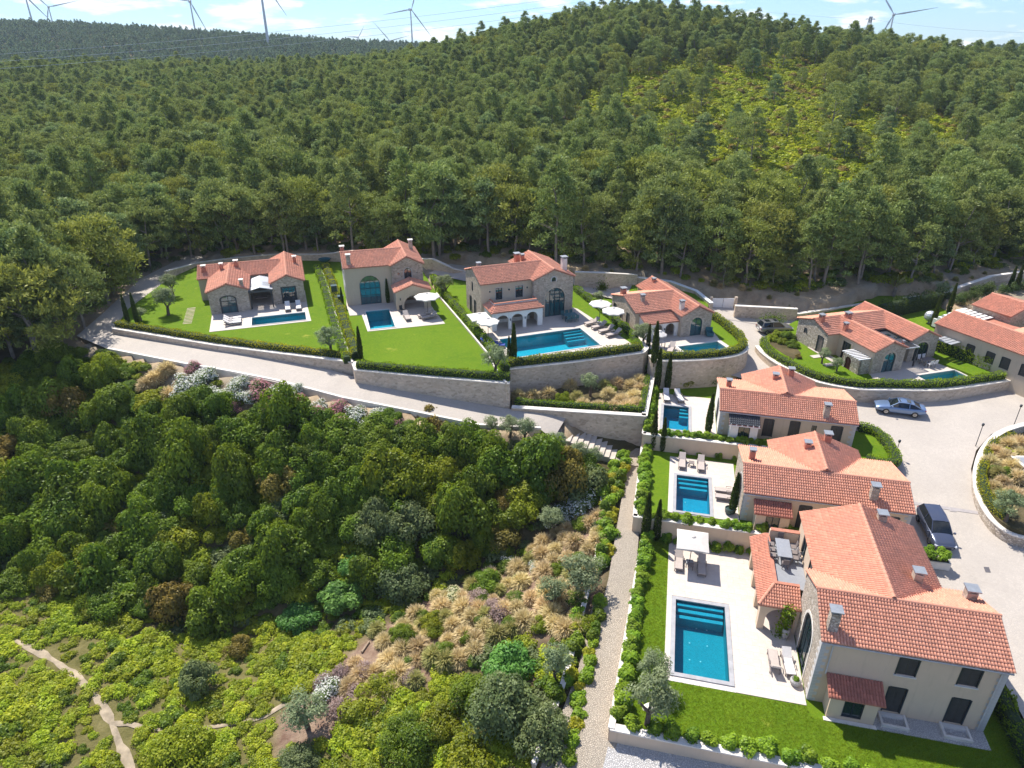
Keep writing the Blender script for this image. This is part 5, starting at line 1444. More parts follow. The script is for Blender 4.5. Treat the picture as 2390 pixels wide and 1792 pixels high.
kinds = ['round-crowned', 'bluish tapering', 'tall tapering', 'broad yellowish round', 'slender tall', 'dense round']
for k in first:
    kk = int(pi_[k])
    sz_ = 'small' if hs[k] < .84 else ('large' if hs[k] > 1.06 else 'medium')
    plant('pine_tree', PINES[kk][0], PINES[kk][1], (X[k], Y[k], Z[k]-.15), float(hs[k]), float(rz_[k]),
          f'{sz_} {kinds[kk]} pine {rn[rowi[k]]} {zn[zone[k]]}', 'pine tree', f'pines {zn[zone[k]]}',
          tilt=(random.gauss(0, .06), random.gauss(0, .06)))
PJ = [join_mesh('pine', [PINES[k][0], PINES[k][1]]) for k in range(6)]
mass('pine_forest', np.stack([X, Y, Z-.15], 1)[rest], hs[rest], rz_[rest], pi_[rest], PJ)
# singled-out trees of the forest edge
def pineat(px, py, k, s, label, name='pine_tree', sz=None):
    p = PT(px, py); return plant(name, PINES[k][0], PINES[k][1], p, s, random.random()*6, label, 'pine tree', None, sz)
pineat(345, 600, 6, .95, 'umbrella pine with flat crown and bare dark trunk, left end of the forest edge')
pineat(555, 592, 6, 1.05, 'broad umbrella pine behind the leftmost villa, its trunk in sun')
pineat(672, 590, 0, 1.15, 'tall round pine between the leftmost villa and the arched-window villa')
pineat(925, 560, 3, .85, 'bright yellow-green round pine above the arched-window villa roof')
pineat(1480, 600, 7, 1.0, 'rust-brown dying pine behind the small arcade villa', sz=.9)
pineat(1385, 590, 7, .8, 'small rust-brown dying pine behind the stone villa')
pineat(1430, 585, 7, .75, 'low rust-coloured dying pine among dark trunks')
pineat(1740, 665, 3, 1.1, 'leaning pale-trunked pine right of the white gate')
pineat(95, 850, 3, 1.45, 'huge dark pine at the left edge beside the road bend', sz=1.0)
pineat(200, 775, 0, 1.05, 'pine beside the shaded road bend, right of the huge dark pine')
pineat(30, 830, 0, 1.15, 'pine at the left edge of the picture behind the huge dark pine')
# far ridge woods
X, Y = scatter(-640, 760, 420, 980, 8.0)
Z = zt(X, Y); px, py, dep = Wv(X, Y, Z)
ok = (px > -150) & (px < 2560)
X, Y, Z = X[ok], Y[ok], Z[ok]
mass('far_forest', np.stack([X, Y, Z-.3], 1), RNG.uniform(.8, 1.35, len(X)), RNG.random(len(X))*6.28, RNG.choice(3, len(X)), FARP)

# ------------------------------------------------------------------ shrubs
def bush_mesh(nl, per, L, Wd, mat, H=1.0, Rr=1.0, lob=.42, low=.1, flat=.85, name='shrub'):
    d = rdir(nl); d[:, 2] = np.abs(d[:, 2])
    c = d*np.array([Rr*.68, Rr*.68, H*.62])*RNG.uniform(.55, 1.05, (nl, 1)) + np.array([0, 0, H*low])
    cr = RNG.uniform(.7, 1.25, nl)*lob
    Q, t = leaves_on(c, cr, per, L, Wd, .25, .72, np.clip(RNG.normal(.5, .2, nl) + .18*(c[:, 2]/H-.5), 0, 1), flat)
    return quad_mesh(name, Q, mat, t)
MAQ = [bush_mesh(n, 240, .125, .098, M[m], 1.45, 1.5, .5) for n, m in ((20,'maq'),(18,'maq'),(22,'maq'),(20,'maq_y'),(18,'maq_b'),(18,'maq_g'))]
MAQ2 = [bush_mesh(34, 150, .12, .10, M['fig'], 1.1, 1.4, .4), bush_mesh(36, 170, .10, .065, M['maq_g'], 1.5, 1.3, .4)]
BIGD = bush_mesh(40, 170, .085, .065, M['maq'], 1.4, 1.45, .4); BIGY = bush_mesh(36, 150, .075, .06, M['meadow'], .6, 1.1, .32)
# maquis on the slope below the road
SL_TOP = np.array([(-100,830),(0,850),(170,815),(240,822),(430,872),(640,915),(800,955),(960,990),(1100,1012),(1200,1030),(1300,1060),(1400,1085),(1420,1120)], float)
SL_BOT = np.array([(-100,1330),(0,1330),(130,1372),(230,1440),(430,1470),(560,1430),(700,1400),(860,1370),(1000,1330),(1120,1310),(1250,1240),(1340,1160),(1420,1110)], float)
X, Y = scatter(-75, 15, 26, 76, 1.62)
Z = zt(X, Y); px, py, dep = Wv(X, Y, Z)
ok = (px > -120) & (px < 1405) & (py > np.interp(px, SL_TOP[:,0], SL_TOP[:,1])) & (py < np.interp(px, SL_BOT[:,0], SL_BOT[:,1]))
ok &= ~((np.abs(px-395) < 55) & (np.abs(py-900) < 45))
OLB = [(340,845),(430,855),(640,895),(800,930),(900,955),(920,985),(900,1005),(830,1000),(700,985),(560,965),(440,950),(350,920)]
ok &= ~pip(px, py, OLB)
ok &= ~((np.hypot(px-1010, (py-1225)*1.6) < 32))
X, Y, Z, px, py, dep = (q[ok] for q in (X, Y, Z, px, py, dep))
big = np.clip((py-880)/260, 0, 1)
big = np.where(py < np.interp(px, SL_TOP[:,0], SL_TOP[:,1]) + 30, -.55, big)
S_ = np.clip(RNG.normal(1.0, .27, len(X)), .5, 1.7)*(1 + .42*big)
keep = RNG.random(len(X)) < (1 - .25*big)
X, Y, Z, px, py, dep, S_ = (q[keep] for q in (X, Y, Z, px, py, dep, S_))
n1 = np.sin(X*.31+1)*np.cos(Y*.37) + RNG.normal(0, .55, len(X))
kd = np.where(n1 > 1.2, 4, np.where(n1 < -1.0, 3, RNG.choice(3, len(X)))); kd = np.where((py > 1150) & (RNG.random(len(X)) < .12) & (px > 300), 5, kd)
kd = np.where((px > 1010) & (py > 1130), RNG.choice([4,5,0,3,0,1], len(X)), kd)
kd = np.where((py < 960) & (px < 500), np.where(RNG.random(len(X)) < .35, 3, RNG.choice(3, len(X))), kd)
vis = np.argsort(-S_/dep)
names = {0:'dark green rounded', 1:'dark green rounded', 2:'dark green rounded', 3:'yellow-green', 4:'brownish', 5:'grey-green'}
for k in vis[:238]:
    kk = int(kd[k]); zi = 0 if py[k] < 1010 else (1 if py[k] < 1180 else 2)
    zone = ('under the road', 'on the middle slope', 'at the shaded valley foot')[zi]
    hf = ('at the left picture edge', 'left of the oleanders', 'below the oleanders', 'below the second lawn', 'below the straw grass bed', 'beside the steps and path')[int(np.digitize(px[k], [200, 400, 680, 960, 1180]))]
    sz_ = 'small' if S_[k] < .95 else ('large' if S_[k] > 1.3 else 'medium')
    one('shrub', MAQ[kk], (X[k], Y[k], Z[k]-.1), float(S_[k]), random.random()*6.28, f'{sz_} {names[kk]} maquis shrub {zone} {hf}', 'shrub', f'maquis shrubs {zone}', random.uniform(.75, 1.7)*(1 + .25*float(big[k])))
r = vis[238:]
if len(r): mass('maquis_shrubs', np.stack([X, Y, Z-.1], 1)[r], S_[r], RNG.random(len(r))*6.28, kd[r], MAQ)
# undergrowth between the shrubs
LOW = [bush_mesh(12, 80, .15, .11, M[m], .5, 1.0, .36) for m in ('meadow','meadow','maq','maq_y','maq_g')]
X, Y = scatter(-75, 15, 14, 76, .92)
Z = zt(X, Y); px, py, dep = Wv(X, Y, Z)
trw = [PT(*q)[:2] for q in TRAIL]; trw2 = [PT(*q)[:2] for q in TRAIL2]
def ldist(x, y, pl):
    d = np.full(x.shape, 1e9)
    for (ax, ay), (bx, by) in zip(pl[:-1], pl[1:]):
        L = (bx-ax)**2 + (by-ay)**2; t = np.clip(((x-ax)*(bx-ax)+(y-ay)*(by-ay))/L, 0, 1)
        d = np.minimum(d, np.hypot(x-ax-t*(bx-ax), y-ay-t*(by-ay)))
    return d
PATHL = np.array([(1040,1463),(1150,1440),(1350,1402),(1440,1380),(1600,1330),(1800,1245)], float)   # row, left limit of the paths
ok = (px > -200) & (py > np.interp(px, SL_TOP[:,0], SL_TOP[:,1]) + 8) & (py < 1960) & (px < np.interp(py, PATHL[:,0], PATHL[:,1]) - 12)
inmul = pip(X, Y, mul_poly)
ok &= ~inmul & (ldist(X, Y, trw) > .48) & (ldist(X, Y, trw2) > .33) & ~((np.abs(px-395) < 50) & (np.abs(py-885) < 42))
inmea = pip(X, Y, mea_poly)
ok &= inmea | (RNG.random(len(X)) < .7)
X, Y, Z, px, py, inmea = (q[ok] for q in (X, Y, Z, px, py, inmea))
kd = np.where(inmea, RNG.choice([0,0,1,1,1,3,2], len(X)), RNG.choice([2,2,3,4,0], len(X)))
sc = RNG.uniform(.7, 1.2, len(X))*np.where(inmea, 1, 1.1)*(.88 + .3*np.sin(X*.5)*np.cos(Y*.6))
mass('ground_cover', np.stack([X, Y, Z-.08], 1), sc, RNG.random(len(X))*6.28, kd, LOW)
# scrub of the clearing on the hill and undergrowth at the forest edge
SCR = [bush_mesh(9, 60, .38, .28, M[m], .75, 1.2, .5) for m in ('scrub','scrub','maq_b','maq')]
X, Y = scatter(-10, 230, 115, 335, 1.75); Z = zt(X, Y); px, py, dep = Wv(X, Y, Z)
ok = (pip(px, py, PATCH) & (RNG.random(len(X)) < .93)) | ((py < 520) & (px > 1150) & (RNG.random(len(X)) < .75*np.exp(-pdist(px, py, PATCH)/70)))
mass('hill_scrub', np.stack([X, Y, Z], 1)[ok], RNG.uniform(1.1, 2.0, ok.sum()), RNG.random(ok.sum())*6.28, RNG.choice([0,0,0,1,1,1,2], ok.sum()), SCR)
X, Y = scatter(-70, 110, 84, 112, 2.1); Z = zt(X, Y); px, py, dep = Wv(X, Y, Z)
e = np.interp(px, EDGE[:,0], EDGE[:,1]); ok = (py < e + 4) & (py > e - 75) & (RNG.random(len(X)) < .85)
mass('undergrowth', np.stack([X, Y, Z-.1], 1)[ok], RNG.uniform(.7, 1.9, ok.sum()), RNG.random(ok.sum())*6.28, RNG.choice([2,2,3,4,0], ok.sum()), LOW)
def shrub(px, py, me, s, label, cat='shrub', name='shrub', sz=None, z=None, group=None):
    p = PT(px, py) if z is None else P(px, py, z)
    return one(name, me, p, s, random.random()*6.28, label, cat, group, sz)
shrub(990, 578, BIGY, 1.9, 'pale yellow-green rounded bush behind the arched-window villa')
shrub(905, 588, MAQ[0], .9, 'dark bush at the forest foot left of the pale round bush')
# single shrubs of the meadow and the lower garden
for (x, y, m, s, sz, lab) in ((745,1090,BIGD,1.9,1.2,'large dark green shrub in the centre of the valley'),(465,1610,MAQ[5],1.15,1.7,'upright thin olive-green bush beside the small meadow wall'),
    (940,1385,MAQ2[1],2.1,1.2,'large silvery shrub above the straw grasses'),(800,1400,MAQ2[0],1.7,1.0,'broad-leaved green shrub in the valley bottom, left of the silvery shrub'),(700,1450,MAQ2[0],1.5,1.0,'broad-leaved green shrub at the lower valley edge'),
    (830,1330,MAQ2[0],1.2,1.2,'bluish broad-leaved shrub at the dark foot of the slope'),(1140,1370,MAQ[0],1.1,1.0,'bright green dome bush beside the creamy oleander'),(945,1500,MAQ[0],.8,1.3,'small upright green bush left of the straw grasses'),
    (1010,1460,MAQ[3],.8,1.2,'olive-green bush at the top of the straw grasses'),(1190,1570,MAQ2[0],1.6,1.3,'bright green shrub below the straw grasses'),(1180,1690,MAQ2[1],2.2,1.5,'huge grey-green bush beside the lower path'),
    (1270,1740,MAQ2[1],1.7,1.5,'grey-green bush at the lower path near the bottom edge'),(960,1740,BIGD,1.8,1.0,'dark green bush near the bottom edge, centre'),(1090,1790,MAQ[3],1.4,1.0,'yellow-green bush at the bottom edge beside the grey-green ones'),
    (850,1660,MAQ[3],1.2,1.0,'yellow-green bush below the mauve plants'),(700,1790,MAQ2[1],1.3,.9,'silvery bush at the bottom edge left of centre'),(430,1760,BIGY,2.2,1.2,'bright yellow-green mound beside the trail fork at the bottom edge'),
    (130,1385,MAQ[4],1.1,1.0,'brownish shrub at the left edge of the meadow'),(40,1370,MAQ[0],1.2,1.0,'dark shrub at the left picture edge above the meadow'),(210,1430,MAQ[3],1.0,1.0,'olive shrub between meadow and dark slope'),
    (560,1520,MAQ[4],.9,1.2,'brown-green bush in the middle of the meadow'),(900,1610,MAQ[3],.9,1.1,'green bush among the mauve plants'),(1040,1530,MAQ[0],.75,1.0,'dark bush among the straw grasses'),(1110,1640,MAQ[0],1.3,1.1,'dark green bush above the huge grey-green bush'),
    (1375,1165,MAQ[1],1.0,1.3,'dark green bush right of the white oleander'),(1360,1230,MAQ[0],.7,1.0,'green bush below the white oleander'),(1020,1700,MAQ[3],1.2,1.0,'yellow-green bush left of the huge grey-green bush')):
    shrub(x, y, m, s, lab, sz=sz)
# oleanders
def ole_mesh(fl, nl=16, dens=85):
    d = rdir(nl); d[:, 2] = np.abs(d[:, 2]); c = d*np.array([.75,.75,.8])*RNG.uniform(.5,1.05,(nl,1)); cr = RNG.uniform(.3,.5,nl)
    Q, t = leaves_on(c, cr, dens, .2, .07, .5, .6, None, .9)
    f, t2 = leaves_on(c, cr*1.2, 70, .11, .10, .2, .88, None, .9)
    return quad_mesh('foliage', Q, M['ole'], t), quad_mesh('blossoms', f, M[fl], t2)
OLE = {k: ole_mesh('flower_'+k) for k in 'wpc'}
OLE['pw'] = ole_mesh('flower_p', 14, 100)
def oleander(px, py, k, s, label, z=None, group=None, sz=1.0):
    p = PT(px, py) if z is None else P(px, py, z)
    o = empty('oleander', p, label, 'oleander', group, random.random()*6.28); o.scale = (s, s, s*sz)
    link_mesh('foliage', OLE[k][0], o); link_mesh('blossoms', OLE[k][1], o)
gO = 'oleanders along the lower edge of the road'
for x, y, k, s in ((905,985,'w',.9),(925,1005,'p',.75),(860,1010,'w',.9),(770,1005,'w',.85),(720,985,'w',1.0),(640,970,'p',.95),(600,975,'w',.8),(580,935,'w',1.0),(560,905,'w',1.0),(440,905,'w',1.25),(480,890,'w',1.2),(520,880,'w',1.2),(425,940,'w',1.0),(500,930,'w',1.1),(545,925,'w',.95),(470,945,'p',.8),(455,870,'p',.8),(610,925,'p',1.15),(545,960,'p',.7),(660,930,'w',1.2),(700,950,'p',.9),(690,915,'w',.8),
                   (745,960,'w',.9),(750,985,'p',1.1),(795,965,'p',.9),(800,1000,'p',.8),(830,975,'w',1.0),(880,975,'w',.8),(890,1005,'p',.7)):
    oleander(x, y, k, s*1.3, f"{'white' if k == 'w' else 'pink'}-flowering oleander below the pale road", group=gO)
oleander(1355, 1185, 'w', 1.75, 'largest white oleander above the olive trees, right dome'); oleander(1300, 1215, 'w', 1.45, 'large white oleander above the olive trees, left dome')
oleander(1065, 1400, 'c', 1.0, 'creamy-flowered oleander beside the mauve heather'); oleander(1185, 1320, 'w', .8, 'small whitish oleander above the straw grasses'); oleander(1250, 1330, 'w', .75, 'small white oleander left of the olive trees')
oleander(765, 1620, 'w', 1.25, 'white oleander beside the olive at the lower left garden end')
# straw grasses and heather
def tuft(mat, n=260, L=.75, spread=1.0, Wd=.03):
    a = RNG.random(n)*2*PI; lean = RNG.random(n)**.6*spread
    b = np.stack([np.cos(a)*.2*RNG.random(n), np.sin(a)*.2*RNG.random(n), np.zeros(n)], 1)
    d = np.stack([np.cos(a)*lean, np.sin(a)*lean, 1.05-lean*.45], 1); d = unit(d)
    l = L*RNG.uniform(.7, 1.1, n)[:, None]
    m = b + d*l*.55; e = m + unit(d + np.array([0,0,-.75])*lean[:, None] + np.stack([np.cos(a), np.sin(a), 0*a], 1)*lean[:, None]*.6)*l*.55
    s = unit(np.stack([-np.sin(a), np.cos(a), 0*a], 1))*Wd
    V = np.stack([b-s*.6, b+s*.6, m+s, m-s, e+s*.25, e-s*.25], 1).reshape(-1, 3)
    i = np.arange(n)[:, None]*6
    F = np.concatenate([i+np.array([[0,1,2,3]]), i+np.array([[3,2,4,5]])])
    t = np.clip(RNG.normal(.5, .22, n), 0, 1)
    return np_mesh('grass_tuft', V, F, mat, np.concatenate([t*.75, t]))
def dome(mat, n=750, r=.5, hh=.62, L=.34):
    d = rdir(n); d[:, 2] = np.abs(d[:, 2]); c = d*np.array([r, r, hh])*(RNG.uniform(.55, 1.05, n)**.6)[:, None]
    ax = d*np.array([1, 1, .5]) + np.array([0, 0, .25]) - np.array([0, 0, .9])*np.clip(np.hypot(d[:, 0], d[:, 1])-.35, 0, 1)[:, None] + rdir(n)*.28
    q = quads(c, ax, unit(d + rdir(n)*.4 + np.array([0, 0, .4])), L*RNG.uniform(.7, 1.3, n), .042*RNG.uniform(.7, 1.3, n))
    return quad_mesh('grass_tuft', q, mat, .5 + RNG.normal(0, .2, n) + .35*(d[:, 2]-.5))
TUF = [dome(M['straw']), dome(M['straw'], 800, .55, .55, .4), dome(M['straw_g'], 700, .45, .68, .4)]
MAU = bush_mesh(14, 70, .11, .05, M['mauve'], .5, .6, .34, name='heather')
gG = 'straw grass tufts on the mulched slope'
cand = []
for _ in range(1400):
    x, y = RNG.uniform(800, 1420), RNG.uniform(1180, 1660)
    p = PT(x, y)
    if not pip(np.array([p[0]]), np.array([p[1]]), mul_poly)[0]: continue
    if any(math.hypot(p[0]-q[0], p[1]-q[1]) < .98 for q in cand): continue
    cand.append(p)
    k = int(RNG.choice([0,0,1,1,2]))
    lo = 'upper' if y < 1340 else ('middle' if y < 1480 else 'lower')
    if RNG.random() < .9: one('grass_tuft', TUF[k], p, RNG.uniform(1.0, 1.75), random.random()*6, f"{'greenish' if k == 2 else 'straw-coloured'} ornamental grass tuft on the {lo} mulched slope", 'grass tuft', gG)
    if len(cand) > 120: break
GSH = []
for _ in range(400):
    x, y = RNG.uniform(900, 1400), RNG.uniform(1230, 1620); p = PT(x, y)
    if pip(np.array([p[0]]), np.array([p[1]]), mul_poly)[0] and all(math.hypot(p[0]-q[0], p[1]-q[1]) > 2.0 for q in GSH):
        GSH.append(p); k = int(RNG.choice([0, 1, 3, 2])); one('shrub', MAQ[k], p, RNG.uniform(.4, .75), random.random()*6, ('rounded dark green' if k != 3 else 'yellow-green') + ' shrub between the straw grass tufts of the mulched slope', 'shrub', 'shrubs between the straw grasses', RNG.uniform(.8, 1.3))
    if len(GSH) > 26: break
for x, y in ((760,1600),(800,1580),(830,1620),(850,1570),(880,1600),(910,1560),(1120,1400),(1150,1420),(1165,1440),(1100,1420),(790,1660),(930,1540),(820,1650),(960,1590)):
    one('heather', MAU, PT(x, y), RNG.uniform(1.0, 1.7), random.random()*6, 'mauve heather clump at the lower end of the mulched slope' if x < 1000 else 'mauve heather clump beside the creamy oleander', 'heather', 'mauve heather clumps')
for x, y, s in ((310,1795,1.0),(300,1690,1.0),(720,1760,1.1)): pass
for k, (x, y) in enumerate(((345,905),(365,890),(390,870),(395,930))): one('grass_tuft', TUF[0], PT(x, y), 1.9, k*1.3, 'tall dry brown grass clump on the bare earth beside the road', 'grass tuft', 'dry grass clumps beside the road')
for (a, b) in (((930,1590),(975,1545)),((1100,1475),(1160,1448)),((845,1525),(862,1500)),((905,1690),(935,1660)),((780,1720),(800,1700)),((1060,1505),(1095,1490))):
    p, q = PT(*a), PT(*b); mb = MB(); mb.cyl((p[0],p[1],p[2]+.1), (q[0],q[1],q[2]+.1), .1, .08, 7); tag(mb.build('log', M['log']), 'weathered timber edging log lying on the mulched slope', 'log', 'timber edging logs')
# olives, cypresses
def olive_crown(Rr=1.3, nl=34, per=95, c0=1.7):
    d = rdir(nl); c = d*np.array([Rr*.8, Rr*.8, Rr*.55])*RNG.uniform(.5, 1, (nl, 1)) + np.array([0, 0, c0])
    Q, t = leaves_on(c, RNG.uniform(.32,.55,nl)*Rr/1.3, per, .17, .065, .4, .45, np.clip(RNG.normal(.5,.15,nl),0,1), .9)
    return quad_mesh('crown', Q, M['olive'], t)
def olive_trunk():
    mb = MB(); f = Vector((.08,-.05,.75)); mb.cyl((0,0,-.3), f, .17, .12, 7, False)
    for a in (.3, 2.2, 4.4): mb.cyl(f, f + Vector((math.cos(a)*.6, math.sin(a)*.6, .75)), .09, .04, 6, False)
    return mb.mesh('trunk', M['bark'], True)
OLV = [olive_crown(), olive_crown(1.2, 20), olive_crown(1.4, 30)]; OLT = olive_trunk()
def olive(px, py, s, label, z=None, k=0, sz=None):
    p = PT(px, py) if z is None else P(px, py, z)
    plant('olive_tree', OLV[k % 3], OLT, p, s, random.random()*6, label, 'olive tree', None, sz)
olive(393,735,1.35,'silvery olive tree at the left end of the leftmost lawn',3.0,0); olive(405,690,1.2,'flowering pale tree behind the olive on the leftmost lawn',3.0,1); olive(330,748,.8,'small round olive at the left corner of the leftmost lawn',3.0,1,.8)
olive(772,824,1.15,'old forked olive in the corner of the leftmost lawn by the dividing wall',3.0,2); olive(1040,690,1.1,'round olive tree in the driveway court left of the stone villa',3.0,0); olive(1155,872,1.15,'olive tree in the corner below the big pool',3.0,2)
olive(1398,712,.9,'bushy olive between the stone villa and the small arcade villa',2.6,1,.8); olive(1500,805,1.0,'thin olive in front of the small arcade',2.5,0); olive(1918,848,.75,'small round olive in the garden behind the curved wall',1.2,1); olive(1952,866,.6,'smallest dark olive beside the red arched door',1.2,0)
olive(1378,925,1.05,'silvery olive standing among the straw grasses of the walled bed',.2,1); olive(2355,880,.8,'olive at the right end of the hedge garden',1.2,0); olive(2192,705,1.1,'olive beside the dome behind the walled-garden villa',1.3,2)
olive(1510,1690,1.25,'spreading olive in the corner of the nearest lawn',-4.0,2,1.25); olive(1520,1600,.9,'slim olive beside the path hedge of the nearest lawn',-4.0,0,1.2)
olive(1290,1245,1.0,'leaning olive below the white oleanders'); olive(1350,1390,1.5,'largest olive on the mulched slope beside the wall',k=2); olive(1285,1420,1.1,'olive left of the largest one on the mulched slope',k=1)
olive(720,1700,1.25,'dark olive at the lower left end of the mulched slope',k=2); olive(2345,1215,1.0,'olive in the planted island at the right edge',-.45,2); olive(1295,1590,.9,'thin young olive beside the lower path',k=0,sz=1.3)
for k, (x, y) in enumerate(((1225,1030),(1150,1015),(1190,1020),(1300,1065),(1350,1085),(1380,1090))): olive(x, y, (.9,.8,.85,.95,1.0,.8)[k], f"young olive {('right of the pair below the road','left one of the pair below the road','middle one below the road end','beside the top of the stone steps','halfway down the stone steps','at the foot of the stone steps')[k]}", k=k)
def cyp_mesh():
    n = 1500; t = RNG.random(n); a = RNG.random(n)*2*PI; r = .27*np.sin(np.clip(t*.93+.07, 0, 1)**.6*PI)**.8 + .02
    r = r*RNG.uniform(.75, 1.05, n)
    c = np.stack([r*np.cos(a), r*np.sin(a), t*4], 1); d = np.stack([np.cos(a)*.5, np.sin(a)*.5, np.ones(n)], 1)
    return quad_mesh('crown', quads(c, d + rdir(n)*.3, rdir(n), .3, .1), M['cyp'], RNG.normal(.5, .22, n))
CYP = cyp_mesh(); CYT = trunk_mesh('trunk', 3.4, .07, .01)
for x, y, z, h, lab in ((1505,1258,-4,4.6,'left cypress of the pair by the wall of the nearest lawn'),(1531,1259,-4,4.0,'right cypress of the pair by the wall of the nearest lawn'),
    (1523,1048,-2.2,4.2,'left cypress of the pair at the wall above the middle lawn'),(1545,1052,-2.2,3.6,'right cypress of the pair at the wall above the middle lawn'),
    (1652,1008,-.7,4.2,'cypress at the corner of the farthest right-hand villa'),(1708,1198,-2.2,4.0,'slanting cypress at the corner of the middle right-hand villa'),
    (842,836,3,3.6,'single cypress near the front hedge of the second lawn'),(1188,845,3,2.9,'shorter cypress at the corner of the big pool'),(1199,845,3,4.3,'taller cypress at the corner of the big pool'),
    (800,716,3,2.6,'thin cypress left of the tall arched window'),(906,707,3,3.2,'thin cypress right of the tall arched window'),
    (300,755,3,3.6,'left cypress at the far left corner of the leftmost lawn'),(322,755,3,3.8,'right cypress at the far left corner of the leftmost lawn'),
    (1526,845,2.5,4.6,'tall cypress beside the pool of the small arcade villa'),(1512,815,2.5,3.0,'shorter cypress behind the tall one beside the arcade pool'),(1533,905,-.6,4.6,'left cypress in front of the curved wall'),(1557,908,-.6,4.2,'right cypress in front of the curved wall'),
    (2175,765,1.3,4.2,'cypress between the dome and the long villa'),(2213,730,1.5,4.0,'dark cypress behind the long villa'),(2350,690,1.6,4.2,'left cypress near the boundary wall at far right'),(2365,690,1.6,4.4,'right cypress near the boundary wall at far right')):
    plant('cypress', CYP, CYT, P(x, y, z), h/4, random.random()*6, lab, 'cypress', None)

# ------------------------------------------------------------------ hedges and rows of clipped shrubs
def hedge(pts, w, h, mat, label, L=.15, Wd=.1, dens=150, yfun=None, wav=.08, cat='hedge', group=None):
    """pts (x, y, z) along the hedge"""
    seg = [(Vector(a), Vector(b)) for a, b in zip(pts[:-1], pts[1:])]
    mb = MB(); n = len(pts); vs = []
    for i in range(n):
        a, b = Vector(pts[max(0,i-1)]), Vector(pts[min(n-1,i+1)]); d = (b-a); d.z = 0; d.normalize(); nn = Vector((-d.y, d.x, 0)); p = Vector(pts[i])
        k = .76
        for s, zz in ((-1, -.1), (-1, h*.8), (-.6, h*.9), (.6, h*.9), (1, h*.8), (1, -.1)): q = p + nn*(s*w/2*k); vs.append((q.x, q.y, q.z + zz))
    fs = [(i*6+k, i*6+k+1, (i+1)*6+k+1, (i+1)*6+k) for i in range(n-1) for k in range(5)] + [tuple(range(6)), tuple(range((n-1)*6, n*6))]
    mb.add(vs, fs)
    C = []; Nn = []; T = []; tot = 0
    for a, b in seg:
        Ls = (b-a).length; d = (b-a).normalized(); nn = Vector((-d.y, d.x, 0))
        m = int(Ls*dens*(w+2*h)/2.2); t = RNG.random(m); per = RNG.random(m)*(w + 2*h)
        s = np.where(per < h, -1, np.where(per < h+w, (per-h)/w*2-1, 1)); zz = np.where(per < h, per, np.where(per < h+w, h, per-h-w))
        wob = 1 + wav*np.sin((tot + t*Ls)*2.3) + RNG.normal(0, .045, m)
        rx = np.abs(s) ** 1; corner = np.clip((zz/h - .7)/.3, 0, 1)*np.clip((np.abs(s)-.6)/.4, 0, 1)*.14
        S_ = s*w/2*wob*(1-corner); Z_ = zz*wob*(1-corner*.8)
        c = np.array(a)[None] + t[:, None]*np.array(b-a)[None] + S_[:, None]*np.array(nn)[None] + Z_[:, None]*np.array([[0,0,1]])
        o = S_[:, None]*np.array(nn)[None]*1.2 + np.clip(Z_/h-.5, 0, 1)[:, None]*np.array([[0,0,1.2]])
        C.append(c); Nn.append(o + rdir(m)*.7 + np.array([[0,0,.4]]))
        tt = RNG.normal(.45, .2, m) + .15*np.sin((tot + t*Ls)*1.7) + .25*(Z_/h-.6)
        if yfun: tt = tt + yfun(c)
        T.append(tt); tot += Ls
    C, Nn, T = np.concatenate(C), np.concatenate(Nn), np.concatenate(T)
    me = quad_mesh('hedge', quads(C, Nn, rdir(len(C)), L*RNG.uniform(.7,1.2,len(C)), Wd*RNG.uniform(.7,1.2,len(C))), mat, T)
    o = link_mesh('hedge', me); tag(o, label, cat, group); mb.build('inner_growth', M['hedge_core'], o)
    return o
def hz(pix, z): return [P(a, b, z) for a, b in pix]
def inset(pts, d, step=1.0):
    out = []; n = len(pts)
    for i in range(n):
        a, b = Vector(pts[max(0,i-1)]), Vector(pts[min(n-1,i+1)]); q = b-a; q.z = 0; q.normalize(); p = Vector(pts[i]); out.append((p.x - q.y*d, p.y + q.x*d, p.z))
    return out
ymid = lambda c: .55*np.exp(-((c[:,0]+25)/6)**2)
hedge(inset(hz([(262,767),(380,786),(500,806),(640,824),(818,845)], 3.02), .75), .8, .75, M['hedge_y'], 'long yellow-green hedge on the wall of the leftmost lawn', yfun=lambda c: -.35 + ymid(c))
hedge(inset(hz([(828,866),(1000,882),(1187,896)], 2.98), .75), .85, .85, M['hedge'], 'dark green hedge on the wall below the second lawn')
hedge(inset(hz([(748,628),(765,670),(790,760),(816,838)], 3.0), .75), 1.0, .8, M['hedge_y'], 'bushy hedge left of the dividing wall by the arched-window villa', yfun=lambda c: -.15 + 0*c[:,0], wav=.2)
hedge(inset(hz([(748,628),(765,670),(790,760),(822,845)], 3.0), -.5), .85, .75, M['hedge'], 'hedge right of the dividing wall by the arched-window villa', wav=.2)
hedge(inset(hz([(1000,655),(1019,684),(1080,755),(1136,822),(1168,872)], 3.0), .65), .85, .9, M['hedge'], 'hedge along the thin wall between second lawn and big pool', wav=.12)
hedge(inset(hz([(1184,863),(1340,846),(1500,824)], 3.0), .7), .9, .9, M['hedge_y'], 'hedge along the front of the big pool terrace', yfun=lambda c: -.25 + 0*c[:,0])
hedge(inset(hz([(1502,818),(1490,788),(1440,745),(1352,676)], 3.0), .6), .8, .75, M['hedge'], 'hedge between the big pool terrace and the small arcade villa', wav=.15)
hedge(inset([P(a, b, 2.5) for a, b in smooth_px([(1522,834),(1541,843),(1640,841),(1700,835),(1730,827),(1746,813),(1738,792),(1715,772),(1690,752),(1662,736)])], .6), .85, .85, M['hedge_y'], 'rounded hedge enclosing the small arcade pool garden', yfun=lambda c: -.25 + 0*c[:,0])
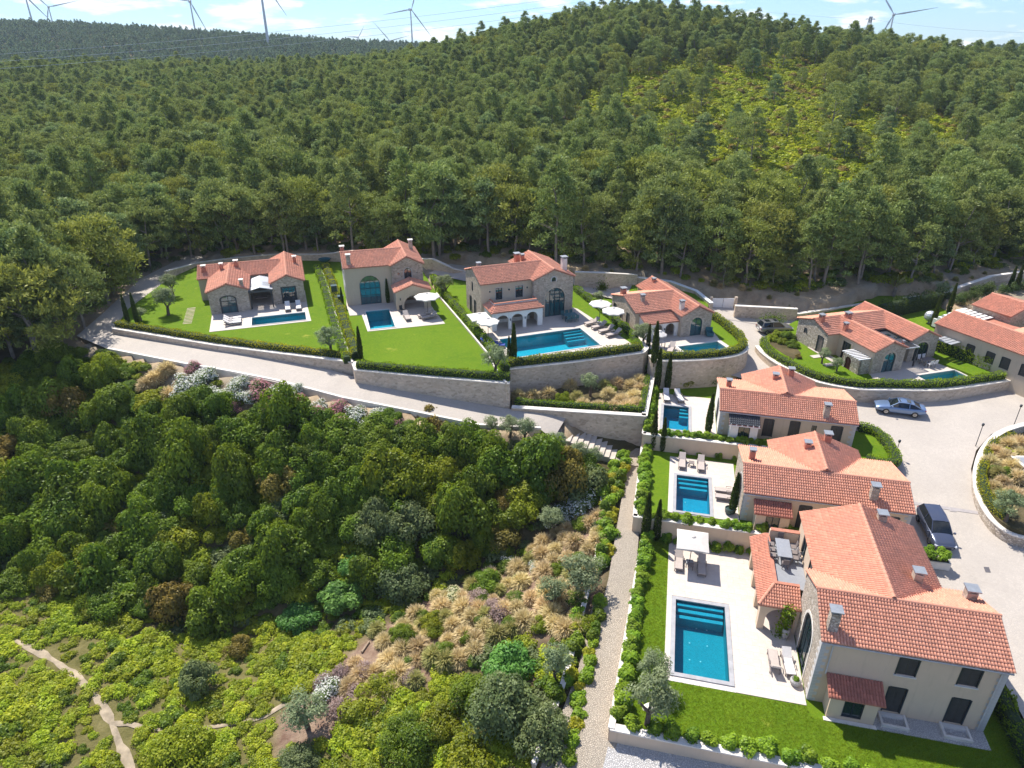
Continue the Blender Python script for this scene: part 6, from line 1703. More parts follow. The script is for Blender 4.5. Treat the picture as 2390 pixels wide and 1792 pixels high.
hedge(inset(hz([(1200,952),(1300,959),(1503,971)], .2), .45), .6, .85, M['laurel'], 'clipped hedge along the front of the straw grass bed')
hedge(inset(hz([(1508,968),(1521,890)], .2), .5), .55, .9, M['laurel'], 'clipped hedge along the right side of the straw grass bed')
hedge(inset([P(a, b, 1.22) for a, b in smooth_px([(1768,800),(1780,826),(1820,853),(1896,889),(1991,908),(2070,911),(2197,911),(2300,898),(2350,891)])], .65), .9, .85, M['hedge'], 'long curved hedge on the wall behind the silver car')
hedge([FE(11.5,3.2),FE(12.2,.2),FE(12.9,-3.2)], 1.3, 1.75, M['hedge'], 'tall thick hedge between walled garden and the long villa', .2, .13)
ring = smooth_px([(2002,1004),(2035,1010),(2065,1035),(2085,1068),(2086,1084),(2060,1088),(2018,1078)], 4)
RZ = -.55
slab('lawn', [[P(a, b, RZ)[:2] for a, b in [(1950,1000),(2005,1006),(2035,1012),(2065,1037),(2086,1070),(2088,1086),(2020,1080),(1950,1074)]]], RZ, M['lawn'], 1.2)
hedge([P(a, b, RZ) for a, b in ring], .9, .75, M['hedge'], 'rounded hedge enclosing the tiny lawn right of the far villa')
wall('garden_wall', 'low rendered wall below the hedge of the tiny lawn', wpx([(2006,1086),(2050,1094),(2090,1098)], RZ - .15, -1.6), .25, M['cream'])
hedge([(*q, -.5) for q in [tuple(Vector(a) + (Vector((42.5, 51))-Vector(a)).normalized()*.75) for a in isl_w[8:44]]], .7, .7, M['hedge_y'], 'hedge round the edge of the planted island at right', yfun=lambda c: -.2 + 0*c[:,0])
hedge([F3(11.7,-4.3,-4),F3(11.6,.5,-4),F3(11.4,4.8,-4)], .9, 1.3, M['maq'], 'dark hedge down the right side of the nearest villa', .18, .12, wav=.2)
hedge(hz([(2052,742),(2110,728),(2160,718),(2215,706)], 1.3), 1.3, 2.0, M['cyp'], 'dark tall hedge in front of the pale-topped boundary wall at right', .2, .09, wav=.2)
LAU = [bush_mesh(14, 80, .17, .11, M['laurel'], 1.15, .52, .3, .14, 1.05, 'laurel') for _ in range(3)]
def rowp(pts, sp, s0, s1, label, group, mats=None, jit=.08, name='laurel_bush', cat='laurel'):
    L = [math.dist(a[:2], b[:2]) for a, b in zip(pts[:-1], pts[1:])]; tot = sum(L); n = max(2, int(tot/sp))
    for k in range(n):
        d = (k+.5)/n*tot; i = 0
        while i < len(L)-1 and d > L[i]: d -= L[i]; i += 1
        t = d/L[i]; a, b = pts[i], pts[i+1]
        p = tuple(a[j]+(b[j]-a[j])*t for j in range(3)); ms = mats or LAU
        one(name, random.choice(ms), (p[0]+random.gauss(0,jit), p[1]+random.gauss(0,jit), p[2]-.05), random.uniform(s0, s1), random.random()*6, label, cat, group)
rowp([F3(-11.0,-4.5,-4),F3(12.0,-4.5,-4)], 1.08, .85, 1.25, 'young laurel planted in a row on the front wall of the nearest lawn', 'laurels on the front wall')
rowp([F2(-7.6,-1.3,-2.2),F2(5,-1.3,-2.2)], .95, .7, 1.0, 'laurel in the upper row between the nearest and middle gardens', 'laurels in the upper row')
rowp([F3(-9.5,13.5,-4),F3(.2,13.5,-4)], .9, .65, .95, 'laurel at the foot of the wall behind the nearest lawn', 'laurels at the foot of the wall')
rowp([F1(-5.4,-1.35,-.7),F1(5.5,-1.35,-.7)], .68, .7, .95, 'laurel in the row below the far blue pool', 'laurels below the far pool')
rowp([F2(-5.5,9.1,-2.2),F2(1.0,9.1,-2.2)], 1.3, .45, .7, 'small laurel against the wall behind the middle lawn', 'small laurels behind the middle lawn')
rowp([F3(-11.35,-4.2,-4),F3(-10.55,13.6,-4)], .68, .85, 1.2, 'laurel in the dense row between cobbled path and nearest lawn', 'laurels along the path, nearest lawn')
rowp([F2(-8.1,-1.3,-2.2),F2(-8.1,9.3,-2.2)], .62, .85, 1.2, 'laurel in the dense row between cobbled path and middle lawn', 'laurels along the path, middle lawn')
rowp([F1(-6.5,-1.5,-.7),F1(-6.5,8,-.7)], .62, .85, 1.15, 'laurel in the dense row left of the far blue pool', 'laurels along the path, far pool')
MIX = [LAU[0], LAU[1], bush_mesh(14, 80, .17, .11, M['hedge_y'], 1.1, .5, .3, .12, 1.0), bush_mesh(14, 80, .17, .11, M['maq'], 1.15, .55, .3, .12, 1.0)]
rowp([PT(1455,1062),PT(1436,1150),PT(1424,1240),PT(1400,1340)], .62, .9, 1.35, 'bush in the planting strip left of the upper cobbled path', 'bushes left of the upper path', MIX, .2, 'strip_bush', 'bush')
rowp([PT(1425,1090),PT(1410,1180),PT(1402,1280)], .75, .9, 1.3, 'bush behind the white edging wall left of the upper path', 'bushes behind the edging wall', MIX, .2, 'strip_bush', 'bush')
rowp([PT(1408,1400),PT(1385,1520),PT(1352,1640),PT(1330,1760),PT(1322,1790)], .6, .75, 1.1, 'bush in the strip between the two cobbled paths', 'bushes between the two paths', MIX, .12, 'strip_bush', 'bush')
rowp([PT(1352,1430),PT(1330,1560),PT(1290,1660)], .75, .8, 1.2, 'bush on the bank left of the lower path', 'bushes on the bank', MIX, .2, 'strip_bush', 'bush')
CON = [bush_mesh(14, 80, .2, .07, M['cyp'], 2.0, .8, .45, .1, 1.2)]
rowp([PT(2080,722),PT(2150,712),PT(2210,700)], 1.2, .8, 1.1, 'dark hedge conifer in front of the pale-topped boundary wall', 'hedge conifers along the boundary wall', CON, .15, 'hedge_conifer', 'conifer')
rowp([PT(2235,712),PT(2275,695),PT(2315,680)], 1.3, .9, 1.3, 'dark conifer bush near the far right corner', 'conifers near the far right corner', CON, .2, 'hedge_conifer', 'conifer')
rowp([PT(2325,688),PT(2390,672)], 2.0, .9, 1.2, 'dark conical conifer at the far right edge', 'conical conifers at the far right', CON, .2, 'hedge_conifer', 'conifer')
for x, y in ((2245,722),(2258,719),(2270,715),(2283,711),(2295,706),(2308,702)): one('grass_tuft', TUF[1], P(x, y, 1.5), 1.5, x*1.0, 'straw grass in the row beside the far right lawn', 'grass tuft', 'straw grasses beside the far right lawn')
one('grass_tuft', TUF[0], P(2382,690,1.5), 1.8, .4, 'round straw grass clump at the far right edge', 'grass tuft')
# walled bed of grasses
for k, (x, y, t, s) in enumerate(((1210,930,0,1.15),(1245,930,0,1.15),(1280,925,0,1.2),(1395,955,1,1.1),(1430,958,0,1.15),(1465,955,1,1.2),(1485,950,0,1.2),(1450,940,1,1.2),(1420,925,0,1.15),(1480,930,1,1.2),(1495,915,0,1.2),(1470,905,1,1.15),(1440,900,0,1.15),(1490,895,0,1.2),(1330,905,0,1.15),(1360,950,0,1.1),(1410,905,2,1.0),(1345,935,2,1.1))):
    one('grass_tuft', TUF[t], P(x, y, .2), s*1.35, k*.7, 'rounded straw grass dome in the walled bed' if t < 2 else 'greenish grass dome in the walled bed', 'grass tuft', 'straw grasses in the walled bed' if t < 2 else 'greenish grasses in the walled bed')
shrub(1312, 938, MAQ[3], .62, 'bright green pointed bush among the walled bed grasses', z=.2, sz=1.5); shrub(1425, 912, MAQ[0], .5, 'green bush behind the grasses of the walled bed', z=.2)
for x, y, s, k in ((1350,880,.7,MAQ[0]),(1385,868,.75,MAQ[2]),(1425,865,.8,MAQ[0]),(1460,868,.8,MAQ[3]),(1495,860,.85,MAQ[0]),(1215,900,.5,MAQ[1])): shrub(x, y, k, s, 'green shrub at the foot of the grey wall behind the walled bed', z=.25, group='shrubs at the foot of the grey wall')
oleander(1265,903,'p',1.0,'pinkish-white oleander in the walled bed',.2); oleander(1300,880,'w',.7,'pale oleander against the grey wall left of centre',.3); oleander(1335,868,'p',.7,'lilac-tinged oleander against the grey wall',.3)
for x, y, s in ((1595,895,.85),(1640,890,.95),(1672,888,1.0)): shrub(x, y, MAQ[3 if x == 1595 else 0], s, 'bush against the curved stone wall above the far lawn', z=-.5, group='bushes against the curved wall')
# ivy on walls
def ivy(px, py, z, wv, hv, label):
    p = P(px, py, z); n = 420; c = np.array(p) + np.stack([RNG.normal(0, wv*.4, n), RNG.normal(0, .08, n)-.12, np.abs(RNG.normal(0, hv*.5, n))], 1)
    o = link_mesh('ivy', quad_mesh('ivy', quads(c, rdir(n)+np.array([0,-.5,0]), rdir(n), .2, .15), M['maq'], RNG.normal(.45,.2,n))); tag(o, label, 'ivy')
ivy(1405, 676, 2.9, .9, 1.2, 'ivy patch on the tall boundary wall behind the stone villa'); ivy(1800, 752, 1.0, 1.9, 1.2, 'dark creeper on the wall behind the estate car')
# garden behind the curved wall
for x, y, s, k in ((1800,793,.6,3),(1822,800,.55,3),(1850,808,.6,0),(1838,790,.7,0),(1862,835,.35,4),(1815,782,.5,3)): shrub(x, y, MAQ[k], s, 'rounded shrub at the left end of the garden behind the curved wall', z=1.2, group='shrubs at the left end of the walled garden')
slab('planting_ground', [[P(a, b, 1.2)[:2] for a, b in ((1790,800),(1800,775),(1850,800),(1870,825),(1850,840))]], 1.215, M['earth'], .1)
# planted island
for k, (x, y, t, s) in enumerate(((2320,1060,0,1.2),(2350,1045,0,1.3),(2375,1040,1,1.3),(2310,1085,1,1.2),(2345,1075,0,1.3),(2325,1110,2,1.0),(2360,1095,1,1.3),(2340,1130,0,1.0),(2318,1140,1,.9),(2370,1120,0,1.2),(2330,1165,2,1.1),(2365,1160,1,1.2),(2385,1070,0,1.3),(2350,1195,0,.9))): one('grass_tuft', TUF[t], P(x, y, -.45), s*1.25, k*.9, 'straw grass tuft in the planted island at right', 'grass tuft', 'straw grasses in the planted island')
shrub(2320,1100,MAQ[0],.42,'small green bush in the planted island',z=-.45); shrub(2345,1110,MAQ[0],.6,'dark green bush under the island olive',z=-.45); shrub(2365,1065,LOW[0],1.0,'green low bush in the planted island',z=-.45)
pl = empty('planter', P(2375,1100,-.45), 'angular stone planter with dark top in the island at the right edge', 'planter'); mb = MB(); mb.box(0,2.4,-1.6,1.2,0,.75); mb.build('body', M['stone_pale'], pl); mb = MB(); mb.box(-.06,2.46,-1.66,1.26,.752,.82); mb.build('rim', M['coping'], pl); mb = MB(); mb.box(.18,2.2,-1.4,1.0,.823,.83); mb.build('soil', M['greytop'], pl)
# planter with two shrubs near the dark car
pc = P(2178,1318,-2.15); pl = empty('planter', pc, 'pale trough planter beside the dark car', 'planter', None, R(A3))
mb = MB(); mb.box(-1.0,1.0,-.35,.35,-.1,.55); mb.build('body', M['coping'], pl); mb = MB(); mb.box(-.9,.9,-.25,.25,.551,.56); mb.build('soil', M['earth'], pl)
for dx, nm in ((-.5,'left'),(.45,'right')): one('shrub', LAU[0], (pc[0]+dx, pc[1]-dx*.22, pc[2]+.5), 1.05, dx, f'{nm} rounded laurel growing in the trough planter beside the dark car', 'shrub')
slab('pavement', [[F3(*q)[:2] for q in ((8.1,6.1),(11.2,6.1),(11.0,9.0),(9.6,10.6),(8.1,10.8))]], -2.3, M['gravel'], .4)

# short blades standing in the nearest lawn
n = 14; a = RNG.random(n)*6.28; bl = quads(np.stack([RNG.normal(0,.05,n), RNG.normal(0,.05,n), np.full(n,.03)],1), np.stack([np.cos(a)*.5, np.sin(a)*.5, np.ones(n)],1), rdir(n), .09, .018)
M['blade'] = mat_leaf('lawn_blades', (.14,.24,.010), (.30,.38,.025), .35, .2)
BL = quad_mesh('blades', bl, M['blade'], RNG.random(n))
X, Y = scatter(2, 34, 22, 48, .125); Z = np.full(len(X), -4.0); okb = pip(X, Y, PLAT['3'][0])
for rr in ((-8.85,.0,-.55,13.95), (.0,10.05,-1.3,13), (-2.8,.7,5.2,12.5)): okb &= ~pip(X, Y, rect(F3, *rr))
mass('lawn_blades', np.stack([X, Y, Z], 1)[okb], RNG.uniform(.6, 1.25, okb.sum()), RNG.random(okb.sum())*6.28, np.zeros(okb.sum()), [BL])

X, Y = scatter(-30, 90, 78, 106, 1.9); Z = zt(X, Y); px, py, dep = Wv(X, Y, Z); e = np.interp(px, EDGE[:,0], EDGE[:,1])
okb = (py > e - 12) & (py < e + 34) & (px > 900) & (RNG.random(len(X)) < .55*(np.sin(X*.23) > -.3)) & ~np.any([pip(X, Y, q[0]) for q in PLAT.values()], axis=0) & ~pip(X, Y, PLAZA)
mass('dry_grass', np.stack([X, Y, Z-.03], 1)[okb], RNG.uniform(.5, 1.2, okb.sum()), RNG.random(okb.sum())*6.28, RNG.choice([0,2,2], okb.sum()), TUF)
# ------------------------------------------------------------------ garden furniture
def box_on(root, name, b, mat):
    mb = MB(); mb.box(*b); return mb.build(name, mat, root)
def make_lounger(cush, frm, label):
    o = empty('sun_lounger', (0,0,0), label, 'sun lounger', None)
    for x in (-.3, .3): box_on(o, 'rail', (x-.03,x+.03,-1.0,.95,.24,.30), frm)
    for k in range(8): box_on(o, 'slat', (-.27,.27,-.98+k*.17,-.86+k*.17,.255,.285), frm)
    box_on(o, 'cushion', (-.29,.29,-.97,.32,.305,.38), cush)
    mb = MB(); mb.obox((0,.62,.55), (.29,0,0), (0,.30,.235), (0,-.03,.04)); mb.build('backrest', cush, o)
    for x in (-.3, .3):
        for y in (-.85, .75): box_on(o, 'leg', (x-.028,x+.028,y-.028,y+.028,0,.24), frm)
        mb = MB(); mb.bar((x*1.12,-.05,.5),(x*1.12,.42,.5),.05,.03); mb.bar((x*1.12,-.03,.3),(x*1.12,-.03,.5),.03); mb.build('armrest', frm, o)
    return o
PROTO = {}
def lounger(p, rz, label, kind='taupe', group=None):
    if kind not in PROTO:
        o = PROTO[kind] = make_lounger({'taupe':M['cushion'],'pale':M['cushion_pale'],'blue':M['cushion_blue']}[kind], M['furn'], label)
    else: o = copy_tree(PROTO[kind])
    o.location = p; o.rotation_euler = (0,0,rz); o['label'] = label
    if group: o['group'] = group
def umbrella(p, rz, label, Rr=1.5, H=2.4, n=8, mat='canvas', square=False):
    o = empty('parasol', p, label, 'parasol', None, rz)
    k = 4 if square else n; vs = [(0,0,H+.42)]; fs = []
    ph = PI/4 if square else 0; rr = Rr*(1.38 if square else 1)
    for j, (f, z) in enumerate(((.55,H+.2),(1,H-.02),(1.0,H-.14))):
        for i in range(k*2):
            t = ph + PI*i/k; e = rr*f*(1 if i % 2 == 0 else (math.cos(PI/k)*(.965 if not square else .97))); vs.append((e*math.cos(t), e*math.sin(t), z - (0 if i % 2 == 0 else -.03)))
    m = 2*k
    fs += [(0, 1+i, 1+(i+1) % m) for i in range(m)]
    for j in range(2): fs += [(1+j*m+i, 1+(j+1)*m+i, 1+(j+1)*m+(i+1) % m, 1+j*m+(i+1) % m) for i in range(m)]
    mb = MB(); mb.add(vs, fs); c = mb.build('canopy', M[mat], o)
    mb = MB(); mb.lathe([(.02,.5),(.16,.44),(.2,.4)], 8, (0,0,H)); mb.build('vent_cap', M[mat], c)
    mb = MB(); mb.cyl((0,0,.05),(0,0,H+.42),.03,n=8); mb.build('pole', M['frame'], o)
    for i in range(k):
        t = ph + 2*PI*i/k; mb = MB(); mb.bar((0,0,H+.34),(rr*.97*math.cos(t),rr*.97*math.sin(t),H-.05),.025); mb.build('rib', M['frame'], o)
    mb = MB(); mb.box(-.28,.28,-.28,.28,0,.07); mb.build('base', M['greytop'], o)
def table(p, rz, label, w, d, h=.72, top='greytop', leg='furn', cat='table'):
    o = empty('table', p, label, cat, None, rz); box_on(o, 'tabletop', (-w/2,w/2,-d/2,d/2,h-.04,h), M[top])
    for x in (-w/2+.06, w/2-.06):
        for y in (-d/2+.06, d/2-.06): box_on(o, 'leg', (x-.03,x+.03,y-.03,y+.03,0,h-.041), M[leg])
def make_chair(mat, label):
    o = empty('chair', (0,0,0), label, 'chair', None)
    box_on(o, 'seat', (-.22,.22,-.22,.22,.42,.46), M[mat]); mb = MB(); mb.obox((0,.24,.68),(.21,0,0),(0,.015,0),(0,.03,.22)); mb.build('backrest', M[mat], o)
    for x in (-.19,.19):
        for y in (-.19,.19): box_on(o, 'leg', (x-.02,x+.02,y-.02,y+.02,0,.42), M[mat])
    return o
def chair(p, rz, label, mat='furn', group=None):
    key = 'chair' + mat
    if key not in PROTO: o = PROTO[key] = make_chair(mat, label)
    else: o = copy_tree(PROTO[key])
    o.location = p; o.rotation_euler = (0,0,rz); o['label'] = label
    if group: o['group'] = group
a3, a2, a1 = R(A3), R(A2), R(A1)
Z3, Z2, Z1 = -3.95, -2.15, -.65
lounger(F3(-8.0,10.9,Z3), a3, 'left taupe lounger under the square parasol by the nearest pool'); lounger(F3(-6.25,10.7,Z3), a3, 'right taupe lounger under the square parasol by the nearest pool')
umbrella(F3(-7.15,11.3,Z3), a3, 'square taupe parasol between two loungers above the nearest pool', 1.25, 2.2, 4, 'canvas_taupe', True)
table(F3(-7.1,10.55,Z3), a3, 'little side table between the two loungers under the square parasol', .45, .45, .42, 'furn')
lounger(F3(-1.75,2.3,Z3), a3+PI, 'outer lounger beside the arched glass of the nearest villa'); lounger(F3(-.85,2.4,Z3), a3+.08, 'pale lounger against the arched glass of the nearest villa', 'pale')
mb = MB(); mb.lathe([(.18,0),(.33,.12),(.36,.35),(.27,.46),(.2,.4),(.02,.36)], 12); o = empty('flower_pot', F3(-.55,1.0,Z3), 'round stone pot at the corner of the nearest villa', 'pot'); mb.build('pot', M['pot_grey'], o); p = F3(-.55,1.0,Z3)
one('shrub', LAU[1], (p[0], p[1], p[2]+.35), .35, 1, 'small plant in the round stone pot at the nearest villa', 'shrub')
o = empty('flower_pot', F3(-.75,4.9,Z3), 'tall grey pot beside the climber at the loggia arch', 'pot'); mb = MB(); mb.lathe([(.16,0),(.24,.2),(.26,.7),(.2,.85),(.15,.8)], 10); mb.build('pot', M['pot_grey'], o)
p = F3(-1.1,5.0,Z3); n = 520; t = RNG.random(n); cc = np.array(p) + np.stack([.35*t + RNG.normal(0,.22,n), RNG.normal(0,.2,n), t*2.7], 1)
tag(link_mesh('ivy', quad_mesh('ivy', quads(cc, rdir(n), rdir(n), .22, .14), M['laurel'], RNG.normal(.4,.2,n))), 'leafy climber growing up the loggia arch of the nearest villa', 'climber')  # leafy climber of no set species, sharing the wall ivy's object name
# roof terrace dining set
T3 = OA[2]*0 + O3[2] + 2.835
table(F3(-.75,10.3,T3), a3, 'long grey dining table on the roof terrace of the nearest villa', 1.0, 2.1)
for k in range(3):
    for s in (-1, 1): chair(F3(-.75+s*.78, 9.7+k*.62, T3), a3 + (PI/2 if s < 0 else -PI/2), f"{('front','middle','rear')[k]} {('left','right')[s > 0]}-hand chair at the roof terrace table", 'furn')
chair(F3(-.75,8.95,T3), a3+PI, 'end chair at the near end of the roof terrace table'); chair(F3(-.75,11.65,T3), a3, 'end chair at the far end of the roof terrace table')
# middle and far villas
lounger(F2(-4.75,7.3,Z2), a2, 'left lounger behind the middle blue pool'); lounger(F2(-3.05,7.25,Z2), a2, 'right lounger behind the middle blue pool'); table(F2(-3.9,7.25,Z2), a2, 'low square table between loungers behind the middle blue pool', .5, .5, .4, 'furn')
lounger(F2(-.95,3.5,Z2), a2-PI/2, 'rear lounger beside the cypress of the middle villa'); lounger(F2(-.95,2.5,Z2), a2-PI/2, 'front lounger beside the cypress of the middle villa')
o = empty('flower_pot', F2(-.85,.6,Z2), 'dark green glazed pot near the cypress of the middle villa', 'pot'); mb = MB(); mb.lathe([(.22,0),(.36,.15),(.4,.55),(.34,.6),(.3,.5),(.02,.48)], 14); mb.build('pot', M['pot'], o)
lounger(F1(-5.0,6.2,Z1), a1+.1, 'left pale lounger in the shade behind the far blue pool', 'pale'); lounger(F1(-3.7,6.35,Z1), a1+.3, 'right pale lounger in sun behind the far blue pool', 'pale')
aA, aB, aC, aD, aE = R(AA), R(AB), R(AC), R(AD), R(AE)
for k in range(3): lounger(FA(2.6,-2.9-k*.75,3.05), aA+PI/2+(.15 if k == 0 else 0), ('rear','middle','front')[k] + ' pale lounger on the left of the leftmost terrace', 'pale')
lounger(FA(9.0,-1.0,3.05), aA, 'left lounger in shade under the double door of the leftmost villa', 'pale'); lounger(FA(10.3,-1.0,3.05), aA, 'right lounger in shade under the double door of the leftmost villa', 'pale')
lounger(FB(6.6,-6.6,3.05), aB+.1, 'lounger standing alone between pool and porch of the arched-window villa'); lounger(FB(8.9,-6.5,3.05), aB-PI/2+.2, 'rear lounger beside the parasol of the arched-window villa'); lounger(FB(9.2,-7.3,3.05), aB-PI/2+.2, 'front lounger beside the parasol of the arched-window villa')
umbrella(FB(9.3,-5.7,3.05), 0, 'round white parasol before the porch of the arched-window villa', 1.6, 2.3)
chair(FB(6.3,-4.3,3.05), aB+.4, 'dark chair at the porch arch of the arched-window villa', 'frame')
for k in range(4): lounger(FC(12.2+k*.25,-4.9-k*1.35,3.05), aC-PI/2+.15, ('rearmost','second','third','front')[k] + ' lounger in the line of four right of the largest pool')
umbrella(FC(13.3,-4.6,3.05), 0, 'rear white parasol right of the largest pool', 1.35, 2.4); umbrella(FC(13.6,-7.3,3.05), .3, 'front white parasol right of the largest pool', 1.35, 2.4)
umbrella(FC(-.9,-5.3,3.05), .2, 'round white parasol left of the largest pool', 1.3, 2.3); umbrella(FC(-1.2,-3.0,3.05), aC, 'square white parasol beside the arcade, left of the largest pool', 1.2, 2.1, 4, 'canvas', True)
lounger(FC(-1.2,-6.5,3.05), aC+1.2, 'lounger with blue towel under the round parasol left of the largest pool', 'blue'); lounger(FC(-.7,-7.4,3.05), aC+1.2, 'second blue lounger at the left edge of the largest pool', 'blue')
table(FC(10.4,-2.5,3.05), aC, 'teal dining table before the arched glass of the stone villa', 1.6, .9, .72, 'teal_furn', 'teal_furn')
for k in range(3):
    for s in (-1, 1): chair(FC(9.85+k*.55,-2.5+s*.72,3.05), aC+(0 if s > 0 else PI), f"{('left','middle','right')[k]} teal chair on the {'house' if s > 0 else 'pool'} side of the teal table", 'teal_furn')
lounger(FD(.3,-7.9,2.55), aD-.7, 'lounger in shade left of the small arcade pool'); table(FD(-.3,-6.6,2.55), aD, 'little table beside the arcade cypress', .8, .8, .7, 'coping'); 
umbrella(FD(-.4,-6.4,2.55), .1, 'small pale parasol half hidden by the arcade cypress', .8, 1.5)
o = empty('garden_chair', FD(6.7,-5.3,2.55), 'dark teal armchair at the right corner of the small arcade terrace', 'armchair'); box_on(o,'seat',(-.4,.4,-.4,.4,.1,.42),M['teal_furn']); box_on(o,'backrest',(-.4,.4,.3,.42,.421,.95),M['teal_furn'])
for x in (-.4,.3): box_on(o,'armrest',(x,x+.1,-.4,.29,.421,.6),M['teal_furn'])
table(FE(7.6,.3,1.25), aE, 'dark dining table on the shaded terrace behind the hedge', 1.4, .8, .72, 'furn')
for k in range(2):
    for s in (-1, 1): chair(FE(7.3+k*.6,.3+s*.65,1.25), aE+(0 if s > 0 else PI), f"{('left','right')[k]} {('front','back')[s > 0]} pale chair on the shaded terrace", 'cushion_pale')
# dome beside the cypress, bins, fountain basin
o = empty('kettle_dome', P(2166,757,1.3), 'silvery round dome on a short stand behind the walled-garden villa', 'dome'); mb = MB(); mb.lathe([(.001,1.75),(.3,1.72),(.55,1.55),(.68,1.25),(.68,1.05)], 16); mb.build('lid', M['zinc'], o); mb = MB(); mb.lathe([(.68,1.03),(.7,.98),(.66,.8),(.4,.55),(.15,.5)], 16); mb.build('bowl', M['steel'], o); mb = MB(); mb.cyl((0,0,0),(0,0,.52),.16,.1,8); mb.build('stand', M['steel'], o)
for x, y, h, lab in ((797,712,1.2,'dark green upright bin beside the arched-window villa'),(782,694,1.6,'tall dark green cabinet against the side of the arched-window villa')):
    o = empty('garden_bin', P(x, y, 3.0), lab, 'bin', None, aB); box_on(o,'body',(-.35,.35,-.3,.3,0,h),M['pot']); box_on(o,'lid',(-.38,.38,-.33,.33,h+.002,h+.08),M['frame_teal'])
o = empty('hanging_hammock', P(758,610,3.4), 'dark oval basket seat in front of the boundary wall', 'seat'); mb = MB(); mb.lathe([(.02,.0),(.7,.12),(.95,.4),(.9,.42),(.6,.2)], 14); mb.build('basket', M['teal_furn'], o)
o = empty('boulder', F3(-9.6,-2.9,-4), 'pale boulder beside the olive in the corner of the nearest lawn', 'boulder'); 
bm = bmesh.new(); bmesh.ops.create_icosphere(bm, subdivisions=2, radius=.42)
for q in bm.verts: q.co *= random.uniform(.8,1.15); q.co.z *= .7
me = bpy.data.meshes.new('rock'); bm.to_mesh(me); bm.free(); me.materials.append(M['coping']); link_mesh('rock', me, o)
o = empty('bucket', P(1463,1633,-3.95), 'small turquoise tub among the path laurels', 'tub'); mb = MB(); mb.lathe([(.02,.02),(.2,.0),(.26,.28),(.24,.28),(.02,.1)], 12); mb.build('tub', mat_flat('turquoise_plastic', (.02,.42,.45), .4, 0, .05), o)
o = empty('stepping_stones', FA(-2.6,1.0,3.0), 'timber stepping strips in the lawn left of the leftmost villa', 'stepping path', None, aA)
for k in range(12): box_on(o, 'plank', (-.5,.5,-3.2+k*.5,-3.05+k*.5,-.02,.03), M['retain'])

# ------------------------------------------------------------------ gate, street lamps, drains
g = empty('white_gate', (0,0,0), 'white double gate of vertical boards in the stone wall', 'gate')
ga, gb = Vector(PT(1660,718)), Vector(PT(1711,722)); gd = (gb-ga); gd.z = 0; gl = gd.length; gd.normalize(); gz = min(ga.z, gb.z)
g.location = (ga.x, ga.y, gz); g.rotation_euler = (0,0,math.atan2(gd.y, gd.x))
for s in (0, 1):
    x0 = .04 + s*gl/2; x1 = gl/2 - .03 + s*gl/2
    mb = MB()
    for b in ((x0,x1,-.03,.03,.08,.16),(x0,x1,-.03,.03,1.45,1.55),(x0,x0+.07,-.03,.03,.161,1.449),(x1-.07,x1,-.03,.03,.161,1.449)): mb.box(*b)
    lf = mb.build('gate_leaf', M['whitepaint'], g); nb = 9
    for k in range(nb):
        xa = x0+.075+(x1-x0-.15)*k/nb; box_on(lf, 'board', (xa+.004, xa+(x1-x0-.15)/nb-.004, -.016, .016, .162, 1.448), M['whitepaint'])
for x in (-.35, gl+.02): box_on(g, 'gate_post', (x,x+.33,-.2,.2,-.3,1.75), M['retain'])
def lamp(px, py, z, h, label):
    o = empty('street_lamp', P(px, py, z), label, 'street lamp', 'slim dark street lamps'); mb = MB(); mb.cyl((0,0,0),(0,0,h),.035,.03,8); mb.build('pole', M['frame'], o)
    mb = MB(); mb.lathe([(.03,0),(.1,.06),(.12,.26),(.05,.32),(.001,.33)], 10, (0,0,h)); mb.build('lamp_head', M['frame'], o); mb = MB(); mb.lathe([(.001,0),(.13,.0),(.1,.04)], 8); mb.build('foot', M['frame'], o)
lamp(2089,1066,-.9,1.5,'slim lamp by the rounded hedge of the tiny lawn'); lamp(2274,1049,-.8,2.5,'slim lamp at the kerb of the planted island'); lamp(2361,1006,-.45,2.6,'slim lamp behind the planted island near the right edge')
def flat(name, pix, mat, label=None, cat=None, lift=.045):
    w = [P(a, b, c) for a, b, c in pix]; w = [(x, y, float(road_z(np.array([x]), np.array([y]))[0]) + lift) for x, y, z in w]
    vs, fs = tess([w]); mb = MB(); mb.add(vs, up(vs, fs))
    for i in range(len(w)): a, b = w[i], w[(i+1) % len(w)]; mb.add([a, b, (b[0],b[1],b[2]-.03), (a[0],a[1],a[2]-.03)], [(0,1,2,3)])
    o = mb.build(name, mat)
    if label: tag(o, label, cat)
    else: o['kind'] = 'structure'
M['drain'] = mat_flat('grey_drain_slabs', (.34,.31,.30), .85, 0, .12)
flat('drain_channel', ((2128,1170,-1.5),(2327,1203,-1.5),(2325,1209,-1.5),(2127,1175,-1.5)), M['drain'], 'straight grey drain channel across the pale road', 'drain')
flat('drain_cover', ((2295,1325,-2.2),(2307,1326,-2.2),(2312,1337,-2.2),(2300,1336,-2.2)), M['grate'], 'dark iron drain cover in the pale road', 'drain cover')
flat('drain_cover', ((2216,1187,-1.5),(2232,1190,-1.5),(2232,1195,-1.5),(2217,1193,-1.5)), M['drain'], 'small grey cover beside the drain channel', 'drain cover', .05)

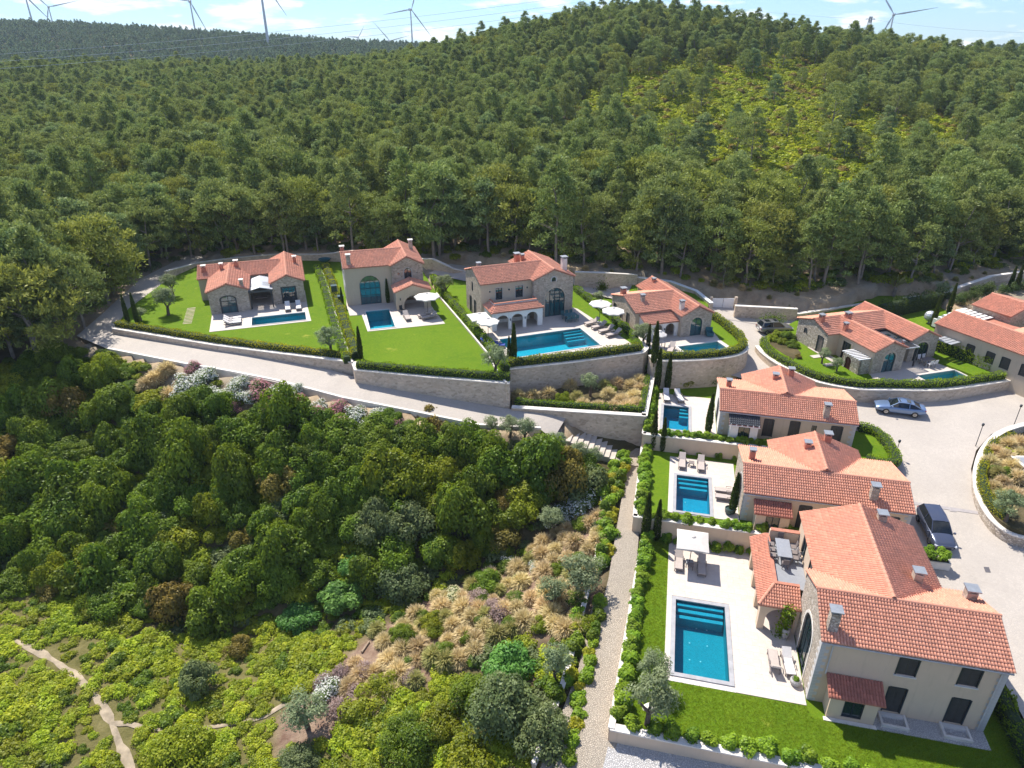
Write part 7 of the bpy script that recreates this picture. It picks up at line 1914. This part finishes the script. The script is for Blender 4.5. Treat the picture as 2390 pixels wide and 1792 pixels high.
# ------------------------------------------------------------------ cars
def car(name, pa, pb, label, paint, kind, sunroof=True):
    """pa rear axle point, pb front axle point on the road"""
    a, b = Vector(pa), Vector(pb); d = b - a; wb = d.length; mid = (a+b)/2
    o = empty(name, mid, label, 'car', None, math.atan2(d.y, d.x)); o.rotation_euler = (0, -math.asin((b.z-a.z)/wb), math.atan2(d.y, d.x))
    s = wb/2.75; o.scale = (s, s, s)
    # stations along x: x, half width, bottom z, shoulder z, deck z
    if kind == 'suv': st = [(-2.28,.80,.48,.86,.98),(-2.2,.90,.34,.92,1.08),(-1.4,.94,.26,.95,1.10),(0,.94,.24,.94,1.06),(1.0,.94,.25,.92,1.04),(1.5,.93,.27,.90,1.02),(2.05,.87,.32,.84,.93),(2.3,.70,.42,.70,.78)]
    else: st = [(-2.38,.78,.46,.82,.96),(-2.28,.88,.34,.88,1.02),(-1.4,.93,.22,.90,1.02),(0,.93,.2,.88,.98),(1.0,.93,.2,.87,.96),(1.55,.92,.23,.84,.92),(2.15,.86,.28,.74,.82),(2.42,.68,.38,.60,.67)]
    vs = []; 
    for x, w, z0, z1, z2 in st:
        vs += [(x,0,z0),(x,w*.82,z0),(x,w*.97,z0+.12),(x,w,(z0+z1)/2+.05),(x,w*.96,z1),(x,w*.82,z2-.015),(x,w*.45,z2+.012),(x,0,z2+.02)]
    n = len(st); full = []; 
    for i in range(n):
        h = vs[i*8:(i+1)*8]; full += h + [(q[0],-q[1],q[2]) for q in h[6:0:-1]]
    m = 14; fs = [(i*m+k, i*m+(k+1) % m, (i+1)*m+(k+1) % m, (i+1)*m+k) for i in range(n-1) for k in range(m)] + [tuple(range(m)), tuple(range((n-1)*m, n*m))[::-1]]
    mb = MB(); mb.add(full, fs); bo = mb.build('body', paint, o, smooth=True); md = bo.modifiers.new('sub', 'SUBSURF'); md.levels = md.render_levels = 2
    # greenhouse
    if kind == 'suv': base = ((-2.12,.78,1.06),(1.12,.80,1.0)); roof = ((-1.85,.60,1.60),(-.6,.64,1.68),(.25,.62,1.64))
    else: base = ((-1.98,.74,.99),(1.12,.80,.93)); roof = ((-1.25,.54,1.30),(-.75,.58,1.41),(-.15,.6,1.45),(.32,.58,1.40))
    (bx0,bw0,bz0),(bx1,bw1,bz1) = base
    L = [(bx0,bw0,bz0)] + [r for r in roof] + [(bx1,bw1,bz1)]
    gv = []; k = len(roof)
    lo = [(bx0,bw0,bz0)] + [(r[0], .84, bz0 + (bz1-bz0)*(r[0]-bx0)/(bx1-bx0)) for r in roof] + [(bx1,bw1,bz1)]
    mb = MB()
    for sgn in (-1, 1):
        for i in range(k-1): mb.add([(lo[i+1][0],sgn*lo[i+1][1],lo[i+1][2]),(lo[i+2][0],sgn*lo[i+2][1],lo[i+2][2]),(roof[i+1][0],sgn*roof[i+1][1],roof[i+1][2]),(roof[i][0],sgn*roof[i][1],roof[i][2])],[(0,1,2,3)])
        mb.add([(lo[0][0],sgn*lo[0][1],lo[0][2]),(lo[1][0],sgn*lo[1][1],lo[1][2]),(roof[0][0],sgn*roof[0][1],roof[0][2])],[(0,1,2)])
        mb.add([(lo[-2][0],sgn*lo[-2][1],lo[-2][2]),(lo[-1][0],sgn*lo[-1][1],lo[-1][2]),(roof[-1][0],sgn*roof[-1][1],roof[-1][2])],[(0,1,2)])
    mb.build('side_window', M['carglass'], o)
    mb = MB(); r = roof[-1]; mb.add([(bx1,-bw1,bz1),(bx1,bw1,bz1),(r[0],r[1],r[2]),(r[0],-r[1],r[2])],[(0,1,2,3)]); mb.build('windscreen', M['carglass'], o)
    mb = MB(); r = roof[0]; mb.add([(bx0,-bw0,bz0),(bx0,bw0,bz0),(r[0],r[1],r[2]),(r[0],-r[1],r[2])],[(0,1,2,3)]); mb.build('rear_window', M['carglass'], o)
    mb = MB(); rv = []
    for r in roof: rv += [(r[0],-r[1]-.01,r[2]-.01),(r[0],-r[1]*.5,r[2]+.03),(r[0],r[1]*.5,r[2]+.03),(r[0],r[1]+.01,r[2]-.01)]
    mb.add(rv, [(i*4+j, i*4+j+1, (i+1)*4+j+1, (i+1)*4+j) for i in range(k-1) for j in range(3)])
    rf = mb.build('roof', paint, o, smooth=True)
    if sunroof: mb = MB(); r0, r1 = roof[0], roof[-1]; mb.box(r0[0]+.35, r1[0]-.1, -.38, .38, r1[2]+.035, r1[2]+.055); mb.build('sunroof', M['carglass'], rf)
    for sgn in (-1, 1):
        mb = MB(); mb.bar((bx1,sgn*bw1,bz1),(roof[-1][0],sgn*roof[-1][1],roof[-1][2]),.06); mb.bar((lo[2][0],sgn*(lo[2][1]+.004),lo[2][2]),(roof[1][0],sgn*(roof[1][1]+.004),roof[1][2]),.06); mb.bar((bx0,sgn*bw0,bz0),(roof[0][0],sgn*roof[0][1],roof[0][2]),.07)
        for i in range(k-1): mb.bar((roof[i][0],sgn*roof[i][1],roof[i][2]),(roof[i+1][0],sgn*roof[i+1][1],roof[i+1][2]),.05)
        mb.build('pillar', paint, o)
        mb = MB(); mb.obox((.92,sgn*1.02,1.02),(.07,0,0),(0,.09,0),(0,0,.06)); mb.build('mirror', paint, o)
        mb = MB(); mb.obox((2.18 if kind == 'suv' else 2.26, sgn*.66, .72 if kind == 'suv' else .64),(.1,-.03*sgn,0),(.03,.16*sgn,0),(0,0,.055)); mb.build('headlight', M['lamp_clear'], o)
        mb = MB(); mb.obox((-2.24 if kind == 'suv' else -2.32, sgn*.66,.86),(.05,0,0),(0,.16,0),(0,0,.05)); mb.build('tail_light', M['lamp_red'], o)
        for x in (-1.375, 1.375):
            mb = MB(); mb.lathe([(.2,-.1),(.31,-.1),(.335,-.06),(.335,.06),(.31,.1),(.2,.1)], 18)
            w = mb.mesh('tyre', M['rubber']); wh = link_mesh('wheel', w, o); wh.location = (x, sgn*.84, .335); wh.rotation_euler = (PI/2, 0, 0)
            mb = MB(); mb.lathe([(.05,.06),(.205,.085),(.21,.0),(.21,-.085),(.05,-.06)], 10); 
            for q in range(5): t = 2*PI*q/5; mb.bar((.04*math.cos(t),.04*math.sin(t),-sgn*.1),(.2*math.cos(t),.2*math.sin(t),-sgn*.095),.05,.02)
            mb.build('rim', M['rim'], wh)
    mb = MB(); mb.box(2.2 if kind == 'suv' else 2.3, 2.34 if kind == 'suv' else 2.44, -.42, .42, .45, .62); mb.build('grille', M['rubber'], o)
    mb = MB(); mb.box(-2.3 if kind == 'suv' else -2.4, -2.28 if kind == 'suv' else -2.38, -.25, .25, .62, .74); mb.build('number_plate', M['whitepaint'], o)
    return o
def rp(px, py, z):
    x, y, _ = P(px, py, z); return (x, y, float(road_z(np.array([x]), np.array([y]))[0]) + .02)
car('parked_car', rp(1782.5,776,.75), rp(1828,774,.75), 'champagne-grey estate car parked in front of the stone wall', mat_paint('champagne_paint', (.22,.215,.21)), 'suv')
car('parked_car', rp(2129,968,-.3), rp(2063,959,-.3), 'silver-blue saloon car with black glass roof on the pale road', mat_paint('silver_blue_paint', (.17,.25,.40)), 'saloon')
pa, pb = Vector(rp(2163,1222,-2.0)), Vector(rp(2193,1276,-2.1)); pm = (pa+pb)/2; dd = (pb-pa).normalized()*1.3
car('parked_car', pm-dd, pm+dd, 'dark blue-grey sport utility car parked beside the planter', mat_paint('dark_blue_paint', (.085,.10,.15)), 'suv', False)

# ------------------------------------------------------------------ wind turbines, pylon, wires
def turbine(hx, hy, D, label, az=0., spin=0., blade=40, rot=True, tw=1.4):
    d = ray(hx, hy); t = D/d.y; h = Vector((0,0,CAMZ)) + d*t
    o = empty('wind_turbine', (h.x, h.y, float(zt(np.array([h.x]), np.array([h.y]))[0]) - 3), label, 'wind turbine', None, az); Hh = h.z - o.location.z
    mb = MB(); mb.cyl((0,0,0),(0,0,Hh-1),tw,tw*.55,14); mb.build('tower', M['tower'], o)
    mb = MB(); mb.box(-1.6,1.6,-3,5,Hh-1.6,Hh+1.6); mb.build('nacelle', M['tower'], o)
    hub = MB(); hub.lathe([(.01,1.6),(1.0,1.0),(1.4,0),(1.3,-1)], 12); hb = hub.build('hub', M['tower'], o); hb.location = (0,-3.4,Hh); hb.rotation_euler = (PI/2,0,0)
    for k in range(3):
        an = spin + k*2*PI/3; mb = MB(); u = Vector((math.sin(an),0,math.cos(an))); w = Vector((math.cos(an),0,-math.sin(an)))
        prof = [(1.0,.7),(blade*.2,1.9),(blade*.55,1.2),(blade,.25)]; vs = []
        for r, c in prof: q = u*r; vs += [q - w*c*.35 + Vector((0,.35,0)), q + w*c*.65 + Vector((0,.1,0)), q + w*c*.65 - Vector((0,.1,0)), q - w*c*.35 - Vector((0,.35,0))]
        mb.add(vs, [(i*4+j, i*4+(j+1) % 4, (i+1)*4+(j+1) % 4, (i+1)*4+j) for i in range(3) for j in range(4)] + [(12,13,14,15)])
        b = mb.build('blade', M['tower'], o); b.location = (0,-3.6,Hh)
turbine(58,-12,1000,'leftmost wind turbine with its hub above the picture edge',.4,2.5,40)
turbine(113,16,1250,'second wind turbine from the left with three thin blades',.5,1.35,44)
turbine(443,3,1050,'third wind turbine from the left on the hazy ridge',.5,2.75,44)
turbine(603,-60,750,'wind turbine of which only the thick tower shows',.3,.5,40,tw=1.5)
turbine(958,22,1150,'wind turbine behind the crest, left of the hill top',.5,.35,46)
turbine(2086,34,950,'right wind turbine behind the hill crest with three blades',-.4,1.42,46)
turbine(908,95,1500,'tiny wind turbine with one blade above the crest',.5,-.75,44)
turbine(835,87,1700,'tiny distant wind turbine in the saddle of the ridge',.5,.6,28)
# lattice pylon
dpy = ray(2033,38); h = Vector((0,0,CAMZ)) + dpy*(420/dpy.y); pz0 = float(zt(np.array([h.x]), np.array([h.y]))[0]); HP = h.z - pz0
o = empty('power_pylon', (h.x,h.y,pz0), 'steel lattice power pylon on the hill crest', 'pylon')
def half(z): return 2.6*(1-z/HP)**1.1 + .5
mb = MB(); lev = [HP*k/9 for k in range(10)]
for sx in (-1,1):
    for sy in (-1,1):
        for z0, z1 in zip(lev[:-1], lev[1:]): mb.bar((sx*half(z0),sy*half(z0),z0),(sx*half(z1),sy*half(z1),z1),.22)
mb.build('leg_frame', M['steel'], o); mb = MB()
for z0, z1 in zip(lev[:-1], lev[1:]):
    a, b = half(z0), half(z1)
    for s in (-1,1):
        mb.bar((-a,s*a,z0),(b,s*b,z1),.12); mb.bar((a,s*a,z0),(-b,s*b,z1),.12); mb.bar((s*a,-a,z0),(s*b,b,z1),.12); mb.bar((s*a,a,z0),(s*b,-b,z1),.12)
mb.build('bracing', M['steel'], o)
for z in (HP*.7,HP*.83,HP*.96): mb = MB(); mb.bar((-2.6,0,z),(2.6,0,z),.25); mb.bar((-2.6,0,z),(0,0,z+1.2),.12); mb.bar((2.6,0,z),(0,0,z+1.2),.12); mb.build('cross_arm', M['steel'], o)
def wire(p0, p1, sag, r, label):
    mb = MB(); a, b = Vector(p0), Vector(p1); n = 26; pts = [a.lerp(b, k/n) - Vector((0,0,sag*4*(k/n)*(1-k/n))) for k in range(n+1)]
    for q, w in zip(pts[:-1], pts[1:]): mb.cyl(q, w, r, n=5, cap=False)
    tag(mb.build('power_line', M['wire'], None), label, 'power line', 'power lines over the forest')
def at(px, py, Y):
    d = ray(px, py); return Vector((0,0,CAMZ)) + d*(Y/d.y)
for (l, r, nm) in (((-120,134),(1330,-8),'upper'),((-120,151),(1330,8),'middle'),((-120,168),(1330,24),'lower')): wire(at(*l,235), at(*r,330), 2.0, .045, f'{nm} of the three pale power lines slanting over the forest on the left')
for (l, r, nm) in (((1350,-30),(2032,45),'left'),((2034,45),(2500,75),'right')): wire(at(*l,380), at(*r,420), 2, .04, f'thin power line running to the {nm} of the pylon')

# ------------------------------------------------------------------ stub palm, odd trees of the bank
p = PT(2083,700); o = empty('palm_tree', p, 'stubby young palm on the bare bank at the right', 'palm'); mb = MB(); mb.cyl((0,0,-.3),(0,0,1.8),.3,.26,8); mb.build('trunk', M['bark_pale'], o)
n = 26; a = RNG.random(n)*2*PI; cc = np.stack([.6*np.cos(a),.6*np.sin(a),2.1+RNG.random(n)*.9],1); o2 = quad_mesh('fronds', quads(cc, np.stack([np.cos(a)*.7,np.sin(a)*.7,.3+RNG.random(n)*.8],1), rdir(n), 1.5, .3), M['straw_g'], RNG.random(n)); link_mesh('fronds', o2, o)

# ------------------------------------------------------------------ air
mb = MB(); mb.box(-2550, 2550, -650, 3150, -40, 190)
m = bpy.data.materials.new('air'); m.use_nodes = True; nt = m.node_tree; nt.nodes.clear(); out = nt.nodes.new('ShaderNodeOutputMaterial'); pv = nt.nodes.new('ShaderNodeVolumePrincipled')
pv.inputs['Color'].default_value = (.74,.88,1,1); pv.inputs['Density'].default_value = .00014; pv.inputs['Anisotropy'].default_value = .1
nt.links.new(pv.outputs[0], out.inputs['Volume'])
hz_o = mb.build('haze', m); hz_o['kind'] = 'stuff'
